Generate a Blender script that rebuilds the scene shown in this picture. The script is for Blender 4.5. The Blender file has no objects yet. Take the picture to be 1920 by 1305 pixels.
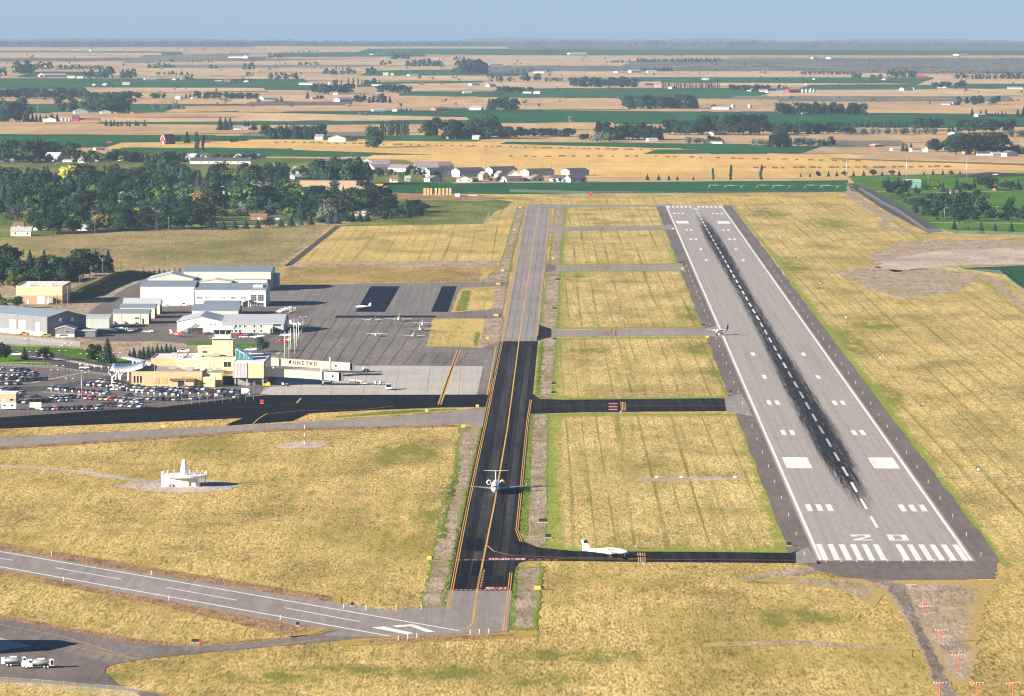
import bpy, bmesh, math, random
from mathutils import Vector, Matrix
import numpy as np
random.seed(7)
sc = bpy.context.scene
COL = sc.collection
# ------------------------------------------------------------------ camera
F = 9893.0; H = 165.0; CX, CY = 960.0, 652.5
PITCH = math.atan((CY - 7.0) / F); ROLL = 0.0021
fw = Vector((0, math.cos(PITCH), -math.sin(PITCH)))
up0 = Vector((0, math.sin(PITCH), math.cos(PITCH)))
rt0 = Vector((1, 0, 0))
rt = rt0 * math.cos(ROLL) + up0 * math.sin(ROLL)
up = up0 * math.cos(ROLL) - rt0 * math.sin(ROLL)
cam = bpy.data.cameras.new('camera')
cam.lens = F / 1920 * 36; cam.sensor_width = 36; cam.sensor_fit = 'HORIZONTAL'
cam.clip_start = 1; cam.clip_end = 200000
camo = bpy.data.objects.new('camera', cam); COL.objects.link(camo)
camo.matrix_world = Matrix(((rt.x, up.x, -fw.x, 0), (rt.y, up.y, -fw.y, 0), (rt.z, up.z, -fw.z, H), (0, 0, 0, 1)))
sc.camera = camo
# ------------------------------------------------------------------ sky and sun
SUN_EL = math.radians(17.5)
LD = Vector((0.86, 0.51, 0)).normalized()          # horizontal direction the light travels
w = bpy.data.worlds.new('World'); sc.world = w; w.use_nodes = True
nt = w.node_tree; bg = nt.nodes['Background']
sky = nt.nodes.new('ShaderNodeTexSky'); sky.sky_type = 'NISHITA'; sky.sun_disc = False
sky.sun_elevation = SUN_EL; sky.sun_rotation = math.atan2(-LD.x, -LD.y)
sky.altitude = 1400; sky.air_density = 0.45; sky.dust_density = 0.05; sky.ozone_density = 4.0
nt.links.new(sky.outputs[0], bg.inputs[0]); bg.inputs[1].default_value = 0.05
sun = bpy.data.lights.new('sun', 'SUN'); sun.energy = 5.0; sun.angle = math.radians(0.5); sun.color = (1.0, 0.89, 0.73)
suno = bpy.data.objects.new('sun', sun); COL.objects.link(suno)
ldir = Vector((LD.x * math.cos(SUN_EL), LD.y * math.cos(SUN_EL), -math.sin(SUN_EL)))
suno.rotation_euler = ldir.to_track_quat('-Z', 'Y').to_euler(); suno.location = (-300, 1500, 400)
sc.view_settings.view_transform = 'Standard'; sc.view_settings.look = 'None'
sc.view_settings.exposure = 1.8; sc.view_settings.gamma = 1.0; sc.view_settings.use_curve_mapping = False
sc.cycles.max_bounces = 5; sc.cycles.diffuse_bounces = 2; sc.cycles.glossy_bounces = 2
sc.cycles.transmission_bounces = 2; sc.cycles.volume_bounces = 0; sc.cycles.transparent_max_bounces = 8
sc.cycles.caustics_reflective = False; sc.cycles.caustics_refractive = False
sc.cycles.pixel_filter_type = 'BLACKMAN_HARRIS'; sc.cycles.filter_width = 1.2

# ------------------------------------------------------------------ geometry of the place
REFF = 4.977e6; YC = 5000.0                        # the land falls away beyond YC (earth curvature)
YL = [-400.0, 0.0, 1000.0, 2000.0, 3000.0, 4000.0] + [5000.0 + 250 * i for i in range(40)] + [15000.0 + 1000 * i for i in range(66)]
_yl = np.array(YL); _zl = np.where(_yl > YC, -(_yl - YC) ** 2 / (2 * REFF), 0.0)
def gz(y): return float(np.interp(y, _yl, _zl))
def P(x, y):
    """pixel of the photograph -> the point of the ground it shows"""
    d = fw * F + rt * (x - CX) - up * (y - CY)
    d = d / d.y
    if d.z >= 0: t = 60000.0
    else:
        t = -H / d.z
        if t > YC:
            a = 1 / (2 * REFF); b = d.z - YC / REFF; c = H + YC * YC / (2 * REFF)
            D = b * b - 4 * a * c
            t = (-b - math.sqrt(D)) / (2 * a) if D > 0 else 44000.0
    return Vector((d.x * t, t, gz(t)))
def S(y): return F / P(CX, y).y                    # pixels per metre for things standing at row y
LAYER = 0.004
def zoff(y, k): return LAYER * k * (1 + max(0.0, y - 5000.0) / 100.0)

# ------------------------------------------------------------------ objects
def tag(o, label=None, cat=None, group=None, kind=None):
    if label: o['label'] = label
    if cat: o['category'] = cat
    if group: o['group'] = group
    if kind: o['kind'] = kind
    return o
def obj(name, me, m=None, parent=None, loc=None, rz=0):
    o = bpy.data.objects.new(name, me); COL.objects.link(o)
    if parent is not None: o.parent = parent
    if m is not None and me is not None and not me.materials: me.materials.append(m)
    if loc is not None: o.location = loc
    if rz: o.rotation_euler = (0, 0, rz)
    return o
def thing(name, label, cat, loc=(0, 0, 0), rz=0, group=None):
    o = bpy.data.objects.new(name, None); COL.objects.link(o); o.empty_display_size = 1
    o.location = loc; o.rotation_euler = (0, 0, rz)
    return tag(o, label, cat, group)
def copy_tree(o, loc, rz=0, scale=None, label=None, group=None):
    r = o.copy(); COL.objects.link(r); r.location = loc; r.rotation_euler = (0, 0, rz)
    if scale is not None: r.scale = scale
    if label: r['label'] = label
    if group: r['group'] = group
    for ch in o.children:
        c = ch.copy(); COL.objects.link(c); c.parent = r
        for g in ch.children:
            e = g.copy(); COL.objects.link(e); e.parent = c
    return r
class MB:
    """collects shapes into one mesh"""
    def __init__(s): s.v = []; s.f = []; s.smooth = []
    def add(s, vs, fs, smooth=False):
        n = len(s.v); s.v += [tuple(p) for p in vs]; s.f += [tuple(i + n for i in q) for q in fs]; s.smooth += [smooth] * len(fs); return s
    def box(s, x0, x1, y0, y1, z0, z1):
        return s.add([(x0, y0, z0), (x1, y0, z0), (x1, y1, z0), (x0, y1, z0), (x0, y0, z1), (x1, y0, z1), (x1, y1, z1), (x0, y1, z1)],
                     [(3, 2, 1, 0), (4, 5, 6, 7), (0, 1, 5, 4), (1, 2, 6, 5), (2, 3, 7, 6), (3, 0, 4, 7)])
    def hexa(s, p):                                  # eight corners, bottom ring then top ring
        return s.add(p, [(3, 2, 1, 0), (4, 5, 6, 7), (0, 1, 5, 4), (1, 2, 6, 5), (2, 3, 7, 6), (3, 0, 4, 7)])
    def tube(s, p, q, r0, r1=None, n=8, smooth=True):
        p = Vector(p); q = Vector(q); r1 = r0 if r1 is None else r1
        d = (q - p).normalized(); a = d.orthogonal().normalized(); b = d.cross(a)
        vs = []
        for c, r in ((p, r0), (q, r1)):
            for i in range(n):
                t = 2 * math.pi * i / n; vs.append(c + (a * math.cos(t) + b * math.sin(t)) * r)
        fs = [(i, (i + 1) % n, n + (i + 1) % n, n + i) for i in range(n)]
        s.add(vs, fs, smooth); k = len(s.v) - 2 * n
        s.f += [tuple(k + i for i in range(n - 1, -1, -1)), tuple(k + n + i for i in range(n))]; s.smooth += [False, False]
        return s
    def loft(s, rings, smooth=True, caps=True):      # rings of equal length
        n = len(rings[0]); vs = [p for r in rings for p in r]; fs = []
        for j in range(len(rings) - 1):
            for i in range(n): fs.append((j * n + i, j * n + (i + 1) % n, (j + 1) * n + (i + 1) % n, (j + 1) * n + i))
        s.add(vs, fs, smooth); k = len(s.v) - len(vs)
        if caps:
            s.f += [tuple(k + i for i in range(n - 1, -1, -1)), tuple(k + len(vs) - n + i for i in range(n))]; s.smooth += [False, False]
        return s
    def prism(s, prof, a, b, axis='x'):              # profile of (u, z) swept along x (u = y) or along y (u = x)
        n = len(prof)
        vs = [((a, u, z) if axis == 'x' else (u, a, z)) for u, z in prof] + [((b, u, z) if axis == 'x' else (u, b, z)) for u, z in prof]
        fs = [(i, (i + 1) % n, n + (i + 1) % n, n + i) for i in range(n)] + [tuple(range(n - 1, -1, -1)), tuple(range(n, 2 * n))]
        return s.add(vs, fs)
    def mesh(s, name):
        me = bpy.data.meshes.new(name); me.from_pydata(s.v, [], s.f); me.update()
        bm = bmesh.new(); bm.from_mesh(me); bmesh.ops.recalc_face_normals(bm, faces=bm.faces); bm.to_mesh(me); bm.free()
        if any(s.smooth):
            me.polygons.foreach_set('use_smooth', s.smooth)
        return me
    def build(s, name, m, parent=None, loc=None, rz=0):
        return obj(name, s.mesh(name), m, parent, loc, rz)

def clip(poly, a, b):
    def half(ps, f):
        out = []
        for i in range(len(ps)):
            p, q = ps[i], ps[(i + 1) % len(ps)]; fp, fq = f(p), f(q)
            if fp >= 0: out.append(p)
            if (fp >= 0) != (fq >= 0):
                t = fp / (fp - fq); out.append((p[0] + (q[0] - p[0]) * t, p[1] + (q[1] - p[1]) * t))
        return out
    r = half(poly, lambda p: p[1] - a)
    return half(r, lambda p: b - p[1]) if len(r) > 2 else []
def ragged(poly, step, amp, rnd):
    out = []
    for i in range(len(poly)):
        p = Vector(poly[i]).to_2d() if len(poly[i]) > 2 else Vector(poly[i]); q = Vector(poly[(i + 1) % len(poly)][:2]); p = Vector(p[:2])
        L = (q - p).length; n = max(1, min(160, int(L / step)))
        nrm = Vector((-(q - p).y, (q - p).x)); nrm = nrm / max(L, 1e-6)
        ph = rnd.random() * 9
        for j in range(n):
            t = j / n
            a = 0 if (j == 0) else (rnd.uniform(-1, 1) * 0.6 + math.sin(ph + t * L / step * 0.7) * 0.5) * amp
            out.append(tuple(p + (q - p) * t + nrm * a))
    return out
def sheet_w(name, pts, m, k, parent=None, rag=None, kind='structure', seed=1):
    """flat sheet on the ground from world points"""
    poly = [(p[0], p[1]) for p in pts]
    if rag: poly = ragged(poly, rag[0], rag[1], random.Random(seed))
    ys = [p[1] for p in poly]; lo, hi = min(ys), max(ys)
    vs = []; fs = []
    if hi <= YC:
        parts = [poly]
    else:
        cuts = [lo] + [y for y in YL if lo < y < hi and y >= YC] + [hi]
        parts = [clip(poly, cuts[i], cuts[i + 1]) for i in range(len(cuts) - 1)]
    for q in parts:
        if len(q) < 3: continue
        n = len(vs); vs += [(x, y, gz(y) + zoff(y, k)) for x, y in q]; fs.append(tuple(range(n, n + len(q))))
    me = bpy.data.meshes.new(name); me.from_pydata(vs, [], fs); me.update()
    bm = bmesh.new(); bm.from_mesh(me); bmesh.ops.triangulate(bm, faces=bm.faces[:])
    for f_ in bm.faces:
        if f_.normal.z < 0: f_.normal_flip()
    bm.to_mesh(me); bm.free()
    o = obj(name, me, m, parent)
    if parent is None and kind: o['kind'] = kind
    return o
def sheet(name, px, m, k, parent=None, rag=None, kind='structure', seed=1):
    return sheet_w(name, [P(*p) for p in px], m, k, parent, rag, kind, seed)
def band(pts, wd, off=0.0):
    """outline of a line of width wd along world points"""
    ps = [Vector((p[0], p[1])) for p in pts]; L = []; R = []
    for i, p in enumerate(ps):
        a = ps[max(0, i - 1)]; b = ps[min(len(ps) - 1, i + 1)]
        d = (b - a).normalized(); n = Vector((-d.y, d.x))
        L.append(p + n * (wd / 2 + off)); R.append(p - n * (wd / 2 - off))
    return L + R[::-1]
def line(name, px, wd, m, k, parent=None, off=0.0, kind='structure'):
    return sheet_w(name, band([P(*p) for p in px], wd, off), m, k, parent, kind=kind)

def patch(name, L, R, m, k, edge=6.0, ends=True, kind='structure', seed=1, amp=0.8, label=None):
    """sheet between two traced pixel lines; the point attribute 'edge' runs from 1 at its rim to 0 inside"""
    rnd = random.Random(seed)
    def res(px, n):
        ps = [P(*q) for q in px]; ds = [0.0]
        for a, c in zip(ps, ps[1:]): ds.append(ds[-1] + (c - a).length)
        out = []
        for i in range(n + 1):
            t = ds[-1] * i / n; j = 0
            while j < len(ds) - 2 and ds[j + 1] < t: j += 1
            f = (t - ds[j]) / max(1e-6, ds[j + 1] - ds[j]); out.append(ps[j].lerp(ps[j + 1], f))
        return out, ds[-1]
    _, l0 = res(L, 2); n = max(4, min(140, int(l0 / 4)))
    A, l0 = res(L, n); B, l1 = res(R, n); vs = []; at = []; fs = []
    for i in range(n + 1):
        a, c = A[i], B[i]; w_ = (c - a).length; d = (c - a) / max(w_, 1e-6); q = min(0.42, edge / max(w_, 1e-6))
        e_end = max(0.0, 1 - min(i, n - i) * (l0 / n) / (edge * 3)) if ends else 0.0
        ja, jb = rnd.uniform(-amp, amp), rnd.uniform(-amp, amp)
        for s_, e in ((0, 1.0), (q, 0.0), (1 - q, 0.0), (1, 1.0)):
            p = a + d * (w_ * s_ + (ja if s_ == 0 else (jb if s_ == 1 else 0))); vs.append((p.x, p.y, gz(p.y) + zoff(p.y, k))); at.append(max(e, e_end))
    for i in range(n):
        for j in range(3): fs.append((i * 4 + j, i * 4 + j + 1, (i + 1) * 4 + j + 1, (i + 1) * 4 + j))
    me = bpy.data.meshes.new(name); me.from_pydata(vs, [], fs); me.update()
    bm = bmesh.new(); bm.from_mesh(me)
    for f_ in bm.faces:
        if f_.normal.z < 0: f_.normal_flip()
    bm.to_mesh(me); bm.free()
    ea = me.attributes.new('edge', 'FLOAT', 'POINT'); ea.data.foreach_set('value', at)
    o = obj(name, me, m); o['kind'] = kind
    if label: o['label'] = label
    return o
# ------------------------------------------------------------------ materials
_m = {}
def new_mat(name):
    m = bpy.data.materials.new(name); m.use_nodes = True; nt = m.node_tree
    return m, nt, nt.nodes['Principled BSDF']
def N(nt, t, **kw):
    n = nt.nodes.new(t)
    for k, v in kw.items():
        if k in n.inputs: n.inputs[k].default_value = v
        else: setattr(n, k, v)
    return n
def c4(c): return (c[0], c[1], c[2], 1)
def coords(nt, scale=(1, 1, 1), rot=0.0, obj_space=True):
    tc = N(nt, 'ShaderNodeTexCoord'); mp = N(nt, 'ShaderNodeMapping')
    mp.inputs['Scale'].default_value = scale; mp.inputs['Rotation'].default_value = (0, 0, rot)
    nt.links.new(tc.outputs['Object'], mp.inputs['Vector']); return mp.outputs[0]
def noise(nt, vec, scale, detail=4, rough=0.6):
    n = N(nt, 'ShaderNodeTexNoise'); n.inputs['Scale'].default_value = scale; n.inputs['Detail'].default_value = detail; n.inputs['Roughness'].default_value = rough
    nt.links.new(vec, n.inputs['Vector']); return n.outputs['Fac']
def ramp(nt, fac, stops):
    r = N(nt, 'ShaderNodeValToRGB'); cr = r.color_ramp
    while len(cr.elements) < len(stops): cr.elements.new(0.5)
    for e, (p, c) in zip(cr.elements, stops):
        e.position = p; e.color = c4(c) if not isinstance(c, (int, float)) else (c, c, c, 1)
    nt.links.new(fac, r.inputs[0]); return r.outputs[0]
def mix(nt, fac, a, b, mode='MIX'):
    n = N(nt, 'ShaderNodeMix'); n.data_type = 'RGBA'; n.blend_type = mode
    for i, v in ((0, fac), (6, a), (7, b)):
        if hasattr(v, 'is_linked'): nt.links.new(v, n.inputs[i])
        elif i == 0: n.inputs[0].default_value = v
        else: n.inputs[i].default_value = c4(v)
    return n.outputs[2]
def mth(nt, op, a, b=None, c=None):
    n = N(nt, 'ShaderNodeMath'); n.operation = op
    for i, v in enumerate((a, b, c)):
        if v is None: continue
        if hasattr(v, 'is_linked'): nt.links.new(v, n.inputs[i])
        else: n.inputs[i].default_value = v
    return n.outputs[0]
def bump(nt, b, fac, strength, dist):
    n = N(nt, 'ShaderNodeBump'); n.inputs['Strength'].default_value = strength; n.inputs['Distance'].default_value = dist
    nt.links.new(fac, n.inputs['Height']); nt.links.new(n.outputs[0], b.inputs['Normal'])
def plain(name, c, rough=0.7, metal=0.0, var=0.12, scale=0.35, spec=0.3):
    """one colour with a little uneven wear"""
    if name in _m: return _m[name]
    m, nt, b = new_mat(name)
    f = noise(nt, coords(nt), scale, 5)
    col = mix(nt, 1.0, c, ramp(nt, f, [(0.3, 1 - var), (0.7, 1.0)]), 'MULTIPLY')
    nt.links.new(col, b.inputs['Base Color']); b.inputs['Roughness'].default_value = rough; b.inputs['Metallic'].default_value = metal
    b.inputs['Specular IOR Level'].default_value = spec
    _m[name] = m; return m
def glass(name, c=(0.015, 0.02, 0.028), rough=0.08):
    if name in _m: return _m[name]
    m, nt, b = new_mat(name); b.inputs['Base Color'].default_value = c4(c); b.inputs['Roughness'].default_value = rough
    b.inputs['Specular IOR Level'].default_value = 0.5; _m[name] = m; return m
def ribbed(name, c, pitch=0.6, rough=0.5, axis=0, var=0.1, metal=0.0):
    """profiled metal sheet: ribs as fine relief, shade of the grooves also put into the colour"""
    if name in _m: return _m[name]
    m, nt, b = new_mat(name); v = coords(nt)
    sx = N(nt, 'ShaderNodeSeparateXYZ'); nt.links.new(v, sx.inputs[0])
    s_ = mth(nt, 'SINE', mth(nt, 'MULTIPLY', sx.outputs[axis], 2 * math.pi / pitch))
    f = noise(nt, v, 0.25, 4)
    col = mix(nt, 1.0, c, ramp(nt, f, [(0.3, 1 - var), (0.7, 1.0)]), 'MULTIPLY')
    col = mix(nt, 1.0, col, ramp(nt, mth(nt, 'MULTIPLY_ADD', s_, 0.5, 0.5), [(0.0, 0.9), (0.35, 1.0)]), 'MULTIPLY')
    nt.links.new(col, b.inputs['Base Color']); b.inputs['Roughness'].default_value = rough; b.inputs['Metallic'].default_value = metal
    b.inputs['Specular IOR Level'].default_value = 0.3
    bump(nt, b, s_, 0.4, 0.05); _m[name] = m; return m
def PX(x, y): p = P(x, y); return p.x, p.y
RA = math.atan2(1085 - 960, F)                       # runway bearing from the camera axis
def grass(name, cols, grain=1.0, stripe=0.5, patch=0.012, green=(0.16, 0.19, 0.035), green_at=(0.56, 0.72), rot=RA, bumpd=0.25, patch_amt=1.0, dark=0.5, dirt=None, rows=0.0, aniso=0.11, weeds=0.0, rim=None, rim_amt=1.0, spots=()):
    if name in _m: return _m[name]
    m, nt, b = new_mat(name)
    vA = coords(nt, (1, aniso, 1), rot); vI = coords(nt, (1, 0.35, 1), rot); vS = coords(nt, (1, 0.012, 1), rot)
    g1 = noise(nt, vA, grain * 1.5, 4, 0.75)
    base = ramp(nt, g1, [(0.38, cols[0]), (0.5, cols[1]), (0.62, cols[2])])
    big = noise(nt, vI, patch * 2.6, 6, 0.6)                     # broad straw tone
    base = mix(nt, 1.0, base, ramp(nt, big, [(0.34, (0.60, 0.62, 0.62)), (0.47, (0.93, 0.93, 0.93)), (0.62, (1.14, 1.14, 1.18))]), 'MULTIPLY')
    st = noise(nt, vS, 0.22, 4, 0.65)                            # mower passes along the runway
    base = mix(nt, ramp(nt, st, [(0.5, 0.0), (0.66, stripe)]), base, green)
    pf = noise(nt, vI, patch, 7, 0.66)
    pf2 = mth(nt, 'ADD', pf, mth(nt, 'MULTIPLY', mth(nt, 'SUBTRACT', g1, 0.5), 0.45))
    base = mix(nt, ramp(nt, pf2, [(green_at[0], 0.0), (green_at[1], patch_amt)]), base, green)
    if dirt:
        df = noise(nt, coords(nt, (1.3, 0.5, 1), rot), patch * 2.3, 7, 0.7)
        base = mix(nt, ramp(nt, df, [(0.56, 0.0), (0.7, 0.7)]), base, dirt)
    dk = noise(nt, vA, grain * 0.45, 6, 0.85)
    base = mix(nt, 1.0, base, ramp(nt, dk, [(0.36, (1 - dark * 1.1, 1 - dark, 1 - dark * 1.1)), (0.5, (1.0, 1.0, 1.0)), (0.62, (1.1, 1.1, 1.15))]), 'MULTIPLY')
    mid = noise(nt, coords(nt, (1, 0.06, 1), rot), 0.16, 7, 0.78)    # uneven growth, ten-metre clumps
    base = mix(nt, ramp(nt, mid, [(0.5, 0.0), (0.68, 0.6)]), base, tuple(0.6 * x + 0.4 * y * 0.6 for x, y in zip(green, cols[1])))
    if weeds:                                                    # scattered dark tufts
        wn = noise(nt, vA, grain * 0.9, 2, 0.5); wm = noise(nt, vI, 0.03, 3, 0.6)
        wf_ = mth(nt, 'MULTIPLY', ramp(nt, wn, [(0.66, 0.0), (0.70, 1.0)]), ramp(nt, wm, [(0.45, 0.0), (0.6, weeds)]))
        base = mix(nt, wf_, base, (0.05, 0.055, 0.015))
    if rows:
        sx = N(nt, 'ShaderNodeSeparateXYZ'); nt.links.new(vI, sx.inputs[0])
        wob = noise(nt, coords(nt, (1, 0.002, 1), rot), 0.045, 3, 0.6); gate = noise(nt, coords(nt, (1, 0.03, 1), rot), 0.12, 3, 0.6)
        s_ = mth(nt, 'SINE', mth(nt, 'ADD', mth(nt, 'MULTIPLY', sx.outputs[0], 2 * math.pi / rows), mth(nt, 'MULTIPLY', wob, 14.0)))
        ln = mth(nt, 'MULTIPLY', ramp(nt, mth(nt, 'MULTIPLY_ADD', s_, 0.5, 0.5), [(0.0, 1.0), (0.07, 0.0)]), ramp(nt, gate, [(0.40, 0.15), (0.60, 0.75)]))
        base = mix(nt, ln, base, tuple(x * 0.62 for x in green))
    if spots:                                                    # damp hollows where the grass stays green
        sp_ = N(nt, 'ShaderNodeSeparateXYZ'); nt.links.new(coords(nt), sp_.inputs[0]); tot = None
        for x, y, rx, ry in spots:
            q = None
            for o_, c_, r_ in ((sp_.outputs[0], x, rx), (sp_.outputs[1], y, ry)):
                t_ = mth(nt, 'DIVIDE', mth(nt, 'SUBTRACT', o_, c_), r_); t_ = mth(nt, 'MULTIPLY', t_, t_); q = t_ if q is None else mth(nt, 'ADD', q, t_)
            g_ = mth(nt, 'EXPONENT', mth(nt, 'MULTIPLY', q, -1.0)); tot = g_ if tot is None else mth(nt, 'MAXIMUM', tot, g_)
        sn = noise(nt, coords(nt, (1, 0.18, 1), rot), 0.13, 6, 0.75)
        sf = mth(nt, 'MULTIPLY', tot, mth(nt, 'MULTIPLY_ADD', mth(nt, 'SUBTRACT', sn, 0.5), 5.0, 0.8))
        base = mix(nt, ramp(nt, sf, [(0.15, 0.0), (0.8, 0.85)]), base, mix(nt, g1, (0.05, 0.075, 0.012), (0.24, 0.25, 0.05)))
    if rim:                                                      # growth changes towards the rim of the plot
        at_ = N(nt, 'ShaderNodeAttribute'); at_.attribute_name = 'edge'
        rn_ = noise(nt, coords(nt, (1, 0.14, 1), rot), 0.35, 5, 0.75)
        rf = mth(nt, 'MULTIPLY_ADD', mth(nt, 'SUBTRACT', rn_, 0.5), 2.2, mth(nt, 'MULTIPLY_ADD', at_.outputs['Fac'], 1.3, -0.25))
        base = mix(nt, ramp(nt, rf, [(0.25, 0.0), (0.75, rim_amt)]), base, mix(nt, g1, tuple(x * 0.55 for x in rim), tuple(min(1, x * 1.5) for x in rim)))
    nt.links.new(base, b.inputs['Base Color']); b.inputs['Roughness'].default_value = 0.95; b.inputs['Specular IOR Level'].default_value = 0.0
    bump(nt, b, g1, 0.5, bumpd * 0.5); _m[name] = m; return m
def field(name, c, c2=None, row=0.0):
    """far crop field: broad uneven tone, faint drill rows"""
    if name in _m: return _m[name]
    m, nt, b = new_mat(name); c2 = c2 or tuple(x * 0.72 for x in c)
    f = noise(nt, coords(nt, (1, 0.12, 1)), 0.02, 6, 0.65)
    f2 = noise(nt, coords(nt, (0.05, 0.5, 1)), 0.02, 4, 0.6)
    col = mix(nt, ramp(nt, mth(nt, 'ADD', mth(nt, 'MULTIPLY', f, 0.5), mth(nt, 'MULTIPLY', f2, 0.5)), [(0.38, 0.0), (0.62, 1.0)]), c2, c)
    f3 = noise(nt, coords(nt, (0.3, 0.02, 1)), 0.1, 5, 0.7); f4 = noise(nt, coords(nt, (1, 0.6, 1)), 0.004, 5, 0.65)
    col = mix(nt, 1.0, col, ramp(nt, f3, [(0.35, 0.82), (0.6, 1.0)]), 'MULTIPLY'); col = mix(nt, 1.0, col, ramp(nt, f4, [(0.35, (0.78, 0.80, 0.84)), (0.62, (1.06, 1.05, 1.04))]), 'MULTIPLY')
    nt.links.new(col, b.inputs['Base Color']); b.inputs['Roughness'].default_value = 0.95; b.inputs['Specular IOR Level'].default_value = 0.0
    _m[name] = m; return m
def asphalt(name, c, var=0.25, streak=0.25, rot=RA, scale=0.5, crack=0.0, rough=0.85):
    if name in _m: return _m[name]
    m, nt, b = new_mat(name)
    f = noise(nt, coords(nt, (1, 0.15, 1), rot), scale, 6, 0.7)
    col = mix(nt, 1.0, c, ramp(nt, f, [(0.3, 1 - var), (0.7, 1 + var * 0.4)]), 'MULTIPLY')
    s_ = noise(nt, coords(nt, (1, 0.008, 1), rot), 0.5, 4, 0.65)
    col = mix(nt, 1.0, col, ramp(nt, s_, [(0.35, 1 - streak), (0.6, 1.0)]), 'MULTIPLY')
    p = noise(nt, coords(nt, (1, 0.3, 1), rot), 0.04, 4, 0.6)
    col = mix(nt, 1.0, col, ramp(nt, p, [(0.35, 1 - var * 0.8), (0.65, 1.0)]), 'MULTIPLY')
    nt.links.new(col, b.inputs['Base Color']); b.inputs['Roughness'].default_value = rough; b.inputs['Specular IOR Level'].default_value = 0.03
    _m[name] = m; return m

M_GRASS = grass('dry_airfield_grass', [(0.22, 0.155, 0.05), (0.475, 0.34, 0.12), (0.68, 0.52, 0.23)], stripe=0.3, green=(0.225, 0.20, 0.035), green_at=(0.52, 0.72), patch_amt=0.7, dark=0.5, dirt=(0.33, 0.225, 0.11), weeds=0.6, spots=[(PX(x, y)[0], PX(x, y)[1], rx, ry) for x, y, rx, ry in ((860, 1262, 22, 14), (640, 1255, 18, 10), (1010, 1275, 12, 20), (1080, 1230, 20, 14), (1440, 1090, 9, 8), (520, 1270, 14, 12), (220, 1268, 8, 10), (1500, 1160, 14, 25), (760, 850, 16, 60), (820, 960, 8, 60))])
M_GRASSR = grass('mown_runway_grass', [(0.26, 0.19, 0.065), (0.51, 0.375, 0.145), (0.70, 0.55, 0.26)], stripe=0.42, green=(0.21, 0.20, 0.038), green_at=(0.53, 0.72), patch_amt=0.6, dark=0.45, rows=7.0, weeds=0.9, rim=(0.19, 0.24, 0.04), rim_amt=0.9, spots=[(PX(x, y)[0], PX(x, y)[1], rx, ry) for x, y, rx, ry in ((1296, 590, 8, 90), (1310, 655, 10, 60), (1345, 700, 8, 60), (1590, 640, 10, 130), (1480, 500, 12, 130), (1560, 420, 20, 130), (1110, 655, 12, 40), (1075, 520, 10, 60), (1660, 740, 8, 90), (1440, 400, 16, 120), (1640, 610, 14, 60))])
M_GRASSP = grass('pale_cut_grass', [(0.32, 0.225, 0.07), (0.49, 0.355, 0.12), (0.64, 0.49, 0.205)], stripe=0.3, green=(0.24, 0.24, 0.07), green_at=(0.53, 0.72), patch_amt=0.6, dark=0.3, rows=8.0)
M_GREEN = grass('green_verge', [(0.07, 0.10, 0.018), (0.14, 0.195, 0.03), (0.30, 0.29, 0.075)], stripe=0.2, green=(0.11, 0.17, 0.025), dark=0.5)
M_LAWN = grass('lawn', [(0.045, 0.11, 0.015), (0.075, 0.17, 0.02), (0.12, 0.23, 0.035)], stripe=0.3, green=(0.05, 0.12, 0.015), dark=0.3, bumpd=0.1)
M_DIRT = grass('bare_gravel', [(0.23, 0.165, 0.115), (0.37, 0.29, 0.225), (0.47, 0.385, 0.315)], stripe=0.35, green=(0.31, 0.25, 0.11), green_at=(0.5, 0.66), patch=0.05, dark=0.45, bumpd=0.12, weeds=0.9, rim=(0.37, 0.27, 0.095))
M_DIRTG = grass('weedy_gravel', [(0.23, 0.165, 0.115), (0.37, 0.29, 0.225), (0.47, 0.385, 0.315)], stripe=0.5, green=(0.20, 0.19, 0.06), green_at=(0.5, 0.66), patch=0.06, dark=0.5, bumpd=0.12, weeds=1.0, rim=(0.15, 0.20, 0.03))
M_DIRTR = grass('reddish_dirt', [(0.17, 0.09, 0.06), (0.28, 0.16, 0.10), (0.40, 0.27, 0.17)], stripe=0.2, green=(0.34, 0.26, 0.10), green_at=(0.5, 0.66), patch=0.05, dark=0.45, bumpd=0.12, rim=(0.34, 0.24, 0.07))
M_DIRTP = grass('pale_gravel', [(0.34, 0.275, 0.225), (0.43, 0.36, 0.30), (0.52, 0.445, 0.375)], stripe=0.15, green=(0.32, 0.26, 0.17), dark=0.25, bumpd=0.1)
M_MEADOW = grass('dull_meadow', [(0.19, 0.15, 0.065), (0.31, 0.245, 0.11), (0.41, 0.32, 0.16)], stripe=0.2, green=(0.15, 0.16, 0.05), green_at=(0.5, 0.68), dark=0.4, patch=0.008, rot=0, dirt=(0.38, 0.29, 0.17), aniso=0.05)
M_MEADOWG = grass('green_meadow', [(0.11, 0.13, 0.035), (0.18, 0.19, 0.055), (0.27, 0.25, 0.085)], stripe=0.2, green=(0.07, 0.12, 0.025), green_at=(0.46, 0.62), dark=0.4, patch=0.008, rot=0, aniso=0.05)
M_TRACK = grass('dark_track_gravel', [(0.14, 0.11, 0.095), (0.215, 0.18, 0.16), (0.29, 0.245, 0.215)], stripe=0.2, green=(0.2, 0.17, 0.10), dark=0.35, bumpd=0.1, rim=(0.33, 0.26, 0.19))
M_ASPH = asphalt('old_grey_asphalt', (0.30, 0.272, 0.255), var=0.2, streak=0.14)
M_APRON = asphalt('worn_apron_asphalt', (0.245, 0.218, 0.20), var=0.36, streak=0.16)
M_SHOULD = asphalt('brown_shoulder_asphalt', (0.185, 0.158, 0.145), var=0.25, streak=0.12)
M_BLACK = asphalt('new_black_asphalt', (0.036, 0.033, 0.035), var=0.55, streak=0.78)
M_BLACK2 = asphalt('fresh_seal_asphalt', (0.009, 0.009, 0.012), var=0.4, streak=0.2)
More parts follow.
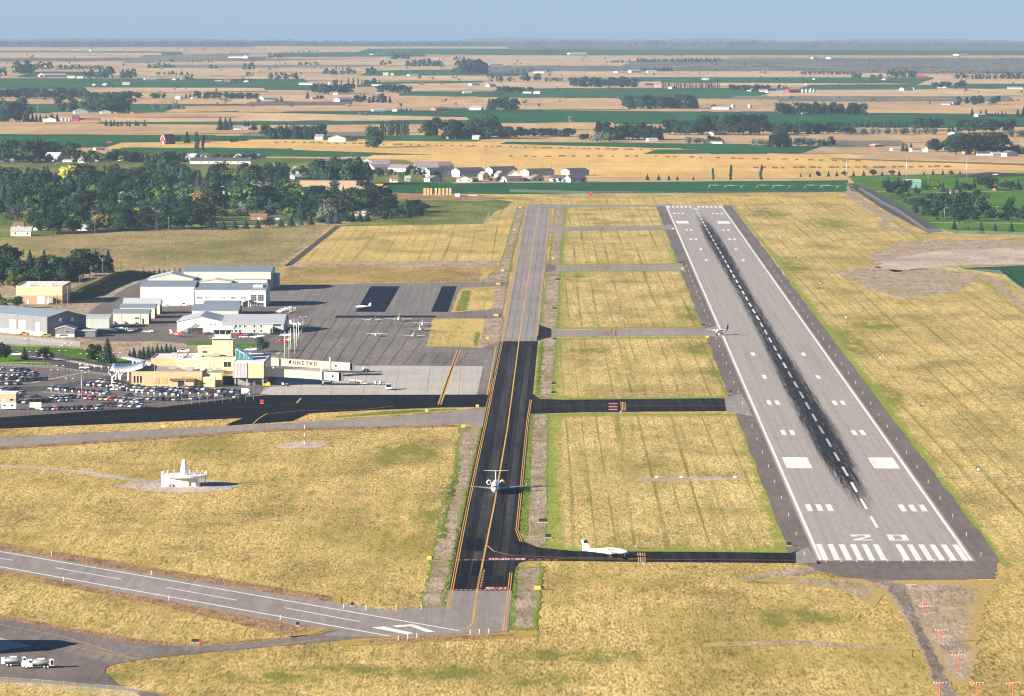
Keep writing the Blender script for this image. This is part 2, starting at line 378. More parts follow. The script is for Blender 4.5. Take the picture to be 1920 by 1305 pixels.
M_PATCH = asphalt('sealed_dark_patch', (0.008, 0.011, 0.026), var=0.3, streak=0.1)
M_CONC = asphalt('pale_concrete', (0.46, 0.44, 0.40), var=0.16, streak=0.1)
M_ROAD = asphalt('road_asphalt', (0.10, 0.092, 0.094), var=0.2, streak=0.15, rot=0)
M_LOT = asphalt('parking_asphalt', (0.17, 0.15, 0.14), var=0.2, streak=0.08, rot=0)
def worn_paint(name, c, under, wear=0.5):
    m, nt, b = new_mat(name)
    f = noise(nt, coords(nt, (1, 0.25, 1)), 1.3, 6, 0.8); g = noise(nt, coords(nt, (1, 0.02, 1)), 0.8, 4, 0.7)
    col = mix(nt, ramp(nt, mth(nt, 'MULTIPLY_ADD', g, 0.5, mth(nt, 'MULTIPLY', f, 0.5)), [(0.5, 0.0), (0.64, wear)]), c, under)
    nt.links.new(col, b.inputs['Base Color']); b.inputs['Roughness'].default_value = 0.8; b.inputs['Specular IOR Level'].default_value = 0.05; _m[name] = m; return m
M_WHITEP = worn_paint('white_paint', (0.70, 0.70, 0.66), (0.34, 0.32, 0.30), 0.7)
M_YELP = worn_paint('yellow_paint', (0.58, 0.33, 0.07), (0.16, 0.11, 0.06), 0.8)
M_REDP = plain('red_paint', (0.30, 0.012, 0.03), 0.7, var=0.2, scale=0.8)
M_BLACKP = plain('black_paint', (0.010, 0.010, 0.011), 0.8)
def runway_mat():
    m, nt, b = new_mat('runway_asphalt'); v = coords(nt)
    f = noise(nt, coords(nt, (1, 0.15, 1)), 0.5, 6, 0.7)
    col = mix(nt, 1.0, (0.335, 0.305, 0.285), ramp(nt, f, [(0.3, 0.86), (0.7, 1.06)]), 'MULTIPLY')
    s_ = noise(nt, coords(nt, (1, 0.004, 1)), 0.7, 4, 0.6)
    col = mix(nt, 1.0, col, ramp(nt, s_, [(0.35, 0.85), (0.55, 1.0)]), 'MULTIPLY')
    sx = N(nt, 'ShaderNodeSeparateXYZ'); nt.links.new(v, sx.inputs[0]); X, Y = sx.outputs[0], sx.outputs[1]
    st = noise(nt, coords(nt, (2.6, 0.009, 1)), 1.0, 5, 0.8)
    st2 = noise(nt, coords(nt, (3.0, 0.06, 1)), 1.0, 3, 0.8)
    st = mth(nt, 'MULTIPLY_ADD', st2, 0.35, mth(nt, 'MULTIPLY', st, 0.65))
    tot = None
    # rubber laid down in the two touchdown zones: (centre, reach near, reach far, half width, weight, side)
    for uc, s1, s2, hw, wt, xo in ((410, 150, 420, 4.6, 1.3, -0.4), (470, 190, 460, 3.2, 1.3, -0.4), (700, 300, 900, 3.8, 0.45, -0.2), (2130, 380, 330, 4.6, 1.15, 0.6), (1700, 600, 400, 3.6, 0.5, 0.8), (1300, 900, 900, 4.6, 0.34, 0.6)):
        dy = mth(nt, 'SUBTRACT', Y, uc)
        a = mth(nt, 'DIVIDE', mth(nt, 'MINIMUM', dy, 0.0), s1); c = mth(nt, 'DIVIDE', mth(nt, 'MAXIMUM', dy, 0.0), s2)
        q = mth(nt, 'ADD', mth(nt, 'MULTIPLY', a, a), mth(nt, 'MULTIPLY', c, c))
        xx = mth(nt, 'DIVIDE', mth(nt, 'SUBTRACT', X, xo), hw)
        q = mth(nt, 'ADD', q, mth(nt, 'MULTIPLY', xx, xx))
        g = mth(nt, 'MULTIPLY', mth(nt, 'EXPONENT', mth(nt, 'MULTIPLY', q, -1.0)), wt)
        tot = g if tot is None else mth(nt, 'ADD', tot, g)
    rub = mth(nt, 'MULTIPLY', tot, mth(nt, 'MULTIPLY_ADD', mth(nt, 'SUBTRACT', st, 0.5), 9.0, 1.0))
    rub = ramp(nt, rub, [(0.16, 0.0), (0.62, 1.0)])
    col = mix(nt, rub, col, (0.022, 0.021, 0.026))
    nt.links.new(col, b.inputs['Base Color']); b.inputs['Roughness'].default_value = 0.85; b.inputs['Specular IOR Level'].default_value = 0.03
    return m
M_RUNWAY = runway_mat()
# ------------------------------------------------------------------ ground sheet reaching the horizon
def make_ground():
    xs = [-14000, -4000, -1500, 0, 1500, 4000, 14000]; vs = []; fs = []
    for y in YL:
        for x in xs: vs.append((x, y, gz(y)))
    n = len(xs)
    for j in range(len(YL) - 1):
        for i in range(n - 1): fs.append((j * n + i, j * n + i + 1, (j + 1) * n + i + 1, (j + 1) * n + i))
    me = bpy.data.meshes.new('ground'); me.from_pydata(vs, [], fs); me.update()
    return tag(obj('ground', me, M_GRASS), kind='structure')
make_ground()
# faint far hills
def hills():
    mb = MB(); rnd = random.Random(3)
    for x0, x1, yd, hh in ((-1200, 3300, 56000, 95), (-9000, 1000, 60000, 70), (1500, 9000, 60000, 85)):
        n = 40; top = []; bot = []; back = []
        for i in range(n + 1):
            t = i / n; x = x0 + (x1 - x0) * t; e = math.sin(math.pi * t) ** 0.8
            h = hh * e * (0.75 + 0.25 * math.sin(t * 9 + x0) + 0.1 * rnd.uniform(-1, 1))
            bot.append((x, yd - 900, gz(yd - 900) - 5)); top.append((x, yd, gz(yd) + h)); back.append((x, yd + 900, gz(yd + 900) - 5))
        k = n + 1; vs = bot + top + back
        mb.add(vs, [(j * k + i, j * k + i + 1, (j + 1) * k + i + 1, (j + 1) * k + i) for j in range(2) for i in range(n)], True)
    return tag(mb.build('hills', field('hill_scrub', (0.26, 0.22, 0.17))), kind='structure')
hills()
# ------------------------------------------------------------------ far fields, traced on the ground they lie on
TAN = field('stubble_tan', (0.54, 0.37, 0.20), (0.44, 0.30, 0.165)); TAN2 = field('stubble_pale', (0.60, 0.43, 0.255), (0.50, 0.355, 0.21))
YEL = field('ripe_grain', (0.70, 0.47, 0.17), (0.60, 0.385, 0.13)); GRN = field('alfalfa_green', (0.045, 0.13, 0.045), (0.03, 0.095, 0.033)); GRN2 = field('beet_green', (0.03, 0.12, 0.04), (0.022, 0.085, 0.03))
BRN = field('ploughed_brown', (0.20, 0.15, 0.125), (0.15, 0.11, 0.10)); GRY = field('fallow_grey', (0.24, 0.21, 0.16), (0.17, 0.16, 0.115))
SCR = grass('sagebrush_scrub', [(0.09, 0.085, 0.075), (0.17, 0.15, 0.13), (0.26, 0.23, 0.19)], grain=0.12, stripe=0.1, green=(0.11, 0.11, 0.08), dark=0.5, patch=0.002, rot=0, aniso=0.08, bumpd=2.0)
DRK = grass('far_woodland_floor', [(0.07, 0.08, 0.07), (0.11, 0.115, 0.10), (0.16, 0.16, 0.13)], grain=0.05, stripe=0.1, green=(0.08, 0.09, 0.06), dark=0.4, patch=0.002, rot=0, aniso=0.08)
FN = {'T': ('stubble_field', TAN), 'P': ('stubble_field', TAN2), 'Y': ('grain_field', YEL), 'G': ('green_field', GRN), 'E': ('green_field', GRN2), 'B': ('ploughed_field', BRN), 'R': ('fallow_field', GRY), 'S': ('scrubland', SCR), 'D': ('far_plain', DRK), 'M': ('meadow', M_MEADOWG)}
FIELDS = [  # kind, x0, top, bottom, x1, top, bottom
 ('T', -400, 76, 372, 2320, 79, 345),
 ('D', -400, 60, 88.5, 2320, 66, 88), ('S', 900, 80, 95, 2320, 82, 98),
 ('P', -400, 88.5, 96, 350, 89, 96.5), ('G', 0, 96, 98, 345, 97.5, 104), ('P', -400, 98, 110, 310, 99, 109), ('B', -400, 110, 116, 330, 109, 115), ('P', 60, 115.5, 125, 500, 115, 124),
 ('R', 270, 104, 118, 480, 100, 114), ('P', 480, 87.5, 100, 960, 88, 99), ('G', 530, 99, 107, 800, 98, 106), ('G', 690, 92, 101, 1100, 91.5, 105), ('B', 470, 111, 115, 730, 111.5, 115), ('P', 480, 115, 122, 960, 106, 124),
 ('P', 480, 125, 136, 830, 126, 134), ('R', 300, 122, 130, 700, 122, 126), ('G', 700, 133, 143, 1010, 129, 143),
 ('G', 960, 92.5, 104, 2320, 97, 104.5), ('P', 900, 104.5, 124, 1240, 105, 124), ('T', 1380, 104.5, 110, 2320, 105, 110), ('S', 1200, 112, 135, 2320, 110, 141), ('S', 900, 124, 137, 1230, 124, 138),
 ('P', 1000, 134.5, 146, 1520, 134, 147), ('P', 1500, 136, 149, 1790, 141, 149), ('G', 60, 135, 145, 250, 136, 143), ('P', 240, 129, 143, 470, 128, 143), ('P', 470, 143, 152, 920, 142.5, 152),
 ('G', 1190, 145.5, 155, 1760, 146, 157), ('G', -400, 147, 166, 590, 149, 169), ('G', 690, 155, 163, 910, 152, 160), ('P', 750, 158, 173, 1010, 155, 166), ('P', 930, 155, 166.5, 1250, 154, 166), ('P', 1340, 156, 162, 1680, 158, 166),
 ('G', 760, 173, 182, 970, 172, 180), ('G', 940, 166.5, 187, 1500, 166, 187), ('G', 1520, 160, 175, 1760, 158, 172), ('P', 1750, 149, 160, 2320, 150, 158), ('G', 1800, 158, 166, 2320, 158, 166),
 ('P', 160, 165, 174, 500, 166, 172), ('P', 1460, 170, 182, 2320, 166, 180), ('R', 1380, 181, 190, 1900, 181, 190), ('T', -400, 184, 197, 480, 186, 196), ('G', 40, 196.5, 213, 480, 196, 213), ('T', 340, 200, 211, 480, 198.5, 208),
 ('P', 470, 179, 192, 760, 178, 191), ('B', 470, 192, 199.5, 860, 191, 199), ('T', 480, 199, 211, 830, 199, 209), ('T', 700, 180, 199, 960, 184, 204), ('T', 900, 184, 207, 1180, 185.5, 206), ('T', 1290, 186, 210, 1480, 188, 210),
 ('T', 1560, 199, 219, 2320, 198, 219), ('E', 535, 210, 216, 960, 207, 231), ('E', 940, 206.5, 231, 2320, 219, 242), ('E', 1440, 211, 238, 1800, 214, 240),
 ('T', 100, 211, 221, 480, 212, 220), ('P', 110, 221, 231, 480, 222, 229), ('P', 470, 212, 228, 880, 221, 226), ('G', 190, 230, 237, 830, 226.5, 232), ('T', -400, 228, 254, 480, 236, 251), ('T', 590, 235, 249, 970, 236, 249), ('T', 940, 232, 246, 1160, 230, 243),
 ('R', 470, 248, 258, 700, 248, 256), ('G', 480, 256, 264, 980, 254, 268), ('E', -400, 252, 286, 420, 254, 272), ('E', 230, 254, 268, 520, 256, 267), ('Y', 228, 268, 280, 700, 262, 272), ('T', 930, 254, 268, 1640, 255, 266), ('T', 1520, 254, 268, 1910, 256, 268),
 ('R', 1560, 264, 276, 1700, 264, 274), ('Y', 470, 262, 287, 1300, 271, 300), ('E', 950, 266.5, 271, 1420, 271, 283), ('E', 1230, 281, 289, 1600, 280, 285), ('E', 1380, 272, 289, 1700, 279, 286), ('T', 1540, 276, 288, 2320, 290, 300),
 ('G', 230, 277, 293, 560, 279, 292), ('G', 470, 279, 293, 860, 292, 295), ('Y', 1180, 289, 302, 1440, 291, 310), ('Y', 700, 291, 330, 1640, 289, 334), ('Y', 1440, 288, 312, 2320, 302, 326), ('B', 1560, 297, 299, 2320, 318, 324), ('T', 1640, 286, 298, 2320, 296, 315),
 ('E', -400, 304, 332, 490, 304, 332), ('R', 460, 297, 308, 620, 298, 306)]
_ti = 0
for _i, (kd, x0, t0, b0, x1, t1, b1) in enumerate(FIELDS):
    nm, mt = FN[kd]; rr = random.Random(_i)
    k = 12; top = []; bot = []
    for j in range(k + 1):
        t = j / k; amp = 0.0 if kd == 'D' else min(0.9, (b0 - t0) * 0.06)
        top.append((x0 + (x1 - x0) * t, t0 + (t1 - t0) * t + rr.uniform(-amp, amp) * 0.4)); bot.append((x0 + (x1 - x0) * t, b0 + (b1 - b0) * t + rr.uniform(-amp, amp)))
    if kd != 'D' and _i: bot[0] = (bot[0][0] - (b0 - t0) * 3.0, bot[0][1]); top[-1] = (top[-1][0] - (b1 - t1) * 1.0, top[-1][1])
    sheet(nm, top + bot[::-1], mt, 1 + 0.12 * _i if _i else 0.5)
# ------------------------------------------------------------------ ground cover around the airfield (traced, laid on the ground sheet)
def G(name, px, m, k, rag=None, seed=1): return sheet(name, px, m, k, rag=rag, seed=seed)
R1 = (2.2, 1.0); R2 = (5.0, 2.2); R3 = (1.3, 0.9)
# town ground, meadows and lawns beyond the field
G('neighbourhood_ground', [(-300, 300), (480, 296), (760, 300), (860, 335), (820, 372), (790, 398), (700, 415), (400, 424), (0, 446), (-300, 452)], M_MEADOWG, 14, R2)
G('green_crop', [(690, 345), (1590, 338), (1588, 360), (960, 364), (700, 362)], GRN2, 15)
G('sports_lawn', [(1590, 330), (2300, 316), (2300, 446), (1790, 438), (1700, 408), (1610, 352)], M_LAWN, 15, R2)
G('park_road', [(1590, 345), (1606, 343), (1640, 358), (1690, 384), (1770, 434), (1740, 437), (1660, 395), (1596, 352)], M_ROAD, 17)
G('perimeter_track', [(1588, 357), (1600, 358), (1625, 378), (1680, 410), (1660, 423), (1720, 434), (1700, 437), (1645, 425), (1655, 410), (1610, 385), (1580, 362)], M_DIRT, 16, R3)
line('park_path', [(1640, 359), (1760, 361), (1940, 357), (2100, 352)], 7, M_DIRTP, 17); line('park_lane', [(1740, 417), (1940, 419), (2100, 416)], 7, M_DIRTP, 17); line('park_drive', [(1770, 333), (1860, 323), (1940, 330), (2100, 330)], 14, M_ROAD, 17)
G('meadow', [(-300, 452), (0, 446), (400, 424), (620, 422), (520, 498), (200, 508), (-300, 520)], M_MEADOW, 14, R2)
G('meadow', [(700, 375), (880, 372), (960, 377), (915, 425), (620, 424), (700, 415), (800, 398)], M_MEADOWG, 16, R2)
G('dirt_yard', [(690, 360), (830, 364), (960, 371), (900, 378), (780, 374), (690, 372)], M_DIRTR, 17, R2)
G('cut_field', [(625, 425), (905, 420), (930, 395), (972, 388), (940, 498), (560, 492)], M_GRASSP, 17, R2)
G('cut_field', [(540, 502), (900, 500), (898, 527), (520, 532)], grass('brown_cut_grass', [(0.25, 0.16, 0.07), (0.36, 0.24, 0.10), (0.46, 0.32, 0.15)], stripe=0.3, green=(0.22, 0.2, 0.05), dark=0.4, dirt=(0.28, 0.17, 0.08)), 17, R1)
G('gravel_track', [(518, 497), (615, 492), (930, 489), (930, 500), (620, 498), (520, 503)], M_DIRT, 18, R1)
G('service_road', [(628, 424), (640, 424), (548, 497), (532, 499)], M_ROAD, 18)
G('dirt_lot', [(1625, 478), (1700, 452), (2300, 440), (2300, 500), (1790, 498), (1680, 510), (1640, 500)], M_DIRT, 16, R2)
G('gravel_lot', [(1655, 486), (1760, 470), (2300, 447), (2300, 490), (1800, 497), (1690, 507), (1650, 503)], M_DIRTP, 17, R2)
G('scraped_dirt', [(1560, 510), (1640, 500), (1760, 505), (1840, 515), (1800, 545), (1700, 560), (1640, 545)], M_DIRT, 16, R2)
line('gravel_track', [(1840, 516), (1870, 530), (1885, 550), (1930, 580), (2000, 600)], 6.5, M_DIRT, 18)
G('irrigated_field', [(1800, 503), (2300, 480), (2300, 640), (1940, 560), (1885, 515)], GRN2, 16)
# grass blocks between taxiway and runway, mown in lines along the runway
for i, (Lp, Rp) in enumerate((([(1022, 1034), (1024, 960), (1028, 776)], [(1484, 1037), (1452, 940), (1398, 776)]), ([(1028, 750), (1040, 634)], [(1386, 746), (1346, 631)]), ([(1040, 617), (1046, 507)], [(1334, 614), (1286, 507)]), ([(1044, 498), (1054, 432)], [(1274, 496), (1258, 430)]), ([(1050, 427), (1058, 388)], [(1252, 424), (1240, 386)]))):
    patch('mown_grass', Lp, Rp, M_GRASSR, 18, 10.0, seed=i)
patch('mown_grass', [(1880, 1062), (1742, 880), (1560, 640), (1440, 470), (1374, 386)], [(2500, 1180), (2350, 900), (2050, 660), (1760, 470), (1596, 362)], M_GRASSR, 15.5, 11.0, False, seed=9)
G('mown_grass', [(1040, 372), (1580, 366), (1580, 384), (1240, 384), (990, 384)], M_GRASSP, 16.2, R1)
# bare strips beside the taxiway
for i, (Lp, Rp, mt, e) in enumerate((([(984, 1016), (995, 776)], [(1024, 1036), (1030, 776)], M_DIRTG, 2.6), ([(1003, 746), (1013, 634)], [(1036, 748), (1046, 634)], M_DIRTG, 2.6), ([(1012, 616), (1024, 506)], [(1046, 616), (1052, 506)], M_DIRTG, 2.4), ([(1028, 496), (1040, 388)], [(1052, 496), (1062, 388)], M_DIRTG, 2.4), ([(784, 1140), (806, 1060), (822, 960), (848, 890), (862, 800)], [(834, 1140), (850, 1060), (868, 960), (886, 890), (905, 800)], M_DIRTG, 2.2), ([(900, 530), (935, 500), (948, 460), (970, 388)], [(952, 532), (962, 480), (972, 440), (988, 388)], M_DIRTG, 3.0), ([(954, 1182), (962, 1066)], [(1004, 1182), (1022, 1062)], M_DIRTG, 3.0))):
    patch('gravel_verge', Lp, Rp, mt, 19, e, seed=i + 30)
for i, (Lp, Rp) in enumerate((([(974, 1000), (994, 778)], [(990, 1006), (1001, 778)]), ([(1004, 742), (1013, 640)], [(1014, 742), (1020, 640)]), ([(834, 1108), (860, 985), (903, 802)], [(842, 1108), (868, 985), (906, 802)]), ([(954, 1180), (963, 1066)], [(964, 1180), (974, 1062)]), ([(822, 1010), (856, 860)], [(832, 1010), (866, 860)]))):
    patch('weedy_verge', Lp, Rp, M_GREEN, 20, 1.2, True, 'stuff', i + 60, 1.0, 'bright green weeds growing along the edge of the pavement')
for i, (Lp, Rp) in enumerate((([(-60, 1006), (0, 1016), (300, 1066), (640, 1120)], [(-60, 1020), (0, 1032), (300, 1081), (640, 1133)]), ([(-60, 1056), (0, 1067), (300, 1123), (520, 1165), (620, 1178)], [(-60, 1070), (0, 1080), (280, 1132), (480, 1180), (560, 1198)]), ([(-60, 1142), (0, 1151), (150, 1179), (260, 1198), (360, 1207), (600, 1190)], [(-60, 1154), (0, 1163), (150, 1191), (260, 1210), (360, 1215), (600, 1196)]), ([(-40, 1280), (60, 1280), (240, 1296), (300, 1305)], [(-40, 1272), (60, 1276), (250, 1294), (320, 1300)]))):
    patch('reddish_verge', Lp, Rp, M_DIRTR, 19, 3.0, seed=90 + i)
patch('dirt_patch', [(640, 1198), (800, 1194), (960, 1184), (1010, 1184)], [(640, 1212), (800, 1204), (960, 1196), (1010, 1192)], M_DIRTR, 19, 6.0, seed=73)
patch('dirt_patch', [(1395, 1080), (1500, 1082), (1600, 1086), (1660, 1110)], [(1420, 1090), (1500, 1096), (1580, 1108), (1640, 1140)], M_DIRT, 19, 7.0, seed=72, amp=2.0)
patch('dirt_overrun', [(1560, 1086), (1640, 1112), (1700, 1160), (1750, 1230), (1790, 1285)], [(1876, 1088), (1858, 1130), (1836, 1180), (1836, 1240), (1812, 1290)], M_DIRT, 18, 10.0, seed=71, amp=2.0)
patch('dirt_track', [(1610, 1086), (1660, 1100), (1690, 1150), (1730, 1235), (1770, 1325)], [(1650, 1086), (1700, 1096), (1722, 1146), (1762, 1232), (1808, 1325)], M_TRACK, 20, 2.0, seed=74)
patch('dirt_track', [(1380, 1086), (1440, 1072), (1520, 1060)], [(1390, 1092), (1460, 1082), (1560, 1074)], M_DIRT, 20, 2.0, seed=75)
line('dirt_track', [(1740, 893), (1800, 894), (1940, 896), (2200, 900)], 5, M_DIRT, 19)
patch('service_track', [(1320, 1206), (1500, 1200), (1640, 1210), (1710, 1222)], [(1320, 1213), (1500, 1210), (1640, 1220), (1710, 1232)], M_DIRT, 17, 6.0, seed=76)
# ------------------------------------------------------------------ paved surfaces
RO = (P(1535, 1050) + P(1824.6, 1052)) / 2; RE = (P(1248, 385.3) + P(1353, 385.8)) / 2
RU = (RE - RO); RLEN = RU.length; RU.normalize(); RV = Vector((RU.y, -RU.x, 0)); RROT = math.atan2(RU.y, RU.x) - math.pi / 2
def RW(u, v): return RO + RU * u + RV * v
def local_sheet(name, pts, m, k, parent):           # points (v, u) in the runway's own frame
    me = bpy.data.meshes.new(name); me.from_pydata([(v, u, LAYER * k) for v, u in pts], [], [tuple(range(len(pts)))]); me.update()
    bm = bmesh.new(); bm.from_mesh(me); bmesh.ops.triangulate(bm, faces=bm.faces[:])
    for f_ in bm.faces:
        if f_.normal.z < 0: f_.normal_flip()
    bm.to_mesh(me); bm.free(); return obj(name, me, m, parent)
sheet_w('runway_shoulder', [RW(-3, -31), RW(RLEN + 4, -31), RW(RLEN + 4, 31), RW(-3, 31)], M_SHOULD, 21, rag=(1.7, 0.5))
G('blast_pad', [(1496, 1051), (1868, 1052), (1866, 1085), (1760, 1088), (1640, 1089), (1580, 1082), (1530, 1070)], M_SHOULD, 20.5, R3)
rmesh = bpy.data.meshes.new('runway'); hw = 23.6
rmesh.from_pydata([(-hw, -2, LAYER * 23), (hw, -2, LAYER * 23), (hw, RLEN + 2, LAYER * 23), (-hw, RLEN + 2, LAYER * 23)], [], [(0, 1, 2, 3)]); rmesh.update()
runway = tag(obj('runway', rmesh, M_RUNWAY, loc=(RO.x, RO.y, 0), rz=RROT), 'grey main runway with white markings and black tyre marks', kind='structure')
def rbox(name, v0, v1, u0, u1, k=24.0, m=None): return local_sheet(name, [(v0, u0), (v1, u0), (v1, u1), (v0, u1)], m or M_WHITEP, k, runway)
for s_ in (-1, 1): rbox('edge_line', s_ * 22.4 - 0.46, s_ * 22.4 + 0.46, 0, RLEN, 24)
for far in (0, 1):
    U = (lambda a: a) if not far else (lambda a: RLEN - a)
    for s_ in (-1, 1):
        for i in range(6):
            v = s_ * (2.6 + i * 3.47); rbox('threshold_stripe', min(v, v + s_ * 1.75), max(v, v + s_ * 1.75), U(0 if not far else 6), U(46), 25)
        v0, v1 = s_ * 11.0, s_ * 20.2; rbox('aiming_point_mark', min(v0, v1), max(v0, v1), U(311), U(357), 25)
        for k_, (u0, n_) in enumerate(((152, 3), (457, 2), (610, 2), (762, 1), (914, 1))):
            for j in range(n_):
                v = s_ * (11.0 + j * 3.4); rbox('touchdown_mark', min(v, v + s_ * 1.8), max(v, v + s_ * 1.8), U(u0), U(u0 + 23), 25)
u = 98.0
M_RUBP = worn_paint('rubbered_paint', (0.40, 0.39, 0.38), (0.05, 0.05, 0.055), 1.0); M_RUBH = worn_paint('scuffed_paint', (0.56, 0.55, 0.53), (0.16, 0.15, 0.15), 0.9)
while u < RLEN - 100:
    rbox('centreline_dash', -0.46, 0.46, u, u + 36.6, 25, M_RUBP if 330 < u < 800 else (M_RUBH if 800 <= u < 1150 or 1750 < u < 2350 or 250 < u <= 330 else M_WHITEP)); u += 61.0
def digit_sheet(name, quads, v0, u0, parent, m, k, sv=1.0, su=1.0, rot=False):
    vs = []; fs = []
    for q in quads:
        n = len(vs)
        for (a, b) in q: vs.append((v0 + (-a if rot else a) * sv, u0 + (-b if rot else b) * su, LAYER * k))
        fs.append((n, n + 1, n + 2, n + 3))
    me = bpy.data.meshes.new(name); me.from_pydata(vs, [], fs); me.update()
    bm = bmesh.new(); bm.from_mesh(me)
    for f_ in bm.faces:
        if f_.normal.z < 0: f_.normal_flip()
    bm.to_mesh(me); bm.free(); return obj(name, me, m, parent)
def bar(x0, y0, x1, y1): return [(x0, y0), (x1, y0), (x1, y1), (x0, y1)]
TWO = [bar(0, 0, 6, 2.7), [(0, 2.7), (2.0, 2.7), (6, 11.0), (4.2, 11.0)], bar(4.2, 11.0, 6, 18), bar(0, 15.2, 4.2, 18), bar(0, 11.5, 1.8, 15.2)]
ZERO = [bar(0, 0, 6, 2.4), bar(0, 15.6, 6, 18), bar(0, 2.4, 1.8, 15.6), bar(4.2, 2.4, 6, 15.6)]
digit_sheet('runway_digit', TWO, -9.6, 58, runway, M_WHITEP, 25); digit_sheet('runway_digit', ZERO, 1.6, 58, runway, M_WHITEP, 25)
digit_sheet('runway_digit', TWO, 3, RLEN - 60, runway, M_WHITEP, 25, rot=True)
# taxiway along the runway: black new surface in the middle, grey at both ends
TXL = [(834, 1142), (847, 1076), (872, 950), (905, 800), (938, 640), (985, 388)]; TXR = [(952, 1184), (960, 1110), (967, 1058), (973, 1000), (993, 790), (1008, 640), (1034, 388)]
tax = G('taxiway', TXL + TXR[::-1] + [(880, 1190)], M_ASPH, 22)
sheet('new_surface', [(841, 1108), (872, 950), (905, 800), (938, 640), (1008, 640), (993, 790), (973, 1000), (967, 1058), (960, 1108)], M_BLACK, 23, tax)
sheet('seal_patch', [(843, 1104), (853, 1052), (882, 1052), (872, 1104)], M_BLACK2, 23.5, tax); sheet('seal_patch', [(882, 1080), (888, 1052), (926, 1052), (922, 1080)], M_BLACK2, 23.5, tax); sheet('seal_patch', [(858, 1032), (863, 1008), (908, 1010), (904, 1034)], M_BLACK2, 23.5, tax)
def taxi_mark(px, wd, m=None, k=24.5, off=0, name='taxi_line'): return line(name, px, wd, m or M_YELP, k, tax, off)
for f_ in (.12, .3, .68, .86):
    pts = [(l[0] + (r_[0] - l[0]) * f_, l[1]) for l, r_ in zip([(841, 1106), (872, 950), (905, 800), (938, 640), (985, 390)], [(960, 1106), (978, 950), (992, 800), (1008, 640), (1034, 390)])]
    line('paving_joint', pts, .16, M_BLACKP, 24.0, tax)
for f0, f1 in ((.3, .47), (.74, .86)):
    q = [(l[0] + (r_[0] - l[0]) * f, l[1]) for f, seq in ((f0, 1), (f1, -1)) for l, r_ in list(zip([(846, 1080), (872, 950), (905, 800), (936, 650)], [(964, 1080), (978, 950), (992, 800), (1007, 650)]))[::seq]]
    sheet('paver_lane', q, asphalt('paver_lane_asphalt', (0.07, 0.064, 0.064), var=.5, streak=.5), 23.3, tax)
for off in (-0.3, 0.32):
    taxi_mark(TXL, 0.26, off=-0.9 + off, name='edge_stripe'); taxi_mark([(952, 1184), (960, 1110), (964, 1074)], 0.26, off=0.9 + off, name='edge_stripe')
    taxi_mark([(982, 1016), (974, 995), (993, 790), (999, 750)], 0.26, off=0.8 + off, name='edge_stripe'); taxi_mark([(1010, 630), (1034, 390)], 0.26, off=0.8 + off, name='edge_stripe')
taxi_mark([(886, 1168), (896, 1100), (926, 950), (952, 800), (973, 640), (1010, 390)], 0.5, name='centre_stripe')
taxi_mark([(886, 1168), (880, 1176), (868, 1180), (850, 1182)], 0.5, name='centre_stripe'); taxi_mark([(912, 1022), (926, 1034), (960, 1042), (1040, 1045), (1200, 1048)], 0.35, name='lead_line')
for xo in (-3, 3): 
    for i in range(12): 
        y = 1102 - i * 2.9; x = 898 + (1102 - y) * 0.2 + xo; taxi_mark([(x, y), (x + 0.26, y - 1.3)], 0.5, name='hold_dash')
for y, xa, xb in ((1106.5, 842, 960), (1050.5, 853, 1050)):
    taxi_mark([(xa, y), (xb, y + 0.6)], 3.0, M_BLACKP, 24.2, name='hold_bar')
    n = 13
    for i in range(n):
        x = xa + (xb - xa) * (i + 0.15) / n; taxi_mark([(x, y - 0.1), (x + (xb - xa) / n * 0.6, y - 0.1)], 1.6, plain('faded_orange_paint', (0.55, 0.22, 0.10)), 24.6, name='hold_dash')
# painted red panels with white lettering, read by aircraft coming the other way
FONT = {'A': ['01110', '10001', '11111', '10001', '10001'], 'P': ['11110', '10001', '11110', '10000', '10000'], 'C': ['01111', '10000', '10000', '10000', '01111'], 'H': ['10001', '10001', '11111', '10001', '10001'],
 '0': ['01110', '10001', '10001', '10001', '01110'], '2': ['11110', '00001', '01110', '10000', '11111'], '1': ['00100', '01100', '00100', '00100', '01110'], '7': ['11111', '00001', '00010', '00100', '00100'], '3': ['11110', '00001', '01110', '00001', '11110'],
 '5': ['11111', '10000', '11110', '00001', '11110'], '-': ['00000', '00000', '01110', '00000', '00000'], '4': ['10010', '10010', '11111', '00010', '00010'], '6': ['01111', '10000', '11110', '10001', '01110'], '8': ['01110', '10001', '01110', '10001', '01110'], '9': ['01110', '10001', '01111', '00001', '11110'],
 'U': ['10001', '10001', '10001', '10001', '01110'], 'N': ['10001', '11001', '10101', '10011', '10001'], 'I': ['01110', '00100', '00100', '00100', '01110'], 'T': ['11111', '00100', '00100', '00100', '00100'], 'E': ['11111', '10000', '11110', '10000', '11111'], 'D': ['11110', '10001', '10001', '10001', '11110']}
def letters(text, cw, ch, gap=1.2):
    """cells of block lettering: list of (x, y, w, h), origin at the lower left"""
    out = []; x = 0
    for c in text:
        g = FONT[c]
        for r in range(5):
            j = 0
            while j < 5:
                if g[r][j] == '1':
                    e = j
                    while e + 1 < 5 and g[r][e + 1] == '1': e += 1
                    out.append((x + j * cw, (4 - r) * ch, (e - j + 1) * cw, ch)); j = e
                j += 1
        x += (5 + gap) * cw
    return out, x - gap * cw
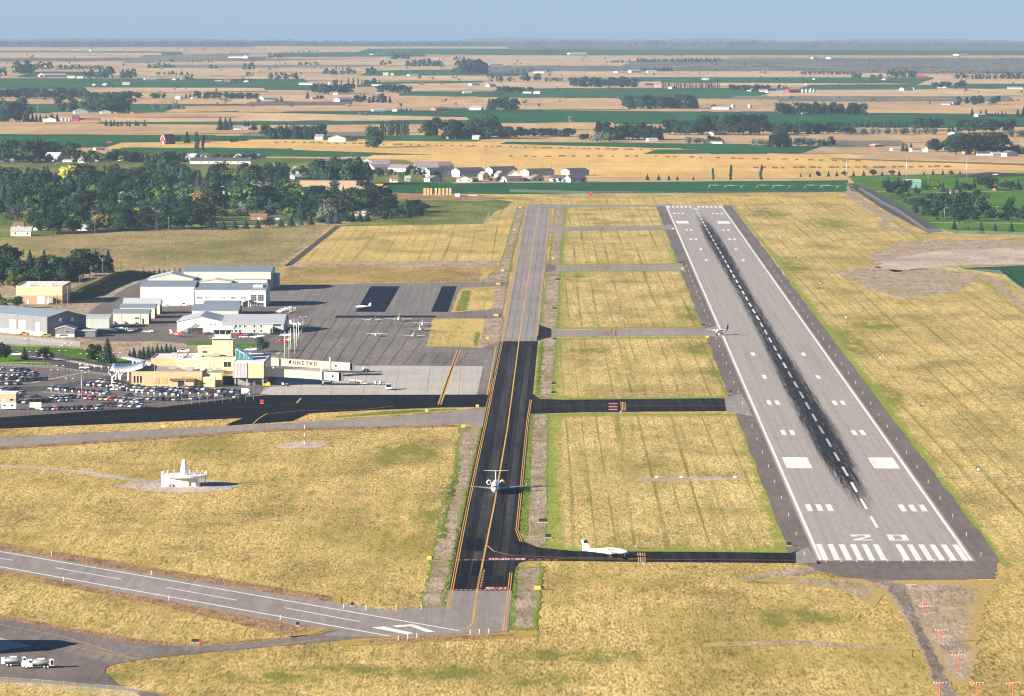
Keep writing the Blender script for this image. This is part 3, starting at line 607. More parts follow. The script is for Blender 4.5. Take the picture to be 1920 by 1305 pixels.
def ground_text(text, px, wm, hm, parent):
    """red painted panel whose lettering is turned towards traffic coming from beyond"""
    c = P(*px); cells, W = letters(text, 1.0, 1.0); cw = wm / (W + 3); ch = hm / 7.0
    root = sheet_w('red_panel', [(c.x - wm / 2, c.y - hm / 2), (c.x + wm / 2, c.y - hm / 2), (c.x + wm / 2, c.y + hm / 2), (c.x - wm / 2, c.y + hm / 2)], M_REDP, 24.8, parent)
    vs = []; fs = []
    for (x, y, a, b) in cells:
        x0, x1 = -(x - W / 2) * cw, -(x + a - W / 2) * cw; y0, y1 = -(y - 2.5) * ch, -(y + b - 2.5) * ch; n = len(vs)
        vs += [(c.x + x1, c.y + y1, LAYER * 25.5), (c.x + x0, c.y + y1, LAYER * 25.5), (c.x + x0, c.y + y0, LAYER * 25.5), (c.x + x1, c.y + y0, LAYER * 25.5)]; fs.append((n, n + 1, n + 2, n + 3))
    me = bpy.data.meshes.new('lettering'); me.from_pydata(vs, [], fs); me.update(); obj('lettering', me, M_WHITEP, root)
ground_text('20-APCH', (951, 1048.6), 11.2, 6.6, tax); ground_text('17-35', (931, 1103.2), 6.6, 6.4, tax)
# link taxiways to the runway
def link(px, m, k=22.3): return G('link_taxiway', px, m, k)
a1 = link([(972, 1000), (982, 1016), (1010, 1027), (1080, 1034), (1300, 1035), (1482, 1037), (1512, 1028), (1524, 1040), (1540, 1058), (1495, 1056), (1200, 1054), (990, 1051), (972, 1056), (966, 1066), (950, 1066), (955, 1000)], M_BLACK, 22.6)
sheet('grey_end', [(1492, 1036), (1514, 1026), (1528, 1042), (1532, 1057), (1493, 1056)], M_ASPH, 23.2, a1)
a2 = link([(998, 738), (1012, 748), (1060, 750), (1358, 747), (1390, 738), (1400, 760), (1412, 782), (1362, 771), (1100, 773), (1000, 776), (985, 776), (985, 738)], M_BLACK, 22.6)
sheet('grey_end', [(1358, 747), (1390, 738), (1402, 760), (1412, 782), (1362, 771)], M_ASPH, 23.2, a2)
a3 = link([(1008, 608), (1034, 617), (1060, 619), (1326, 615), (1345, 611), (1356, 634), (1330, 630), (1060, 631), (1035, 632), (1002, 640), (995, 640), (1000, 608)], M_ASPH); sheet('dark_patch', [(1010, 609), (1034, 617), (1034, 632), (1006, 639)], M_BLACK, 23.2, a3)
a4 = link([(1025, 492), (1050, 500), (1264, 496), (1276, 492), (1286, 510), (1270, 507), (1060, 508), (1022, 512)], M_ASPH); sheet('dark_patch', [(1026, 493), (1042, 499), (1042, 508), (1022, 511)], M_SHOULD, 23.2, a4)
a5 = link([(1030, 420), (1050, 427), (1245, 424), (1258, 420), (1264, 432), (1240, 430), (1050, 433), (1030, 436)], M_ASPH); a6 = link([(985, 388), (1000, 383), (1230, 384), (1262, 382), (1252, 390), (1240, 387), (1040, 388), (1030, 392)], M_ASPH)
# hold-position ladders on the links
def ladder(x, y0, y1, wd, parent):
    sheet('hold_base', [(x - wd, y0), (x + wd * 0.9, y0), (x + wd * 1.15, y1), (x - wd * 0.75, y1)], M_BLACKP, 24.2, parent)
    for i in range(4):
        f_ = -0.78 + i * 0.46; xx = x + wd * f_; sheet('hold_stripe', [(xx, y0), (xx + wd * 0.2, y0), (xx + wd * 0.4, y1), (xx + wd * 0.2, y1)], (M_YELP, M_WHITEP, M_YELP, plain('faded_orange_paint', (0.55, 0.22, 0.1)))[i] if i != 1 else plain('pale_yellow_paint', (0.68, 0.5, 0.2)), 24.8, parent)
ladder(1202, 1037, 1055, 9, a1); ladder(1168, 754, 770, 6, a2); ladder(1151, 618, 630, 5, a3); ladder(1137, 499, 507, 3.6, a4); ladder(1128, 426, 432, 3, a5)
for i, (y0, y1) in enumerate(((756, 758.6), (761.6, 764.4), (766.8, 769.6))):
    sheet('red_panel', [(1140, y0), (1158, y0), (1159, y1), (1141, y1)], M_REDP, 24.4, a2); sheet('lettering', [(1141.5, y0 + .7), (1157, y0 + .7), (1157.3, y1 - .7), (1142, y1 - .7)], plain('pink_worn_lettering', (0.62, 0.42, 0.45), var=0.4, scale=1.6), 24.9, a2)
for y0 in (622.5, 626): sheet('red_panel', [(1128, y0), (1144, y0), (1144, y0 + 1.4), (1128, y0 + 1.4)], M_REDP, 24.4, a3)
for pt, pr in (((1000, 1048), a1), ((1000, 762), a2), ((1010, 625), a3)):
    xe = {1048: 1500, 762: 1400, 625: 1440}[pt[1]]; line('lead_line', [pt, (xe, pt[1] + (3 if pt[1] == 1048 else -2))], 0.3, M_YELP, 24.0, pr)
# crossing runway at the lower left and its taxiways
G('taxiway_apron', [(-80, 1150), (0, 1160), (150, 1188), (260, 1207), (360, 1213), (480, 1206), (590, 1190), (640, 1176), (960, 1176), (952, 1184), (700, 1196), (400, 1222), (250, 1238), (200, 1250), (190, 1268), (215, 1286), (290, 1300), (420, 1330), (300, 1330), (250, 1297), (120, 1283), (-80, 1272)], M_APRON, 20.6)
r2 = G('crossing_runway', [(-300, 982), (0, 1031), (300, 1080), (620, 1129), (720, 1144), (838, 1138), (954, 1180), (880, 1188), (760, 1196), (600, 1192), (640, 1182), (590, 1176), (500, 1162), (300, 1124), (0, 1067), (-300, 1012)], M_ASPH, 21.5)
line('edge_line', [(-300, 985), (0, 1034.5), (430, 1108), (860, 1183)], 0.9, M_WHITEP, 23.2, r2); line('edge_line', [(-300, 1010), (0, 1063), (360, 1127), (730, 1193)], 0.9, M_WHITEP, 23.2, r2)
for a, b in (((-80, 1034), (24, 1051)), ((104, 1065), (228, 1087)), ((312, 1102), (444, 1126)), ((533, 1140), (674, 1166))): line('centreline_dash', [a, b], 0.7, M_WHITEP, 23.2, r2)
sheet('runway_digit', [(696, 1177), (720, 1175), (776, 1188), (762, 1190)], M_WHITEP, 23.2, r2); sheet('runway_digit', [(734, 1174), (774, 1171), (816, 1185), (800, 1186), (768, 1174.5), (744, 1176.5)], M_WHITEP, 23.2, r2)
line('lead_line', [(500, 1213), (620, 1196), (720, 1192), (850, 1183)], 0.35, M_YELP, 23.0, r2)
line('lead_line', [(-20, 1168), (120, 1194), (250, 1235)], 0.3, M_YELP, 21.2, r2); line('lead_line', [(110, 1207), (200, 1226), (260, 1237)], 0.3, M_YELP, 21.2, r2)
G('hangar_pad', [(-60, 1190), (0, 1196), (60, 1212), (0, 1221), (-60, 1226)], M_CONC, 21.0)
G('fuel_pad', [(-60, 1226), (85, 1214), (200, 1241), (196, 1262), (230, 1290), (0, 1274), (-60, 1270)], M_SHOULD, 21.0)
# upper left pavements: taxiway to the apron, apron, concrete, fresh black strip
G('taxiway', [(-60, 826), (0, 822), (300, 806), (560, 792), (760, 780), (906, 766), (935, 778), (906, 802), (868, 795), (520, 804), (250, 822), (0, 838), (-60, 842)], M_ASPH, 21.4)
G('reddish_verge', [(-60, 842), (0, 839), (250, 823), (520, 805), (868, 796), (866, 800), (520, 808), (250, 827), (0, 843)], M_DIRTR, 21, R3, 21)
apron = G('apron', [(500, 700), (530, 655), (556, 605), (500, 592), (498, 560), (518, 536), (700, 531), (955, 528), (948, 546), (940, 600), (938, 640), (925, 700), (912, 742), (500, 745)], M_APRON, 21)
sheet('grey_field', [(520, 537), (700, 532), (858, 534), (820, 592), (500, 594), (500, 560)], asphalt('pale_apron_asphalt', (0.215, 0.20, 0.19), var=0.14), 21.6, apron)
sheet('brown_bay', [(500, 577), (598, 577), (575, 594), (520, 597), (500, 590)], M_SHOULD, 22, apron)
sheet('concrete_stand', [(486, 741), (500, 728), (520, 712), (548, 692), (660, 686), (906, 687), (894, 741)], M_CONC, 22, apron)
sheet('dark_patch', [(695, 537), (750, 537), (722, 585), (667, 585)], M_PATCH, 22.2, apron); sheet('dark_patch', [(829, 537), (857, 537), (840, 585), (808, 585)], M_PATCH, 22.2, apron); sheet('dark_strip', [(630, 592), (818, 592), (816, 595.5), (628, 596)], M_PATCH, 22.2, apron)
rr = random.Random(5); CRK = plain('crack_sealant', (0.02, 0.02, 0.022), 0.9)
for i in range(17):
    x = 470 + i * 26; xt = x + 62 + rr.uniform(-4, 4); yt = 596 + rr.uniform(-1, 3); yb = 684; pts = []
    for j in range(9):
        t = j / 8; pts.append((x + (xt - x) * t + rr.uniform(-1.4, 1.4), yb + (yt - yb) * t))
    pts = [p for p in pts if p[0] < 905 - (p[1] - 600) * 0.1 and p[0] > 520 and not (795 < p[0] and p[1] < 652)]
    if len(pts) > 2: line('sealed_crack', pts, 0.42, CRK, 22.4, apron)
for i in range(9): line('sealed_crack', [(545 + i * 26, 592), (549 + i * 26, 588), (570 + i * 28, 540)], 0.16, CRK, 22.4, apron)
for y in (612, 655, 671, 682): line('sealed_crack', [(560 + rr.uniform(-20, 30), y), (700, y + rr.uniform(-1, 1)), (800 + rr.uniform(-40, 60), y)], 0.5, CRK, 22.4, apron)
for i in range(6): line('slab_joint', [(560 + i * 60, 741), (575 + i * 58, 687)], 0.2, M_APRON, 22.6, apron)
for y in (700, 714, 728): line('slab_joint', [(530, y), (900, y)], 0.6, M_APRON, 22.6, apron)
for o_ in (-0.55, 0.55): line('stand_line', [(824, 759), (840, 711), (861, 655)], 0.5, M_YELP, 23.2, apron, o_)
line('stand_line', [(824, 759), (840, 711), (861, 655)], 0.6, M_BLACKP, 23.0, apron)
G('black_strip', [(-60, 789), (0, 783), (220, 768), (300, 764), (470, 744), (500, 741), (916, 740), (909, 763), (830, 764), (700, 769), (580, 775), (548, 790), (430, 798), (424, 796), (456, 784), (300, 791), (0, 804), (-60, 808)], M_BLACK2, 22.8)
line('lead_line', [(470, 799), (485, 785), (500, 776), (570, 770), (680, 768), (740, 762)], 0.45, M_YELP, 23.6); line('stand_tick', [(556, 756), (564, 747)], 0.8, M_YELP, 23.6); line('lead_line', [(0, 794), (300, 775), (560, 757), (720, 753)], 0.25, plain('worn_yellow_paint', (0.2, 0.13, 0.07)), 23.4)
G('grass_island', [(552, 789), (582, 776), (700, 770), (830, 765), (905, 765), (800, 776), (640, 786)], M_GRASS, 23, R3, 31)
M_ISL = grass('island_weeds', [(0.10, 0.12, 0.025), (0.20, 0.215, 0.045), (0.42, 0.36, 0.11)], stripe=.4, green=(0.13, 0.17, 0.03), green_at=(.46, .64), dark=.5, rim=(0.46, 0.34, 0.12))
patch('weedy_ground', [(600, 783), (720, 770), (880, 765)], [(600, 787), (720, 779), (880, 768)], M_ISL, 23.4, 5.0, True, 'stuff', 32, 1.0, 'green weeds on the long grass island beside the black strip')
G('grass_strip', [(-60, 812), (0, 805), (300, 792), (418, 786), (426, 798), (300, 805), (0, 821), (-60, 824)], M_GRASS, 23, R3, 33)
G('grass_island', [(866, 540), (936, 537), (924, 580), (846, 586)], M_GRASSP, 23, R3, 34); G('grass_island', [(812, 598), (908, 597), (906, 640), (898, 652), (800, 649)], M_GRASSP, 23, R3, 35)
patch('weedy_ground', [(812, 600), (860, 599), (908, 598)], [(808, 618), (860, 620), (906, 622)], M_ISL, 23.5, 14.0, True, 'stuff', 36, 1.5, 'green weeds on the square grass island beside the apron'); patch('weedy_ground', [(862, 544), (848, 585)], [(890, 544), (880, 583)], M_ISL, 23.5, 4.0, True, 'stuff', 37, 1.2, 'green weeds on the sloping grass island by the dark patch'); patch('weedy_ground', [(888, 622), (884, 650)], [(906, 622), (898, 650)], M_ISL, 23.6, 2.5, True, 'stuff', 38, 1.0, 'green weeds at the gravel edge of the square grass island')
G('gravel_verge', [(930, 538), (950, 536), (944, 578), (922, 580)], M_DIRT, 23.2, R3, 38); G('gravel_verge', [(908, 598), (944, 596), (936, 640), (900, 654), (880, 636)], M_DIRT, 23.2, R3, 39)
line('apron_edge_mark', [(930, 650), (913, 741)], 0.5, M_YELP, 23.6)
# airport yards and roads at the far left
G('yard_ground', [(-300, 520), (200, 506), (345, 500), (520, 500), (520, 545), (500, 560), (560, 605), (520, 690), (500, 742), (220, 770), (-300, 800)], M_DIRT, 17, R2)
G('yard_paving', [(205, 560), (330, 540), (520, 545), (560, 605), (530, 655), (470, 690), (440, 690), (420, 650), (300, 640), (206, 640), (150, 634), (206, 604)], M_LOT, 19)
line('yard_road', [(330, 512), (262, 540), (208, 575), (190, 592)], 16, M_LOT, 20)
G('yard_paving', [(-60, 626), (60, 632), (150, 640), (150, 650), (-60, 642)], M_CONC, 20)
G('lawn', [(0, 648), (60, 650), (150, 654), (230, 674), (300, 690), (170, 684), (60, 684), (-60, 680), (-60, 645)], M_LAWN, 20, R3, 41)
G('lawn', [(345, 641), (400, 640), (400, 646), (350, 648)], M_LAWN, 20, R3, 42); G('lawn', [(438, 645), (480, 644), (478, 656), (440, 656)], M_LAWN, 20, R3, 43); G('lawn', [(538, 640), (560, 630), (556, 648), (535, 650)], M_LAWN, 22, R3, 44)
line('entry_road', [(-40, 655), (40, 660), (100, 673), (180, 690), (260, 700)], 24, M_ROAD, 21); line('sidewalk', [(60, 668), (120, 675), (190, 688)], 5, M_DIRTP, 21.6)
G('parking_lot', [(-60, 680), (60, 684), (170, 688), (300, 700), (380, 706), (470, 712), (500, 720), (486, 741), (440, 752), (220, 769), (-60, 788)], M_LOT, 20.5)
line('kerb_island', [(80, 735), (160, 741), (260, 747)], 2.6, M_DIRTP, 22); line('kerb_island', [(0, 681), (50, 680), (96, 681)], 4.0, plain('yellow_kerb', (0.5, 0.33, 0.12)), 22); line('lane_edge', [(0, 722), (60, 718), (120, 706), (150, 700)], 1.6, M_DIRTP, 22)
G('parking_road', [(0, 727), (90, 724), (150, 714), (210, 704), (250, 706), (200, 718), (110, 730), (0, 741)], M_ROAD, 21.4)
# ------------------------------------------------------------------ buildings
W_CREAM = ribbed('cream_metal_wall', (0.60, 0.55, 0.40), 0.9); W_WHITE = ribbed('white_metal_wall', (0.64, 0.62, 0.54), 0.9); W_GREY = ribbed('grey_metal_wall', (0.15, 0.155, 0.165), 0.9); W_GREEN = ribbed('pale_green_metal_wall', (0.36, 0.41, 0.38), 1.2)
R_BLUE = ribbed('blue_grey_metal_roof', (0.20, 0.245, 0.30), 0.8, 0.4); R_PALE = ribbed('pale_metal_roof', (0.42, 0.45, 0.48), 0.8, 0.4); R_WHITE = plain('white_membrane_roof', (0.66, 0.67, 0.68), 0.6); R_GRAV = plain('gravel_roof', (0.30, 0.26, 0.22), 0.9)
W_STUC = plain('cream_stucco', (0.60, 0.475, 0.255), 0.85, var=0.08, scale=0.2); W_BRICK = plain('tan_brick', (0.47, 0.33, 0.19), 0.85, var=0.15, scale=0.6); W_BASE = plain('brown_block_wall', (0.36, 0.23, 0.15), 0.9); W_TAN = plain('tan_panel_wall', (0.52, 0.40, 0.255), 0.8, var=0.06)
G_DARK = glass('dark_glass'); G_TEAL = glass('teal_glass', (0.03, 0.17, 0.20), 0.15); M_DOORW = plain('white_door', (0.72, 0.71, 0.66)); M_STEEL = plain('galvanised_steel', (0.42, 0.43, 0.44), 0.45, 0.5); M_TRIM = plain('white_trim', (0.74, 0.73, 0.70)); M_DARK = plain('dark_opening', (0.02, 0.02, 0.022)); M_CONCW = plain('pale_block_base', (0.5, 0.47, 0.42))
RB = -RA
class Bld:
    def __init__(s, name, label, cat, xl, yb, xr, rz=RB, group=None):
        s.p = P(xl, yb); s.s = F / s.p.y; s.xl = xl; s.yb = yb; s.W = (xr - xl) / s.s / max(0.3, math.cos(rz - 0)); s.rz = rz
        s.o = thing(name, label, cat, s.p, rz, group)
    def X(s, px): return (px - s.xl) / s.s
    def Z(s, py): return (s.yb - py) / s.s
    def box(s, name, m, x0, x1, y0, y1, z0, z1, par=None): return MB().box(x0, x1, y0, y1, z0, z1).build(name, m, par or s.o)
    def gable(s, x0, x1, y0, y1, h, rise, wm, rm, axis='x', ov=0.4, z0=0.0, thick=0.25, wn='wall', rn='roof'):
        a, b, c, d = (y0, y1, x0, x1) if axis == 'x' else (x0, x1, y0, y1)
        mid = (a + b) / 2; sl = rise / (mid - a)
        wl = MB().prism([(a, z0), (b, z0), (b, h), (mid, h + rise), (a, h)], c, d, axis).build(wn, wm, s.o)
        lo = h - ov * sl + 0.03
        rf = MB().prism([(a - ov, lo), (mid, h + rise + 0.03), (b + ov, lo), (b + ov, lo + thick), (mid, h + rise + 0.03 + thick), (a - ov, lo + thick)], c - ov, d + ov, axis).build(rn, rm, s.o)
        return wl, rf
    def flat(s, x0, x1, y0, y1, h, wm, rm, z0=0.0, par=0.5, wn='wall', rn='roof'):
        wl = s.box(wn, wm, x0, x1, y0, y1, z0, h); t = 0.35
        mb = MB().box(x0 + t, x1 - t, y0 + t, y1 - t, h + 0.01, h + 0.12)
        rf = mb.build(rn, rm, s.o)
        mb = MB(); z1 = h + par
        mb.box(x0 - .06, x1 + .06, y0 - .06, y0 + t, h + .005, z1); mb.box(x0 - .06, x1 + .06, y1 - t, y1 + .06, h + .005, z1); mb.box(x0 - .06, x0 + t, y0 + t, y1 - t, h + .005, z1); mb.box(x1 - t, x1 + .06, y0 + t, y1 - t, h + .005, z1)
        mb.build('parapet', wm if par > 0.3 else M_TRIM, s.o); return wl, rf
    def win(s, x0, x1, z0, z1, y=0.0, m=None, name='window', fr=0.12, nx=1, nz=1, fm=None):
        f = s.box(name, fm or M_TRIM, x0, x1, y - 0.05, y + 0.02, z0, z1)
        dx = (x1 - x0) / nx; dz = (z1 - z0) / nz
        for i in range(nx):
            for j in range(nz): s.box('pane', m or G_DARK, x0 + i * dx + fr / 2, x0 + (i + 1) * dx - fr / 2, y - 0.08, y - 0.04, z0 + j * dz + fr / 2, z0 + (j + 1) * dz - fr / 2, f)
        return f
    def winx(s, px0, px1, py0, py1, y=0.0, **k): return s.win(s.X(px0), s.X(px1), s.Z(py1), s.Z(py0), y, **k)
    def door(s, x0, x1, h, y=0.0, m=None, name='door', z0=0.03):
        d = s.box(name, m or M_DOORW, x0, x1, y - 0.06, y + 0.02, z0, h); return d
    def side(s, name, m, x, y0, y1, z0, z1, par=None): return s.box(name, m, x - 0.02, x + 0.07, y0, y1, z0, z1, par)

# --- hangars behind the apron
b = Bld('hangar', 'tall white hangar with blue-grey roof standing farthest back beside the dry field', 'hangar', 345, 544, 508)
b.gable(0, b.W, 0, 44, b.Z(509), 1.9, W_CREAM, R_BLUE); 
for i in range(3): b.side('hangar_door', M_STEEL if i % 2 else R_BLUE, b.W, 4 + i * 12.5, 15 + i * 12.5, 0.05, 8.6)
b.box('lean_to', W_WHITE, b.X(440), b.X(503), -9, -0.05, 0, 6.4); b.box('lean_to_roof', R_BLUE, b.X(440) - .3, b.X(503) + .3, -9.3, -0.1, 6.42, 6.7); b.box('corner_annex', W_CREAM, b.W + 0.1, b.W + 3, 30, 43, 0, 8)
b.box('door_canopy', M_TRIM, b.X(500), b.X(506), -9.6, -9.02, 4.2, 4.4); b.door(b.X(470), b.X(474), 2.3, -9)
b = Bld('hangar', 'white hangar showing a shallow gable with four small dark windows above the long hangar', 'hangar', 277, 548, 362)
b.gable(0, b.W, 0, 34, b.Z(523), 3.0, W_CREAM, R_PALE, 'y')
for x in (300, 306.5, 326, 338): b.winx(x - 2, x + 2, 526, 529)
b = Bld('storage_shed', 'low curved-roof shed between the two white hangars', 'shed', 371, 548, 433); b.gable(0, b.W, 0, 22, b.Z(528.5), 1.3, W_CREAM, R_PALE, 'y'); b.door(3, 6, 2.4)
b = Bld('hangar', 'long white hangar with office windows and tall glazed corner facing the yard', 'hangar', 262, 574.5, 499)
dv = b.X(364)
b.gable(0, dv - 0.06, 5, 40, b.Z(538), 2.2, W_WHITE, R_BLUE); b.gable(dv, b.W, 0, 38, b.Z(543), 2.6, W_WHITE, R_BLUE)
for x0, x1, n in ((369, 379, 4), (385.5, 388, 1), (392.5, 395, 1), (413, 415.5, 1), (419, 421.5, 1), (432.5, 442, 4), (452, 462, 4)): b.winx(x0, x1, 556.5, 559.5, nx=n)
for x0, x1 in ((471, 481.5), (484, 494.8)):
    b.winx(x0, x1, 552, 563.5, nx=3, nz=3); b.winx(x0, x1, 567, 576, nx=3, nz=2)
p_ = b.box('porch', M_TRIM, b.X(452), b.X(468), -3, -0.1, 3.6, 3.9); b.box('porch_post', M_TRIM, b.X(452), b.X(453), -3, -2.7, 0, 3.58, p_); b.box('porch_post', M_TRIM, b.X(467), b.X(468), -3, -2.7, 0, 3.58, p_); b.door(b.X(455), b.X(465), 2.6, m=G_DARK)
b.box('downpipe', M_STEEL, dv - 0.1, dv + 0.1, -0.2, -0.06, 0.1, b.Z(544)); b.box('roof_dormer', M_TRIM, b.X(474), b.X(492), 6, 16, b.Z(543) + 1.2, b.Z(543) + 2.2)
for i in range(2): b.side('hangar_door', M_STEEL, b.W, 3 + i * 16, 18 + i * 16, 0.05, 8.2)
# --- row of small hangars
for i, (xl, xr, yb, yt, rm, lb) in enumerate(((212, 279, 607.5, 587, R_BLUE, 'small cream hangar with a name board and parked cars in front'), (225, 290, 597, 577, R_BLUE, 'cream hangar with blue-grey roof, middle of the row of three small hangars'), (231, 300, 589, 570, R_PALE, 'cream hangar with pale steep roof at the back of the row of three small hangars'))):
    b = Bld('small_hangar', lb, 'hangar', xl, yb, xr); b.gable(0, b.W, 0, 15, b.Z(yt), 1.5 if i < 2 else 2.6, W_CREAM, rm)
    if i == 0:
        b.win(b.X(252), b.X(261), b.Z(598), b.Z(594.5), name='name_board', nx=1, m=M_DARK); b.door(b.X(219), b.X(222.5), 2.6); b.door(b.X(267), b.X(270.5), 2.9, m=M_DARK); b.box('downpipe', M_STEEL, b.X(228) - .08, b.X(228) + .08, -0.16, -0.05, .1, 5.2); b.box('downpipe', M_STEEL, b.X(263), b.X(263) + .16, -0.16, -0.05, .1, 5.2)
    for j in range(2): b.side('hangar_door', M_DARK, b.W, 1.5 + j * 7, 7 + j * 7, 0.05, 4.6)
b = Bld('workshop', 'low workshop with blue-grey roof and raised clerestory behind the green office building', 'building', 360, 594, 447); b.gable(0, b.W, 0, 30, 3.2, 2.6, W_CREAM, R_BLUE); b.gable(b.X(378), b.X(444), 18, 40, 5.6, 1.2, W_CREAM, R_BLUE, rn='clerestory_roof', wn='clerestory_wall'); b.side('shed_door', M_DARK, b.W, 4, 22, 0.05, 2.9); b.door(4, 5.2, 2.2)
b = Bld('office_building', 'flying-school building with white gable wall and long pale green windowed wing', 'building', 332, 623, 533)
xm = b.X(418)
b.gable(0, xm - .06, 0, 46, b.Z(603.5), 2.6, W_WHITE, R_PALE, 'y'); b.gable(xm, b.W, -4, 40, b.Z(606), 3.4, W_GREEN, R_PALE)
for x in (443.5, 451, 460, 478, 491): b.winx(x - 1.8, x + 1.8, 608, 612.5, y=-4)
for x in (443.5, 451, 478, 491): b.winx(x - 1.8, x + 1.8, 617, 621.5, y=-4)
b.winx(513, 528, 605.5, 610.5, y=-4, nx=3); b.winx(514, 527, 616, 623, y=-4, nx=3); b.box('porch', W_WHITE, b.X(503), b.X(513), -8, -4.05, 0, 3.4); b.door(b.X(509), b.X(512), 2.6, -8.0, m=M_DARK)
st = b.box('outside_stair', M_STEEL, b.X(338), b.X(339.5), -1.6, -0.1, 0.05, 0.5)
for i in range(9): b.box('step', M_STEEL, b.X(339.5) + i * 0.8, b.X(339.5) + (i + 1) * 0.8, -1.6, -0.1, 0.5 + i * 0.45, 0.7 + i * 0.45, st)
b.door(b.X(364), b.X(367), 5.2, z0=4.0); b.winx(394, 397, 606, 609); b.winx(402, 405, 606, 609)
# --- left edge buildings
b = Bld('maintenance_hangar', 'big dark grey hangar with three white doors and pale block base', 'hangar', 88.5, 631, 89.5, rz=math.radians(-52)); L = 62.0
b.gable(-L, 0, 0, 23, 9.4, 2.8, W_GREY, R_BLUE); b.box('block_base', M_CONCW, -L + .05, -.05, -0.12, -0.02, 0.03, 2.1)
for xa, xb, h in ((-34.5, -28.5, 6.8), (-25.5, -19.5, 6.8), (-10.0, -6.4, 6.6)): b.box('roll_door', M_DOORW, xa, xb, -0.2, -0.08, 0.05, h)
for xa in (-27, -13): b.box('downpipe', M_STEEL, xa, xa + .2, -0.25, -0.1, 0.05, 9.2)
for ya in (7, 14): b.side('window', M_TRIM, 0, ya, ya + 1.6, 7.2, 9.0)
b = Bld('grey_annex', 'low grey annex with pale roof attached beside the dark hangar', 'building', 104, 632.5, 140); b.gable(0, b.W, 0, 16, b.Z(617), 1.4, W_GREY, R_PALE, 'y'); b.box('block_base', M_CONCW, .05, b.W - .05, -0.1, -.02, .03, 1.7); b.box('side_wing', W_GREY, b.W + .05, b.W + 10, 3, 14, 0, 3.0); b.box('wing_roof', R_PALE, b.W, b.W + 10.3, 2.6, 14.3, 3.02, 3.25); b.win(5, 6.4, 2.4, 3.4)
b = Bld('metal_shed', 'ribbed pale green metal shed with light roof beside the dark hangar', 'shed', 157, 616, 205); b.gable(0, b.W, 0, 22, b.Z(596), 1.0, W_GREEN, R_PALE); b.door(2, 3.2, 2.2)
b = Bld('brick_warehouse', 'flat-roofed warehouse, cream above and brown below, with a white roll door', 'building', 30, 569.5, 117); b.flat(0, b.W, 0, 48, b.Z(537.5), W_TAN, R_WHITE, par=0.5); b.box('brown_base', W_BASE, -.03, b.W + .03, -0.08, -0.01, .02, b.Z(554)); b.side('brown_base', W_BASE, b.W, 0.1, 47.9, .02, b.Z(554))
b.door(b.X(70), b.X(83.5), b.Z(555.5), -0.1); b.door(b.X(92), b.X(102), b.Z(557), -0.1, m=M_DARK); b.door(b.X(51), b.X(54), 2.2, -0.1)
for x, y in ((92, 6), (76, 22), (50, 10)): b.box('roof_unit', M_TRIM, b.X(x) - 1.2, b.X(x) + 1.2, y, y + 3, b.Z(537.5) + .13, b.Z(537.5) + 1.6)
b = Bld('hut', 'low flat-roofed white hut behind the fence at the end of the parked cars', 'building', -14, 757, 30); b.flat(0, b.W, 0, 12, 4.2, W_BRICK, R_WHITE, par=0.25); b.door(4, 5.2, 2.2); b.win(7, 8.6, 1.2, 2.2)
# --- terminal, one building with its parts
b = Bld('terminal_building', 'cream airport terminal with stepped roofs and glazed atrium beside the control tower', 'terminal', 246.5, 724, 379.5)
b.flat(0, b.W, 0, 38, b.Z(698), W_BRICK, R_GRAV, par=0.4)
b.flat(b.X(333), b.X(369) - .05, 22, 60, 10.0, W_STUC, R_WHITE, par=0.3, wn='upper_wall', rn='upper_roof'); b.flat(b.X(369), b.X(437), 20, 46, 10.9, W_STUC, R_GRAV, par=0.35, wn='office_wall', rn='office_roof')
b.flat(b.X(269), b.X(333) - .05, 40, 72, 9.0, W_BRICK, R_WHITE, par=0.4, wn='brick_wing', rn='wing_roof'); b.box('stair_tower', W_WHITE, b.X(325), b.X(333), 33, 39.9, 6, 11.4)
for z_ in (7.2, 8.8, 10.2): b.win(b.X(327), b.X(330.5), z_, z_ + 1.0, 33, m=G_TEAL)
for x0, x1, n in ((371.5, 388, 3), (391.5, 395.5, 1)): b.win(b.X(x0), b.X(x1), 6.9, 9.2, 20, nx=n, m=glass('pale_blind_glass', (0.35, 0.38, 0.33), 0.3))
b.win(b.X(414), b.X(428), 7.0, 9.4, 20, nx=2); b.door(b.X(405), b.X(408), 8.3, 20, z0=6.2)
for i, x in enumerate((340, 344, 350, 355, 360, 366, 373, 376)): b.win(b.X(x), b.X(x) + .5, 2.2, 4.4, 0, m=W_BASE, name='slot_window', fr=0.02)
for x0, x1 in ((288, 299), (304, 314)): b.box('brown_panel', plain('brown_louvre', (0.36, 0.25, 0.12)), b.X(x0), b.X(x1), -0.09, -0.02, 1.0, 3.6)
for x in (250, 256, 262): b.win(b.X(x), b.X(x) + .9, 1.4, 4.6, 0, m=G_DARK)
e_ = b.box('entrance_porch', W_BRICK, b.X(321), b.X(366), -7, -0.1, 0, 3.0); b.box('porch_roof', plain('brown_porch_roof', (0.18, 0.11, 0.06)), b.X(320), b.X(367), -8, -0.12, 3.02, 3.4, e_); b.box('porch_opening', M_DARK, b.X(336), b.X(348), -7.1, -7.02, 0.1, 2.8, e_)
b.flat(b.X(383), b.X(405), -5, -0.5, 4.0, W_STUC, R_WHITE, par=0.2, wn='store_wall', rn='store_roof'); b.box('link_wall', W_STUC, b.X(380), b.X(416), 2, 19.8, 0, 5.6); b.box('link_roof', R_GRAV, b.X(380), b.X(416), 2, 19.8, 5.62, 5.8)
b.box('loading_canopy', M_TRIM, b.X(416), b.X(444), 8, 22, 3.9, 4.1)
b.flat(b.X(437) + .05, b.X(495), 0.6, 56, 10.3, W_STUC, R_WHITE, z0=3.6, par=0.25, wn='concourse_wall', rn='concourse_roof')
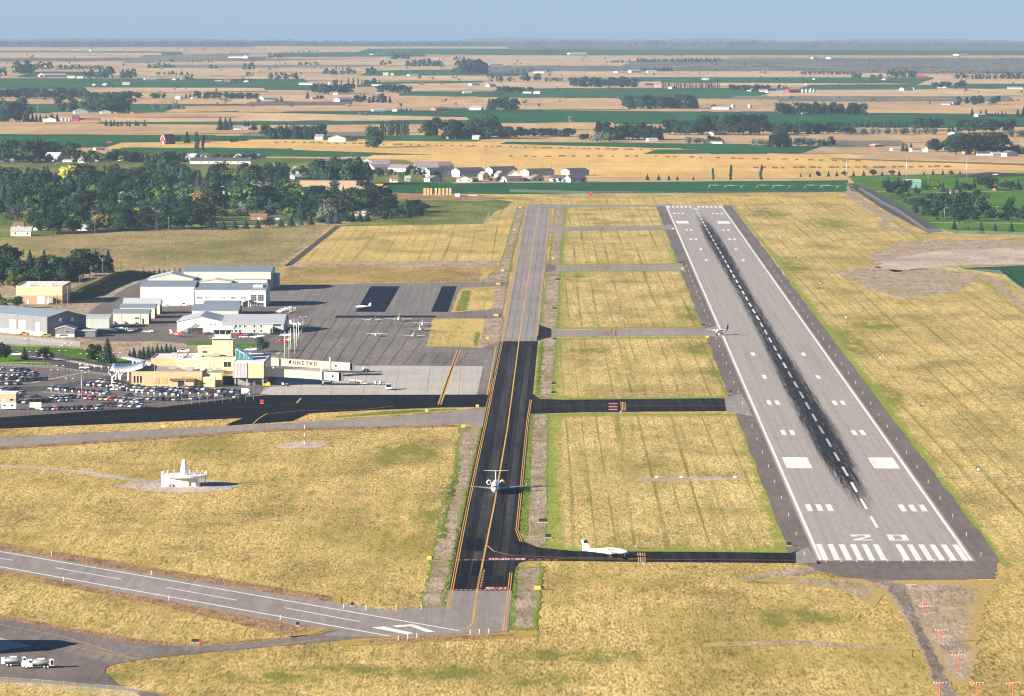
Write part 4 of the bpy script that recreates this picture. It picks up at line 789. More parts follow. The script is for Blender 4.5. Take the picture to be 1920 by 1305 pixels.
b.box('painted_shade_panel', ribbed('concourse_shade_grey', (0.36, 0.37, 0.38), 1.5), b.X(437) + .1, b.X(464), 0.3, 0.58, 3.7, 10.2)  # added grey panel, paints the shade on this stretch of concourse wall
for x in (440, 462, 492):
    for y in (1.5, 30, 54): b.box('column', M_STEEL, b.X(x), b.X(x) + .6, y, y + .6, 0, 3.58)
b.box('ground_floor_wall', plain('grey_block', (0.22, 0.22, 0.22)), b.X(437) + .1, b.X(488), 6, 52, 0, 3.58)
b.side('concourse_glazing', R_BLUE, b.X(495) + .06, 6, 50, 4.4, 9.6)
at = MB().prism([(b.X(438.5), 10.6), (b.X(470), 10.6), (b.X(438.5), 15.2)], 16, 30, 'y').build('atrium', G_TEAL, b.o)
for i in range(5): t = i / 4; MB().tube((b.X(438.5) + (b.X(470) - b.X(438.5)) * t, 15.95, 10.6), (b.X(438.5) + (b.X(470) - b.X(438.5)) * t, 15.95, 15.2 - 4.55 * t), .09, n=6).build('mullion', M_TRIM, at)
MB().tube((b.X(438.5), 15.95, 15.25), (b.X(470), 15.95, 10.65), .1, n=6).build('mullion', M_TRIM, at)
rr = random.Random(2)
for x, y, w_, h_ in ((345, 10, 3, 1.4), (352, 14, 2, 1.2), (366, 16, 3, 1.0), (372, 12, 2, .9), (386, 10, 2.2, 1.2), (400, 15, 3, 1.0), (310, 20, 3, .9)): b.box('roof_unit', M_TRIM if rr.random() < .6 else M_STEEL, b.X(x), b.X(x) + w_, y, y + 2, 6.1 if x < 383 else 5.85, 6.1 + h_)
for x, y in ((380, 22), (392, 30), (305, 50), (355, 40)): b.box('roof_unit', M_STEEL, b.X(x), b.X(x) + 2.6, y, y + 2.5, 9.15 if x == 305 else (10.15 if x == 355 else 11.05), 12.2 if x > 370 else 11.2)
# --- control tower
b = Bld('control_tower', 'cream control tower with dark sloping windows rising above the terminal', 'tower', 398, 714, 437)
b.box('shaft', W_STUC, 0, b.W, 0, 9, 0, b.Z(635)); b.box('low_block', W_STUC, b.X(371), -.05, 0.5, 8, 9, b.Z(650.5)); b.box('low_block_roof', R_WHITE, b.X(370), .3 - .4, 0.1, 8.3, b.Z(650.5) + .01, b.Z(649.3)); b.box('shaft_cap', M_TRIM, -.3, b.W + .3, -.3, 9.3, b.Z(635) + .01, b.Z(634)); z0 = b.Z(634) + .01; z1 = b.Z(627.2)
b.box('cab_base', plain('pale_green_panel', (0.52, 0.62, 0.58)), 1.2, b.W - 1.2, 1.2, 7.8, z0, z1); z2 = b.Z(618.3)
def ring(o, z): return [(1.3 - o, 1.3 - o, z), (b.W - 1.3 + o, 1.3 - o, z), (b.W - 1.3 + o, 7.7 + o, z), (1.3 - o, 7.7 + o, z)]
cab = MB().hexa(ring(0, z1 + .02) + ring(1.0, z2)).build('cab_glass', G_DARK, b.o)
for i in range(4):
    a0, a1 = ring(0.06, z1 + .03), ring(1.07, z2 + .02); j = (i + 1) % 4
    for t in (0, 1 / 3, 2 / 3): MB().tube(Vector(a0[i]).lerp(Vector(a0[j]), t), Vector(a1[i]).lerp(Vector(a1[j]), t), .11, n=6).build('mullion', M_TRIM, cab)
b.box('cab_roof', M_TRIM, -.4, b.W + .4, -.5, 9.4, z2 + .03, b.Z(613)); b.box('cab_sill', M_TRIM, .9, b.W - .9, .9, 8.1, z1 - .3, z1 - .02)
for x, h in ((.8, 3.4), (3.0, 2.2), (6.0, 3.0), (8.4, 4.2)): MB().tube((x, 3, b.Z(613)), (x, 3, b.Z(613) + h), .06, n=5).build('antenna', M_STEEL, b.o)
for px0, px1, py0, py1, n in ((409, 414.5, 641.5, 648, 2), (421, 430.5, 641, 648, 3), (421, 430.5, 657, 664.5, 3)): b.winx(px0, px1, py0, py1, nx=n, m=glass('pale_blind_glass'))
b.winx(379, 388.5, 657, 662, y=.5, nx=3); rail = b.box('balcony', M_STEEL, -1.2, b.W + 1.2, -1.2, -.35, z0 - .2, z0 - .05)
for i in range(8): x = -1.1 + i * (b.W + 2.2) / 7; MB().tube((x, -1.15, z0 - .05), (x, -1.15, z0 + 1.1), .05, n=5).build('rail_post', M_STEEL, rail)
MB().tube((-1.1, -1.15, z0 + 1.1), (b.W + 1.1, -1.15, z0 + 1.1), .05, n=5).build('rail', M_STEEL, rail)
# --- canopies in front of the terminal
c = thing('drop_off_canopy', 'curved white metal canopy on forked columns over the terminal drop-off', 'canopy', P(206, 723)); M_CAN = ribbed('pale_blue_canopy_sheet', (0.50, 0.57, 0.64), 0.9, 0.35, metal=.2)
def canopy(c, L, Wd, h, sag, skew, cols):
    mb = MB(); n = 10; top = []
    for j in (0, 1):
        for i in range(n + 1):
            t = i / n; top.append((L * t + skew * j, Wd * j, h - sag * math.sin(math.pi * t) * (1 if j == 0 else .8) + t * 1.4))
    bot = [(x, y, z - .25) for x, y, z in top]; k = n + 1
    fs = [(i, i + 1, k + i + 1, k + i) for i in range(n)] + [(2 * k + i, 3 * k + i, 3 * k + i + 1, 2 * k + i + 1) for i in range(n)] + [(i, 2 * k + i, 2 * k + i + 1, i + 1) for i in range(n)] + [(k + i, k + i + 1, 3 * k + i + 1, 3 * k + i) for i in range(n)] + [(0, k, 3 * k, 2 * k), (n, 2 * k + n, 3 * k + n, k + n)]
    mb.add(top + bot, fs, True); r_ = mb.build('canopy_roof', M_CAN, c); 
    for i in range(0, n, 1): MB().tube(top[i], top[i + 1], .22, n=5).build('edge_beam', M_TRIM, r_)
    return r_
canopy(c, 14.5, 46, 6.6, 1.3, -2, 0)
for x, y in ((1.0, 1.0), (3.6, 14), (6.0, 28), (1.0, 22), (1.0, 40)):
    cl = MB().tube((x, y, 0), (x, y, 3.6), .42, .36).build('column', M_TRIM, c); MB().tube((x, y, 3.5), (x - 1.8, y, 5.9), .25, .15, 6).build('fork', M_TRIM, cl); MB().tube((x, y, 3.5), (x + 1.8, y, 5.4), .25, .15, 6).build('fork', M_TRIM, cl)
c = thing('colonnade_canopy', 'white sloping canopy on a row of square columns at the terminal side', 'canopy', P(247, 704))
mb = MB(); mb.hexa([(-5, 4, 7.6), (9.5, -1, 4.6), (11.5, 5, 4.6), (-2, 9, 7.6), (-5, 4, 7.9), (9.5, -1, 5.0), (11.5, 5, 5.0), (-2, 9, 7.9)]); mb.build('canopy_roof', M_TRIM, c)
for i in range(6): x = i * 1.75; MB().box(x, x + .55, 2.2 - i * .35, 2.8 - i * .35, 0, 6.3 - i * .34).build('column', M_TRIM, c)
MB().box(-.2, 9.6, 2.2, 2.5, 4.2, 4.5).build('cross_beam', M_TRIM, c)
# --- jet bridges
def jet_bridge(label, xl, xr, yg, zf, zt, text=None, cab=(620, 642), wheel=606, name='jet_bridge'):
    """zf: floor height at the building and at the cab, zt: roof height"""
    p0 = P(xl, yg); p1 = P(xr, yg); s_ = F / p0.y; c = thing(name, label, 'jet bridge', p0); L = (xr - xl) / s_; M_BR = ribbed('cream_bridge_cladding', (0.58, 0.53, 0.40), 1.1, axis=0)
    X = lambda px: (px - xl) / s_
    def seg(nm, x0, x1, g, m):
        f0 = zf[0] + (zf[1] - zf[0]) * x0 / L; f1 = zf[0] + (zf[1] - zf[0]) * x1 / L; t0 = zt[0] + (zt[1] - zt[0]) * x0 / L; t1 = zt[0] + (zt[1] - zt[0]) * x1 / L
        return MB().hexa([(x0, -g, f0 - g * .2), (x1, -g, f1 - g * .2), (x1, g, f1 - g * .2), (x0, g, f0 - g * .2), (x0, -g, t0 + g * .1), (x1, -g, t1 + g * .1), (x1, g, t1 + g * .1), (x0, g, t0 + g * .1)]).build(nm, m, c)
    seg('rotunda', -2.0, 2.2, 2.0, M_BR); body = seg('tunnel', 2.2, L * .55, 1.45, M_BR); seg('outer_tunnel', L * .55, X(cab[0]) - 1, 1.65, M_BR); hd = seg('cab', X(cab[0]) - 1, L, 1.9, plain('cab_panel', (0.62, 0.58, 0.47)))
    MB().box(L - 1.0, L + .9, -1.9, 1.9, zf[1] - .5, zt[1] + .25).build('bellows', plain('dark_bellows', (0.12, 0.13, 0.15)), hd); MB().box(X(cab[0]) + .6, X(cab[0]) + 1.3, -1.98, -1.9, zf[1] + 1.2, zf[1] + 2.1).build('window', G_DARK, hd)
    MB().tube((0, 0, 0), (0, 0, zf[0] - .4), .7, n=12).build('rotunda_column', M_STEEL, c)
    w_ = X(wheel); lg = MB().box(w_ - .35, w_ + .35, -1.2, 1.2, .9, zf[1] + .2).build('lift_column', M_STEEL, c); MB().box(w_ - 1.0, w_ - .5, -2.2, -1.7, zf[1], zt[1] + 3.0).build('lift_post', M_TRIM, lg); MB().box(w_ - .4, w_ + 3.4, -1.75, -1.55, zf[1] - .7, zf[1] - .3).build('service_stair', M_STEEL, lg)
    for y in (-.9, .9): MB().tube((w_, y - .2, .55), (w_, y + .2, .55), .55, n=12).build('wheel', plain('tyre_rubber', (0.02, 0.02, 0.02)), lg)
    if text:
        cells, Wt = letters(text, .25, .33, 2.4); x0 = X(550)
        mb = MB()
        for (x, y, a, d) in cells:
            xx = x0 + x; f0 = zf[0] + (zf[1] - zf[0]) * xx / L; zz = f0 + .7 + y
            mb.box(xx, xx + a, -1.53, -1.47, zz, zz + d)
        mb.build('lettering', plain('black_lettering', (0.015, 0.015, 0.03)), body)
        xx = X(541); f0 = zf[0] + .6; MB().hexa([(xx, -1.53, f0), (xx + 1.0, -1.53, f0), (xx + 1.0, -1.47, f0), (xx, -1.47, f0), (xx + .4, -1.53, f0 + 1.4), (xx + 1.4, -1.53, f0 + 1.4), (xx + 1.4, -1.47, f0 + 1.4), (xx + .4, -1.47, f0 + 1.4)]).build('emblem', plain('navy_emblem', (0.01, 0.015, 0.06)), body)
jet_bridge('long cream jet bridge without lettering, leaning on a wheeled lift leg', 499, 640, 722.5, (4.4, 2.5), (7.4, 5.4))
jet_bridge('cream jet bridge with UNITED in black letters along its side', 514, 661, 699, (3.7, 1.7), (6.6, 4.3), 'UNITED', (626, 661), 622)
# ------------------------------------------------------------------ trees
def leaf_mat(name, a, b_, c):
    m, nt, b = new_mat(name)
    oi = N(nt, 'ShaderNodeObjectInfo'); f = noise(nt, coords(nt), 9.0, 3, 0.7)
    col = ramp(nt, f, [(0.3, a), (0.5, b_), (0.7, c)])
    v = mth(nt, 'MULTIPLY_ADD', oi.outputs['Random'], 0.75, 0.28)
    hs = N(nt, 'ShaderNodeHueSaturation'); nt.links.new(v, hs.inputs['Value']); nt.links.new(mth(nt, 'MULTIPLY_ADD', oi.outputs['Random'], 0.05, 0.475), hs.inputs['Hue'])
    nt.links.new(col, hs.inputs['Color']); nt.links.new(hs.outputs[0], b.inputs['Base Color']); b.inputs['Roughness'].default_value = 0.8; b.inputs['Specular IOR Level'].default_value = 0.1
    return m
LEAF = {'D': leaf_mat('leaf_dark_green', (0.0098, 0.0294, 0.0135), (0.0213, 0.0539, 0.0216), (0.0410, 0.0862, 0.0324)), 'C': leaf_mat('needle_green', (0.0098, 0.0274, 0.0216), (0.0197, 0.0470, 0.0324), (0.0344, 0.0706, 0.0459)),
 'P': leaf_mat('poplar_green', (0.0123, 0.0372, 0.0149), (0.0262, 0.0666, 0.0257), (0.0492, 0.1029, 0.0378)), 'W': leaf_mat('olive_grey_leaf', (0.09, 0.11, 0.08), (0.15, 0.17, 0.13), (0.22, 0.24, 0.18)), 'Y': leaf_mat('yellow_leaf', (0.30, 0.24, 0.03), (0.45, 0.36, 0.05), (0.56, 0.46, 0.08)),
 'G': leaf_mat('light_green_leaf', (0.07, 0.12, 0.025), (0.12, 0.18, 0.035), (0.18, 0.24, 0.05)), 'S': leaf_mat('blue_spruce_needle', (0.0246, 0.0490, 0.0607), (0.0451, 0.0784, 0.0972), (0.0697, 0.1127, 0.1350))}
LEAF['L'] = LEAF['P']; LEAF['B'] = LEAF['C']
BARK = plain('bark', (0.16, 0.115, 0.08), 0.95)
def leaf(vs, fs, c, n, s, rnd):
    n = Vector(n).normalized(); a = n.orthogonal().normalized(); t = rnd.uniform(0, 6.28); b = n.cross(a); u = a * math.cos(t) + b * math.sin(t); v = n.cross(u)
    k = len(vs); c = Vector(c)
    for i in range(5):
        q = 2 * math.pi * i / 5; r = s * rnd.uniform(0.6, 1.15); vs.append(tuple(c + u * math.cos(q) * r + v * math.sin(q) * r * 0.8 + n * rnd.uniform(-.2, .2) * s))
    fs.append((k, k + 1, k + 2, k + 3, k + 4))
def crown_mesh(kind, seed):
    rnd = random.Random(seed); vs = []; fs = []
    if kind in 'CS':
        for i in range(26):
            t = (i + .5) / 26; z = 0.07 + 0.91 * t; R = 0.5 * (1 - t) ** 0.85 * rnd.uniform(.82, 1.1) + 0.012; n = max(5, int(17 * (1 - t) + 4)); o = rnd.uniform(0, 6)
            for j in range(n):
                a = o + 2 * math.pi * j / n + rnd.uniform(-.25, .25)
                for q in (0.45, 0.85):
                    r = R * q * rnd.uniform(.85, 1.15); leaf(vs, fs, (math.cos(a) * r, math.sin(a) * r, z - 0.03 * q + rnd.uniform(-.012, .012)), (math.cos(a) * .75, math.sin(a) * .75, .85), .07 * (1 - t * .5), rnd)
    else:
        lobes = []
        if kind == 'L': lobes = [(rnd.uniform(-.12, .12), rnd.uniform(-.12, .12), .1 + .86 * i / 9, .2 * (1 - abs(i / 9 - .4) * .75) + .05, .13) for i in range(10)]
        elif kind == 'P':
            for i in range(15):
                t = rnd.random(); z = .12 + .79 * t; a = rnd.uniform(0, 6.28); r = .27 * math.sin(math.pi * (.12 + .82 * t)) ** .7 * rnd.uniform(.5, 1.1); lobes.append((math.cos(a) * r, math.sin(a) * r, z, rnd.uniform(.16, .25), rnd.uniform(.11, .18)))
        elif kind in 'WB':
            for i in range(11):
                a = rnd.uniform(0, 6.28); r = rnd.uniform(.05, .3); lobes.append((math.cos(a) * r, math.sin(a) * r, rnd.uniform(.22, .74), rnd.uniform(.18, .28), rnd.uniform(.18, .26)))
        else:
            for i in range(15):
                a = rnd.uniform(0, 6.28); z = rnd.uniform(.2, .86); r = .36 * math.sin(math.pi * (z - .12) / .95) * rnd.uniform(.35, 1.1); lobes.append((math.cos(a) * r, math.sin(a) * r, z, rnd.uniform(.13, .22), rnd.uniform(.10, .17)))
        for (x, y, z, rx, rz) in lobes:
            for i in range(78):
                zz = rnd.uniform(-.8, 1); a = rnd.uniform(0, 6.28); h = math.sqrt(max(0, 1 - zz * zz)); d = Vector((math.cos(a) * h, math.sin(a) * h, zz)); q = rnd.uniform(.7, 1.08)
                p = (x + d.x * rx * q, y + d.y * rx * q, max(.03, z + d.z * rz * q)); leaf(vs, fs, p, (d.x + rnd.uniform(-.6, .6), d.y + rnd.uniform(-.6, .6), d.z + rnd.uniform(-.3, .7)), rnd.uniform(.028, .056), rnd)
    me = bpy.data.meshes.new('crown'); me.from_pydata(vs, [], fs); me.update(); return me
def trunk_mesh(kind, seed):
    rnd = random.Random(seed); mb = MB(); h = .9 if kind in 'CS' else (.75 if kind in 'LP' else .55); r = .02 if kind in 'CSLP' else .03
    mb.tube((0, 0, -.02), (0, 0, h), r, r * .3, 6)
    if kind not in 'CS':
        for i in range(5):
            a = i * 1.25 + rnd.random(); z = rnd.uniform(.2, .45); L = .12 if kind in 'LP' else .24; mb.tube((0, 0, z), (math.cos(a) * L, math.sin(a) * L, z + rnd.uniform(.15, .3)), r * .5, r * .15, 5)
    return mb.mesh('trunk')
TN = {'D': 'leafy_tree', 'P': 'cottonwood_tree', 'C': 'spruce_tree', 'L': 'columnar_poplar', 'W': 'olive_tree', 'Y': 'yellow_tree', 'G': 'light_green_tree', 'S': 'blue_spruce', 'B': 'round_tree'}
TM = {}
for kd in TN:
    n = 5 if kd in 'DPC' else 2
    TM[kd] = []
    for i in range(n):
        cm = crown_mesh('D' if kd in 'YG' else kd, hash(kd) % 1 + i * 17 + ord(kd)); cm.materials.append(LEAF[kd]); tm = trunk_mesh(kd, i + 3); tm.materials.append(BARK); TM[kd].append((cm, tm))
ASP = {'D': 1.2, 'P': .95, 'C': .62, 'S': .66, 'L': .4, 'W': 1.25, 'Y': 1.1, 'G': 1.2, 'B': 1.0}
trnd = random.Random(11); TREES = []
def tree_at(pos, h, kd, label, group=None, wf=1.0):
    nm_ = 'grove_tree' if kd == 'D' and pos.y > 5400 else TN[kd]
    cm, tm = trnd.choice(TM[kd]); w_ = h * ASP[kd] * wf / (1.0 if kd in 'CSLWB' else .95)
    o = bpy.data.objects.new(nm_, None); COL.objects.link(o); o.location = pos; o.scale = (w_, w_, h); o.rotation_euler = (0, 0, trnd.uniform(0, 6.28)); o.empty_display_size = .3
    tag(o, label, 'tree', group)
    for nm, me in (('crown', cm), ('trunk', tm)):
        c = bpy.data.objects.new(nm, me); COL.objects.link(c); c.parent = o
    TREES.append(o); return o
def tree(x, yb, hp, kd, label, group=None, wf=1.0): p = P(x, yb); return tree_at(p, hp * p.y / F, kd, label, group, wf)
KW = {'D': 'dark leafy tree', 'P': 'tall cottonwood', 'C': 'dark spruce', 'L': 'narrow columnar poplar', 'W': 'grey-green olive tree', 'Y': 'yellow-leaved tree', 'G': 'light green leafy tree', 'S': 'bluish spruce', 'B': 'small round dark tree'}
def cluster(x0, x1, yb, hp, kinds, n, where, dy=1.6, var=.25, wf=1.0):
    for i in range(n):
        t = (i + .5) / n if n > 1 else .5; kd = trnd.choice(kinds)
        tree(x0 + (x1 - x0) * t + trnd.uniform(-.4, .4) * (x1 - x0) / max(n, 1), yb - trnd.uniform(0, dy), hp * trnd.uniform(1 - var, 1.02), kd, KW[kd] + ' ' + where, TN[kd].replace('_', ' ') + ' ' + where, wf)
# --- the wood of the neighbourhood beside the dry meadow
WOOD = 'in the dense wood around the houses'; row = 0
for yb, x0, x1, n, hp in ((338, 0, 560, 28, 28), (348, 0, 600, 31, 31), (358, 0, 560, 30, 33), (368, 0, 660, 36, 35), (379, 0, 690, 36, 36), (391, 0, 740, 38, 38), (403, 0, 780, 36, 38), (413, 0, 640, 30, 37), (421, 0, 400, 22, 36), (428, 62, 390, 20, 34), (434, 66, 240, 9, 30)):
    for i in range(n):
        x = x0 + (x1 - x0) * (i + trnd.uniform(.1, .9)) / n; y = yb + trnd.uniform(-3, 3)
        if (5 < x < 62 and y > 416) or (140 < x < 172 and y > 424) or (540 < x < 760 and y < 371) or (650 < x < 692 and 392 < y < 402) or (410 < x < 540 and y > 408): continue
        kd = trnd.choices('DPCSGWLY', (34, 24, 21, 8, 10, 3, 4, 1))[0]
        tree(x, y, hp * trnd.uniform(.72, 1.25) * (.9 if kd == 'G' else 1), kd, KW[kd] + ' ' + WOOD, TN[kd].replace('_', ' ') + ' ' + WOOD, 1.15)
cluster(588, 686, 349, 50, 'PPD', 13, 'in the tall clump behind the long tan shed', 4, .18, .95); cluster(270, 345, 340, 44, 'P', 6, 'standing high above the middle of the wood', 3)
tree(258, 416, 27, 'Y', 'bright yellow tree at the front of the wood', wf=1.3); tree(433, 352, 42, 'G', 'tall yellow-green tree rising from the middle of the wood'); tree(736, 388, 24, 'Y', 'yellow-green tree at the right end of the wood'); tree(296, 400, 16, 'Y', 'small yellow-green tree deep in the wood'); tree(283, 376, 18, 'G', 'pale green tree in the shade of the wood')
tree(628, 372, 34, 'C', 'lone spruce standing before the long tan shed')
for x, y, h in ((395, 431, 21), (418, 431, 23), (440, 429, 19), (461, 429, 20), (483, 428, 19), (505, 427, 23), (527, 425, 20), (546, 424, 22), (564, 422, 14), (582, 422, 21), (601, 420, 17), (617, 420, 22), (632, 419, 24), (647, 417, 21), (661, 416, 22), (675, 415, 20), (688, 415, 22)): tree(x, y, h, trnd.choice('CCSB'), 'spruce standing in a row on the lawn beside the dry meadow', 'row of spruces on the lawn', 1.35)
cluster(700, 792, 410, 24, 'CCD', 15, 'in the thick hedge where the lawn ends', 7, .25, 1.2); cluster(758, 796, 400, 27, 'CD', 6, 'at the tip of the thick hedge', 5)
# --- tall stand behind the warehouse
for x, yb, h, kd in ((-4, 528, 62, 'C'), (8, 528, 66, 'P'), (20, 526, 66, 'P'), (33, 525, 56, 'C'), (44, 530, 44, 'D'), (56, 522, 56, 'C'), (64, 527, 48, 'C'), (74, 530, 46, 'P'), (83, 527, 62, 'C'), (91, 528, 52, 'P'), (101, 530, 46, 'P'), (110, 529, 48, 'P'), (119, 530, 42, 'P'), (128, 528, 46, 'P'), (136, 529, 48, 'P'), (146, 524, 40, 'D'), (156, 518, 54, 'D'), (168, 517, 46, 'D'), (179, 512, 48, 'C'), (190, 512, 36, 'D'), (203, 512, 46, 'C'), (28, 540, 34, 'G'), (40, 534, 30, 'D'), (-10, 535, 60, 'C')): tree(x, yb, h, kd, KW[kd] + ' in the tall stand behind the warehouse', TN[kd] + ' in the stand behind the warehouse', 1.1)
for i in range(13): tree(222 + i * 9.6, 517 - i * .35, 10 + trnd.uniform(-1, 2), 'S' if i < 3 else 'C', 'small young spruce in the fence-line row behind the hangars', 'young spruces behind the hangars', 1.2)
for x, yb, h, kd in ((10, 577, 22, 'G'), (32, 578, 24, 'D'), (106, 573, 16, 'B'), (1, 575, 26, 'C')): tree(x, yb, h, kd, KW[kd] + ' beside the warehouse yard', 'trees at the warehouse yard', 1.2)
# --- by the terminal
for x, yb, h, kd, lb, wf in ((7, 677, 37, 'D', 'spreading pine at the edge of the entry lawn', .8), (45, 674, 26, 'C', 'small dark pine on the entry lawn beside parked pickup', 1.2), (83, 677, 31, 'B', 'flat-topped wide pine on the entry lawn', 1.3), (177, 681, 38, 'D', 'bare-trunked pine next to the big spruce on the lawn', .75), (201.5, 681, 50, 'C', 'big broad spruce on the lawn before the canopy', 1.25), (491, 660, 32, 'B', 'round dark tree beside the concourse', 1.0)): tree(x, yb, h, kd, lb, None, wf)
for x, h in ((243, 19), (251, 24), (262, 22), (269, 25), (278, 27), (286, 26), (295, 30), (303, 28), (312, 32), (320, 30), (328, 27)): tree(x, 674, h, 'C', 'dark spruce in the hedge behind the terminal roof', 'spruce hedge behind the terminal', 1.15)
# --- park on the far side of the runway
for zx, zb, zh, kd in ((705,325,70,'D'),(740,370,100,'D'),(780,380,110,'D'),(815,400,90,'P'),(850,360,80,'D'),(885,390,60,'C'),(860,440,60,'C'),(930,500,80,'C'),(985,480,90,'D'),(1000,540,70,'C'),(1040,540,60,'D'),(1095,570,80,'D'),(1060,420,60,'D'),(1120,585,40,'B'),(1105,390,40,'C'),(1150,520,150,'P'),(1165,350,80,'C'),(1200,390,80,'S'),(1215,450,70,'D'),(1240,560,120,'D'),(1280,330,90,'C'),(1315,540,190,'P'),(1300,600,110,'D'),(1345,340,70,'D'),(1345,580,80,'D'),(1375,490,100,'P'),(1420,320,70,'C'),(1430,585,80,'D'),(1440,490,140,'P'),(1475,690,100,'S'),(1495,530,160,'P'),(1520,340,130,'D'),(1550,580,90,'D'),(1590,670,70,'C'),(1640,580,60,'D'),(1690,590,60,'B'),(1720,555,140,'P'),(1725,675,80,'C'),(1680,300,60,'C'),(1740,310,60,'C'),(1800,330,50,'C'),(1815,580,120,'D'),(1258,655,75,'C'),(1370,655,35,'C'),(1025,330,70,'C'),(945,330,40,'C'),(1115,330,60,'G'),(760,330,60,'D'),(795,340,80,'D'),(960,370,50,'D'),(1260,500,70,'D'),(1180,560,60,'D'),(1465,290,60,'C'),(1490,300,80,'D'),(1610,300,50,'C'),(1655,320,50,'D'),(1770,330,40,'D'),(1840,300,60,'C'),(1075,440,40,'B'),(1110,440,40,'B'),(720,300,70,'C'),(800,310,90,'C'),(870,330,80,'D'),(905,470,70,'D'),(950,520,80,'C'),(1030,500,80,'D'),(1130,470,110,'D'),(1190,520,110,'D'),(1225,530,100,'C'),(1275,560,110,'D'),(1330,560,120,'D'),(1395,560,70,'D'),(1465,520,130,'P'),(1415,480,110,'P'),(1360,460,100,'D'),(1250,380,70,'C'),(1300,360,70,'C'),(1380,340,60,'D'),(1560,330,70,'D'),(1600,330,60,'C'),(1700,330,70,'D'),(1780,300,60,'C'),(1760,570,60,'D'),(1860,560,110,'P'),(1130,300,50,'C'),(1000,300,50,'C')):
    tree(1500 + zx * .2299, 280 + zb * .2299, zh * .2299 * 1.08, kd, KW[kd] + ' on the green park lawn', TN[kd] + ' on the park lawn', 1.1)
for zx in (5, 82, 155, 232, 300, 365, 437, 520, 600, 670, 748, 810, 1010, 1085, 1165, 1235, 1305): tree(1500 + zx * .2299, 332 - zx * .0035, trnd.uniform(8, 13), trnd.choice('CDC'), 'small tree in the row between the park and the grain field', 'row of small trees along the park', 1.1)
tree(1599, 359, 19, 'W', 'wide grey-green olive at the corner of the perimeter road', None, 1.2)
for x, h in ((1214, 13), (1235, 12), (1254, 11), (1337, 22), (1370, 27), (1427, 27), (1270, 9), (1300, 8)): tree(x, 338, h, 'C' if h < 20 else 'L', 'small dark tree beside the lane along the grain field', 'trees along the grain field lane', 1.2)
cluster(690, 860, 341, 18, 'DDGC', 16, 'between the houses of the estate', 14, .3); cluster(860, 1110, 343, 12, 'DGC', 12, 'between the front row houses', 4, .3); cluster(500, 592, 334, 20, 'DPG', 9, 'before the pale estate houses', 8); cluster(-10, 350, 306, 19, 'DPGC', 20, 'around the far row of houses behind the green strip', 5, .35)
# --- far farms and groves
LM = ((310, 268, 'near the red gambrel barn'), (640, 262, 'around the white barn before the grain field'), (865, 258, 'around the brick farmhouse by the grain field'), (1020, 258, 'in the low hedge behind the green strip'), (1190, 262, 'around the farm hidden among spruces'), (1345, 258, 'around the houses below the shade trees'), (1520, 262, 'in the belt mixed with grey-green olives'), (1660, 245, 'in the double hedge across the green field'), (1850, 286, 'around the white cottages beyond the park'), (130, 226, 'by the small red barn and grain bins'), (205, 212, 'by the round-roofed grey shed'), (100, 186, 'in the long wooded belt across the plain'), (400, 186, 'in the scattered row beyond the olives'), (650, 186, 'around the white shed in pale stubble'), (740, 170, 'at the far white farmstead'), (940, 206, 'beside the red-roofed sheds'), (1240, 204, 'in the big square shelterbelt'), (1130, 164, 'in the bare-trunked grove'), (1300, 165, 'in the clipped windbreak row'), (1400, 172, 'at the mauve-roofed farmhouse'), (1540, 215, 'in the long shelterbelt with a white shed'), (1830, 196, 'beside the two white cottages'), (1870, 219, 'at the lone farmstead in stubble'), (1615, 165, 'in the thin windbreak row'))
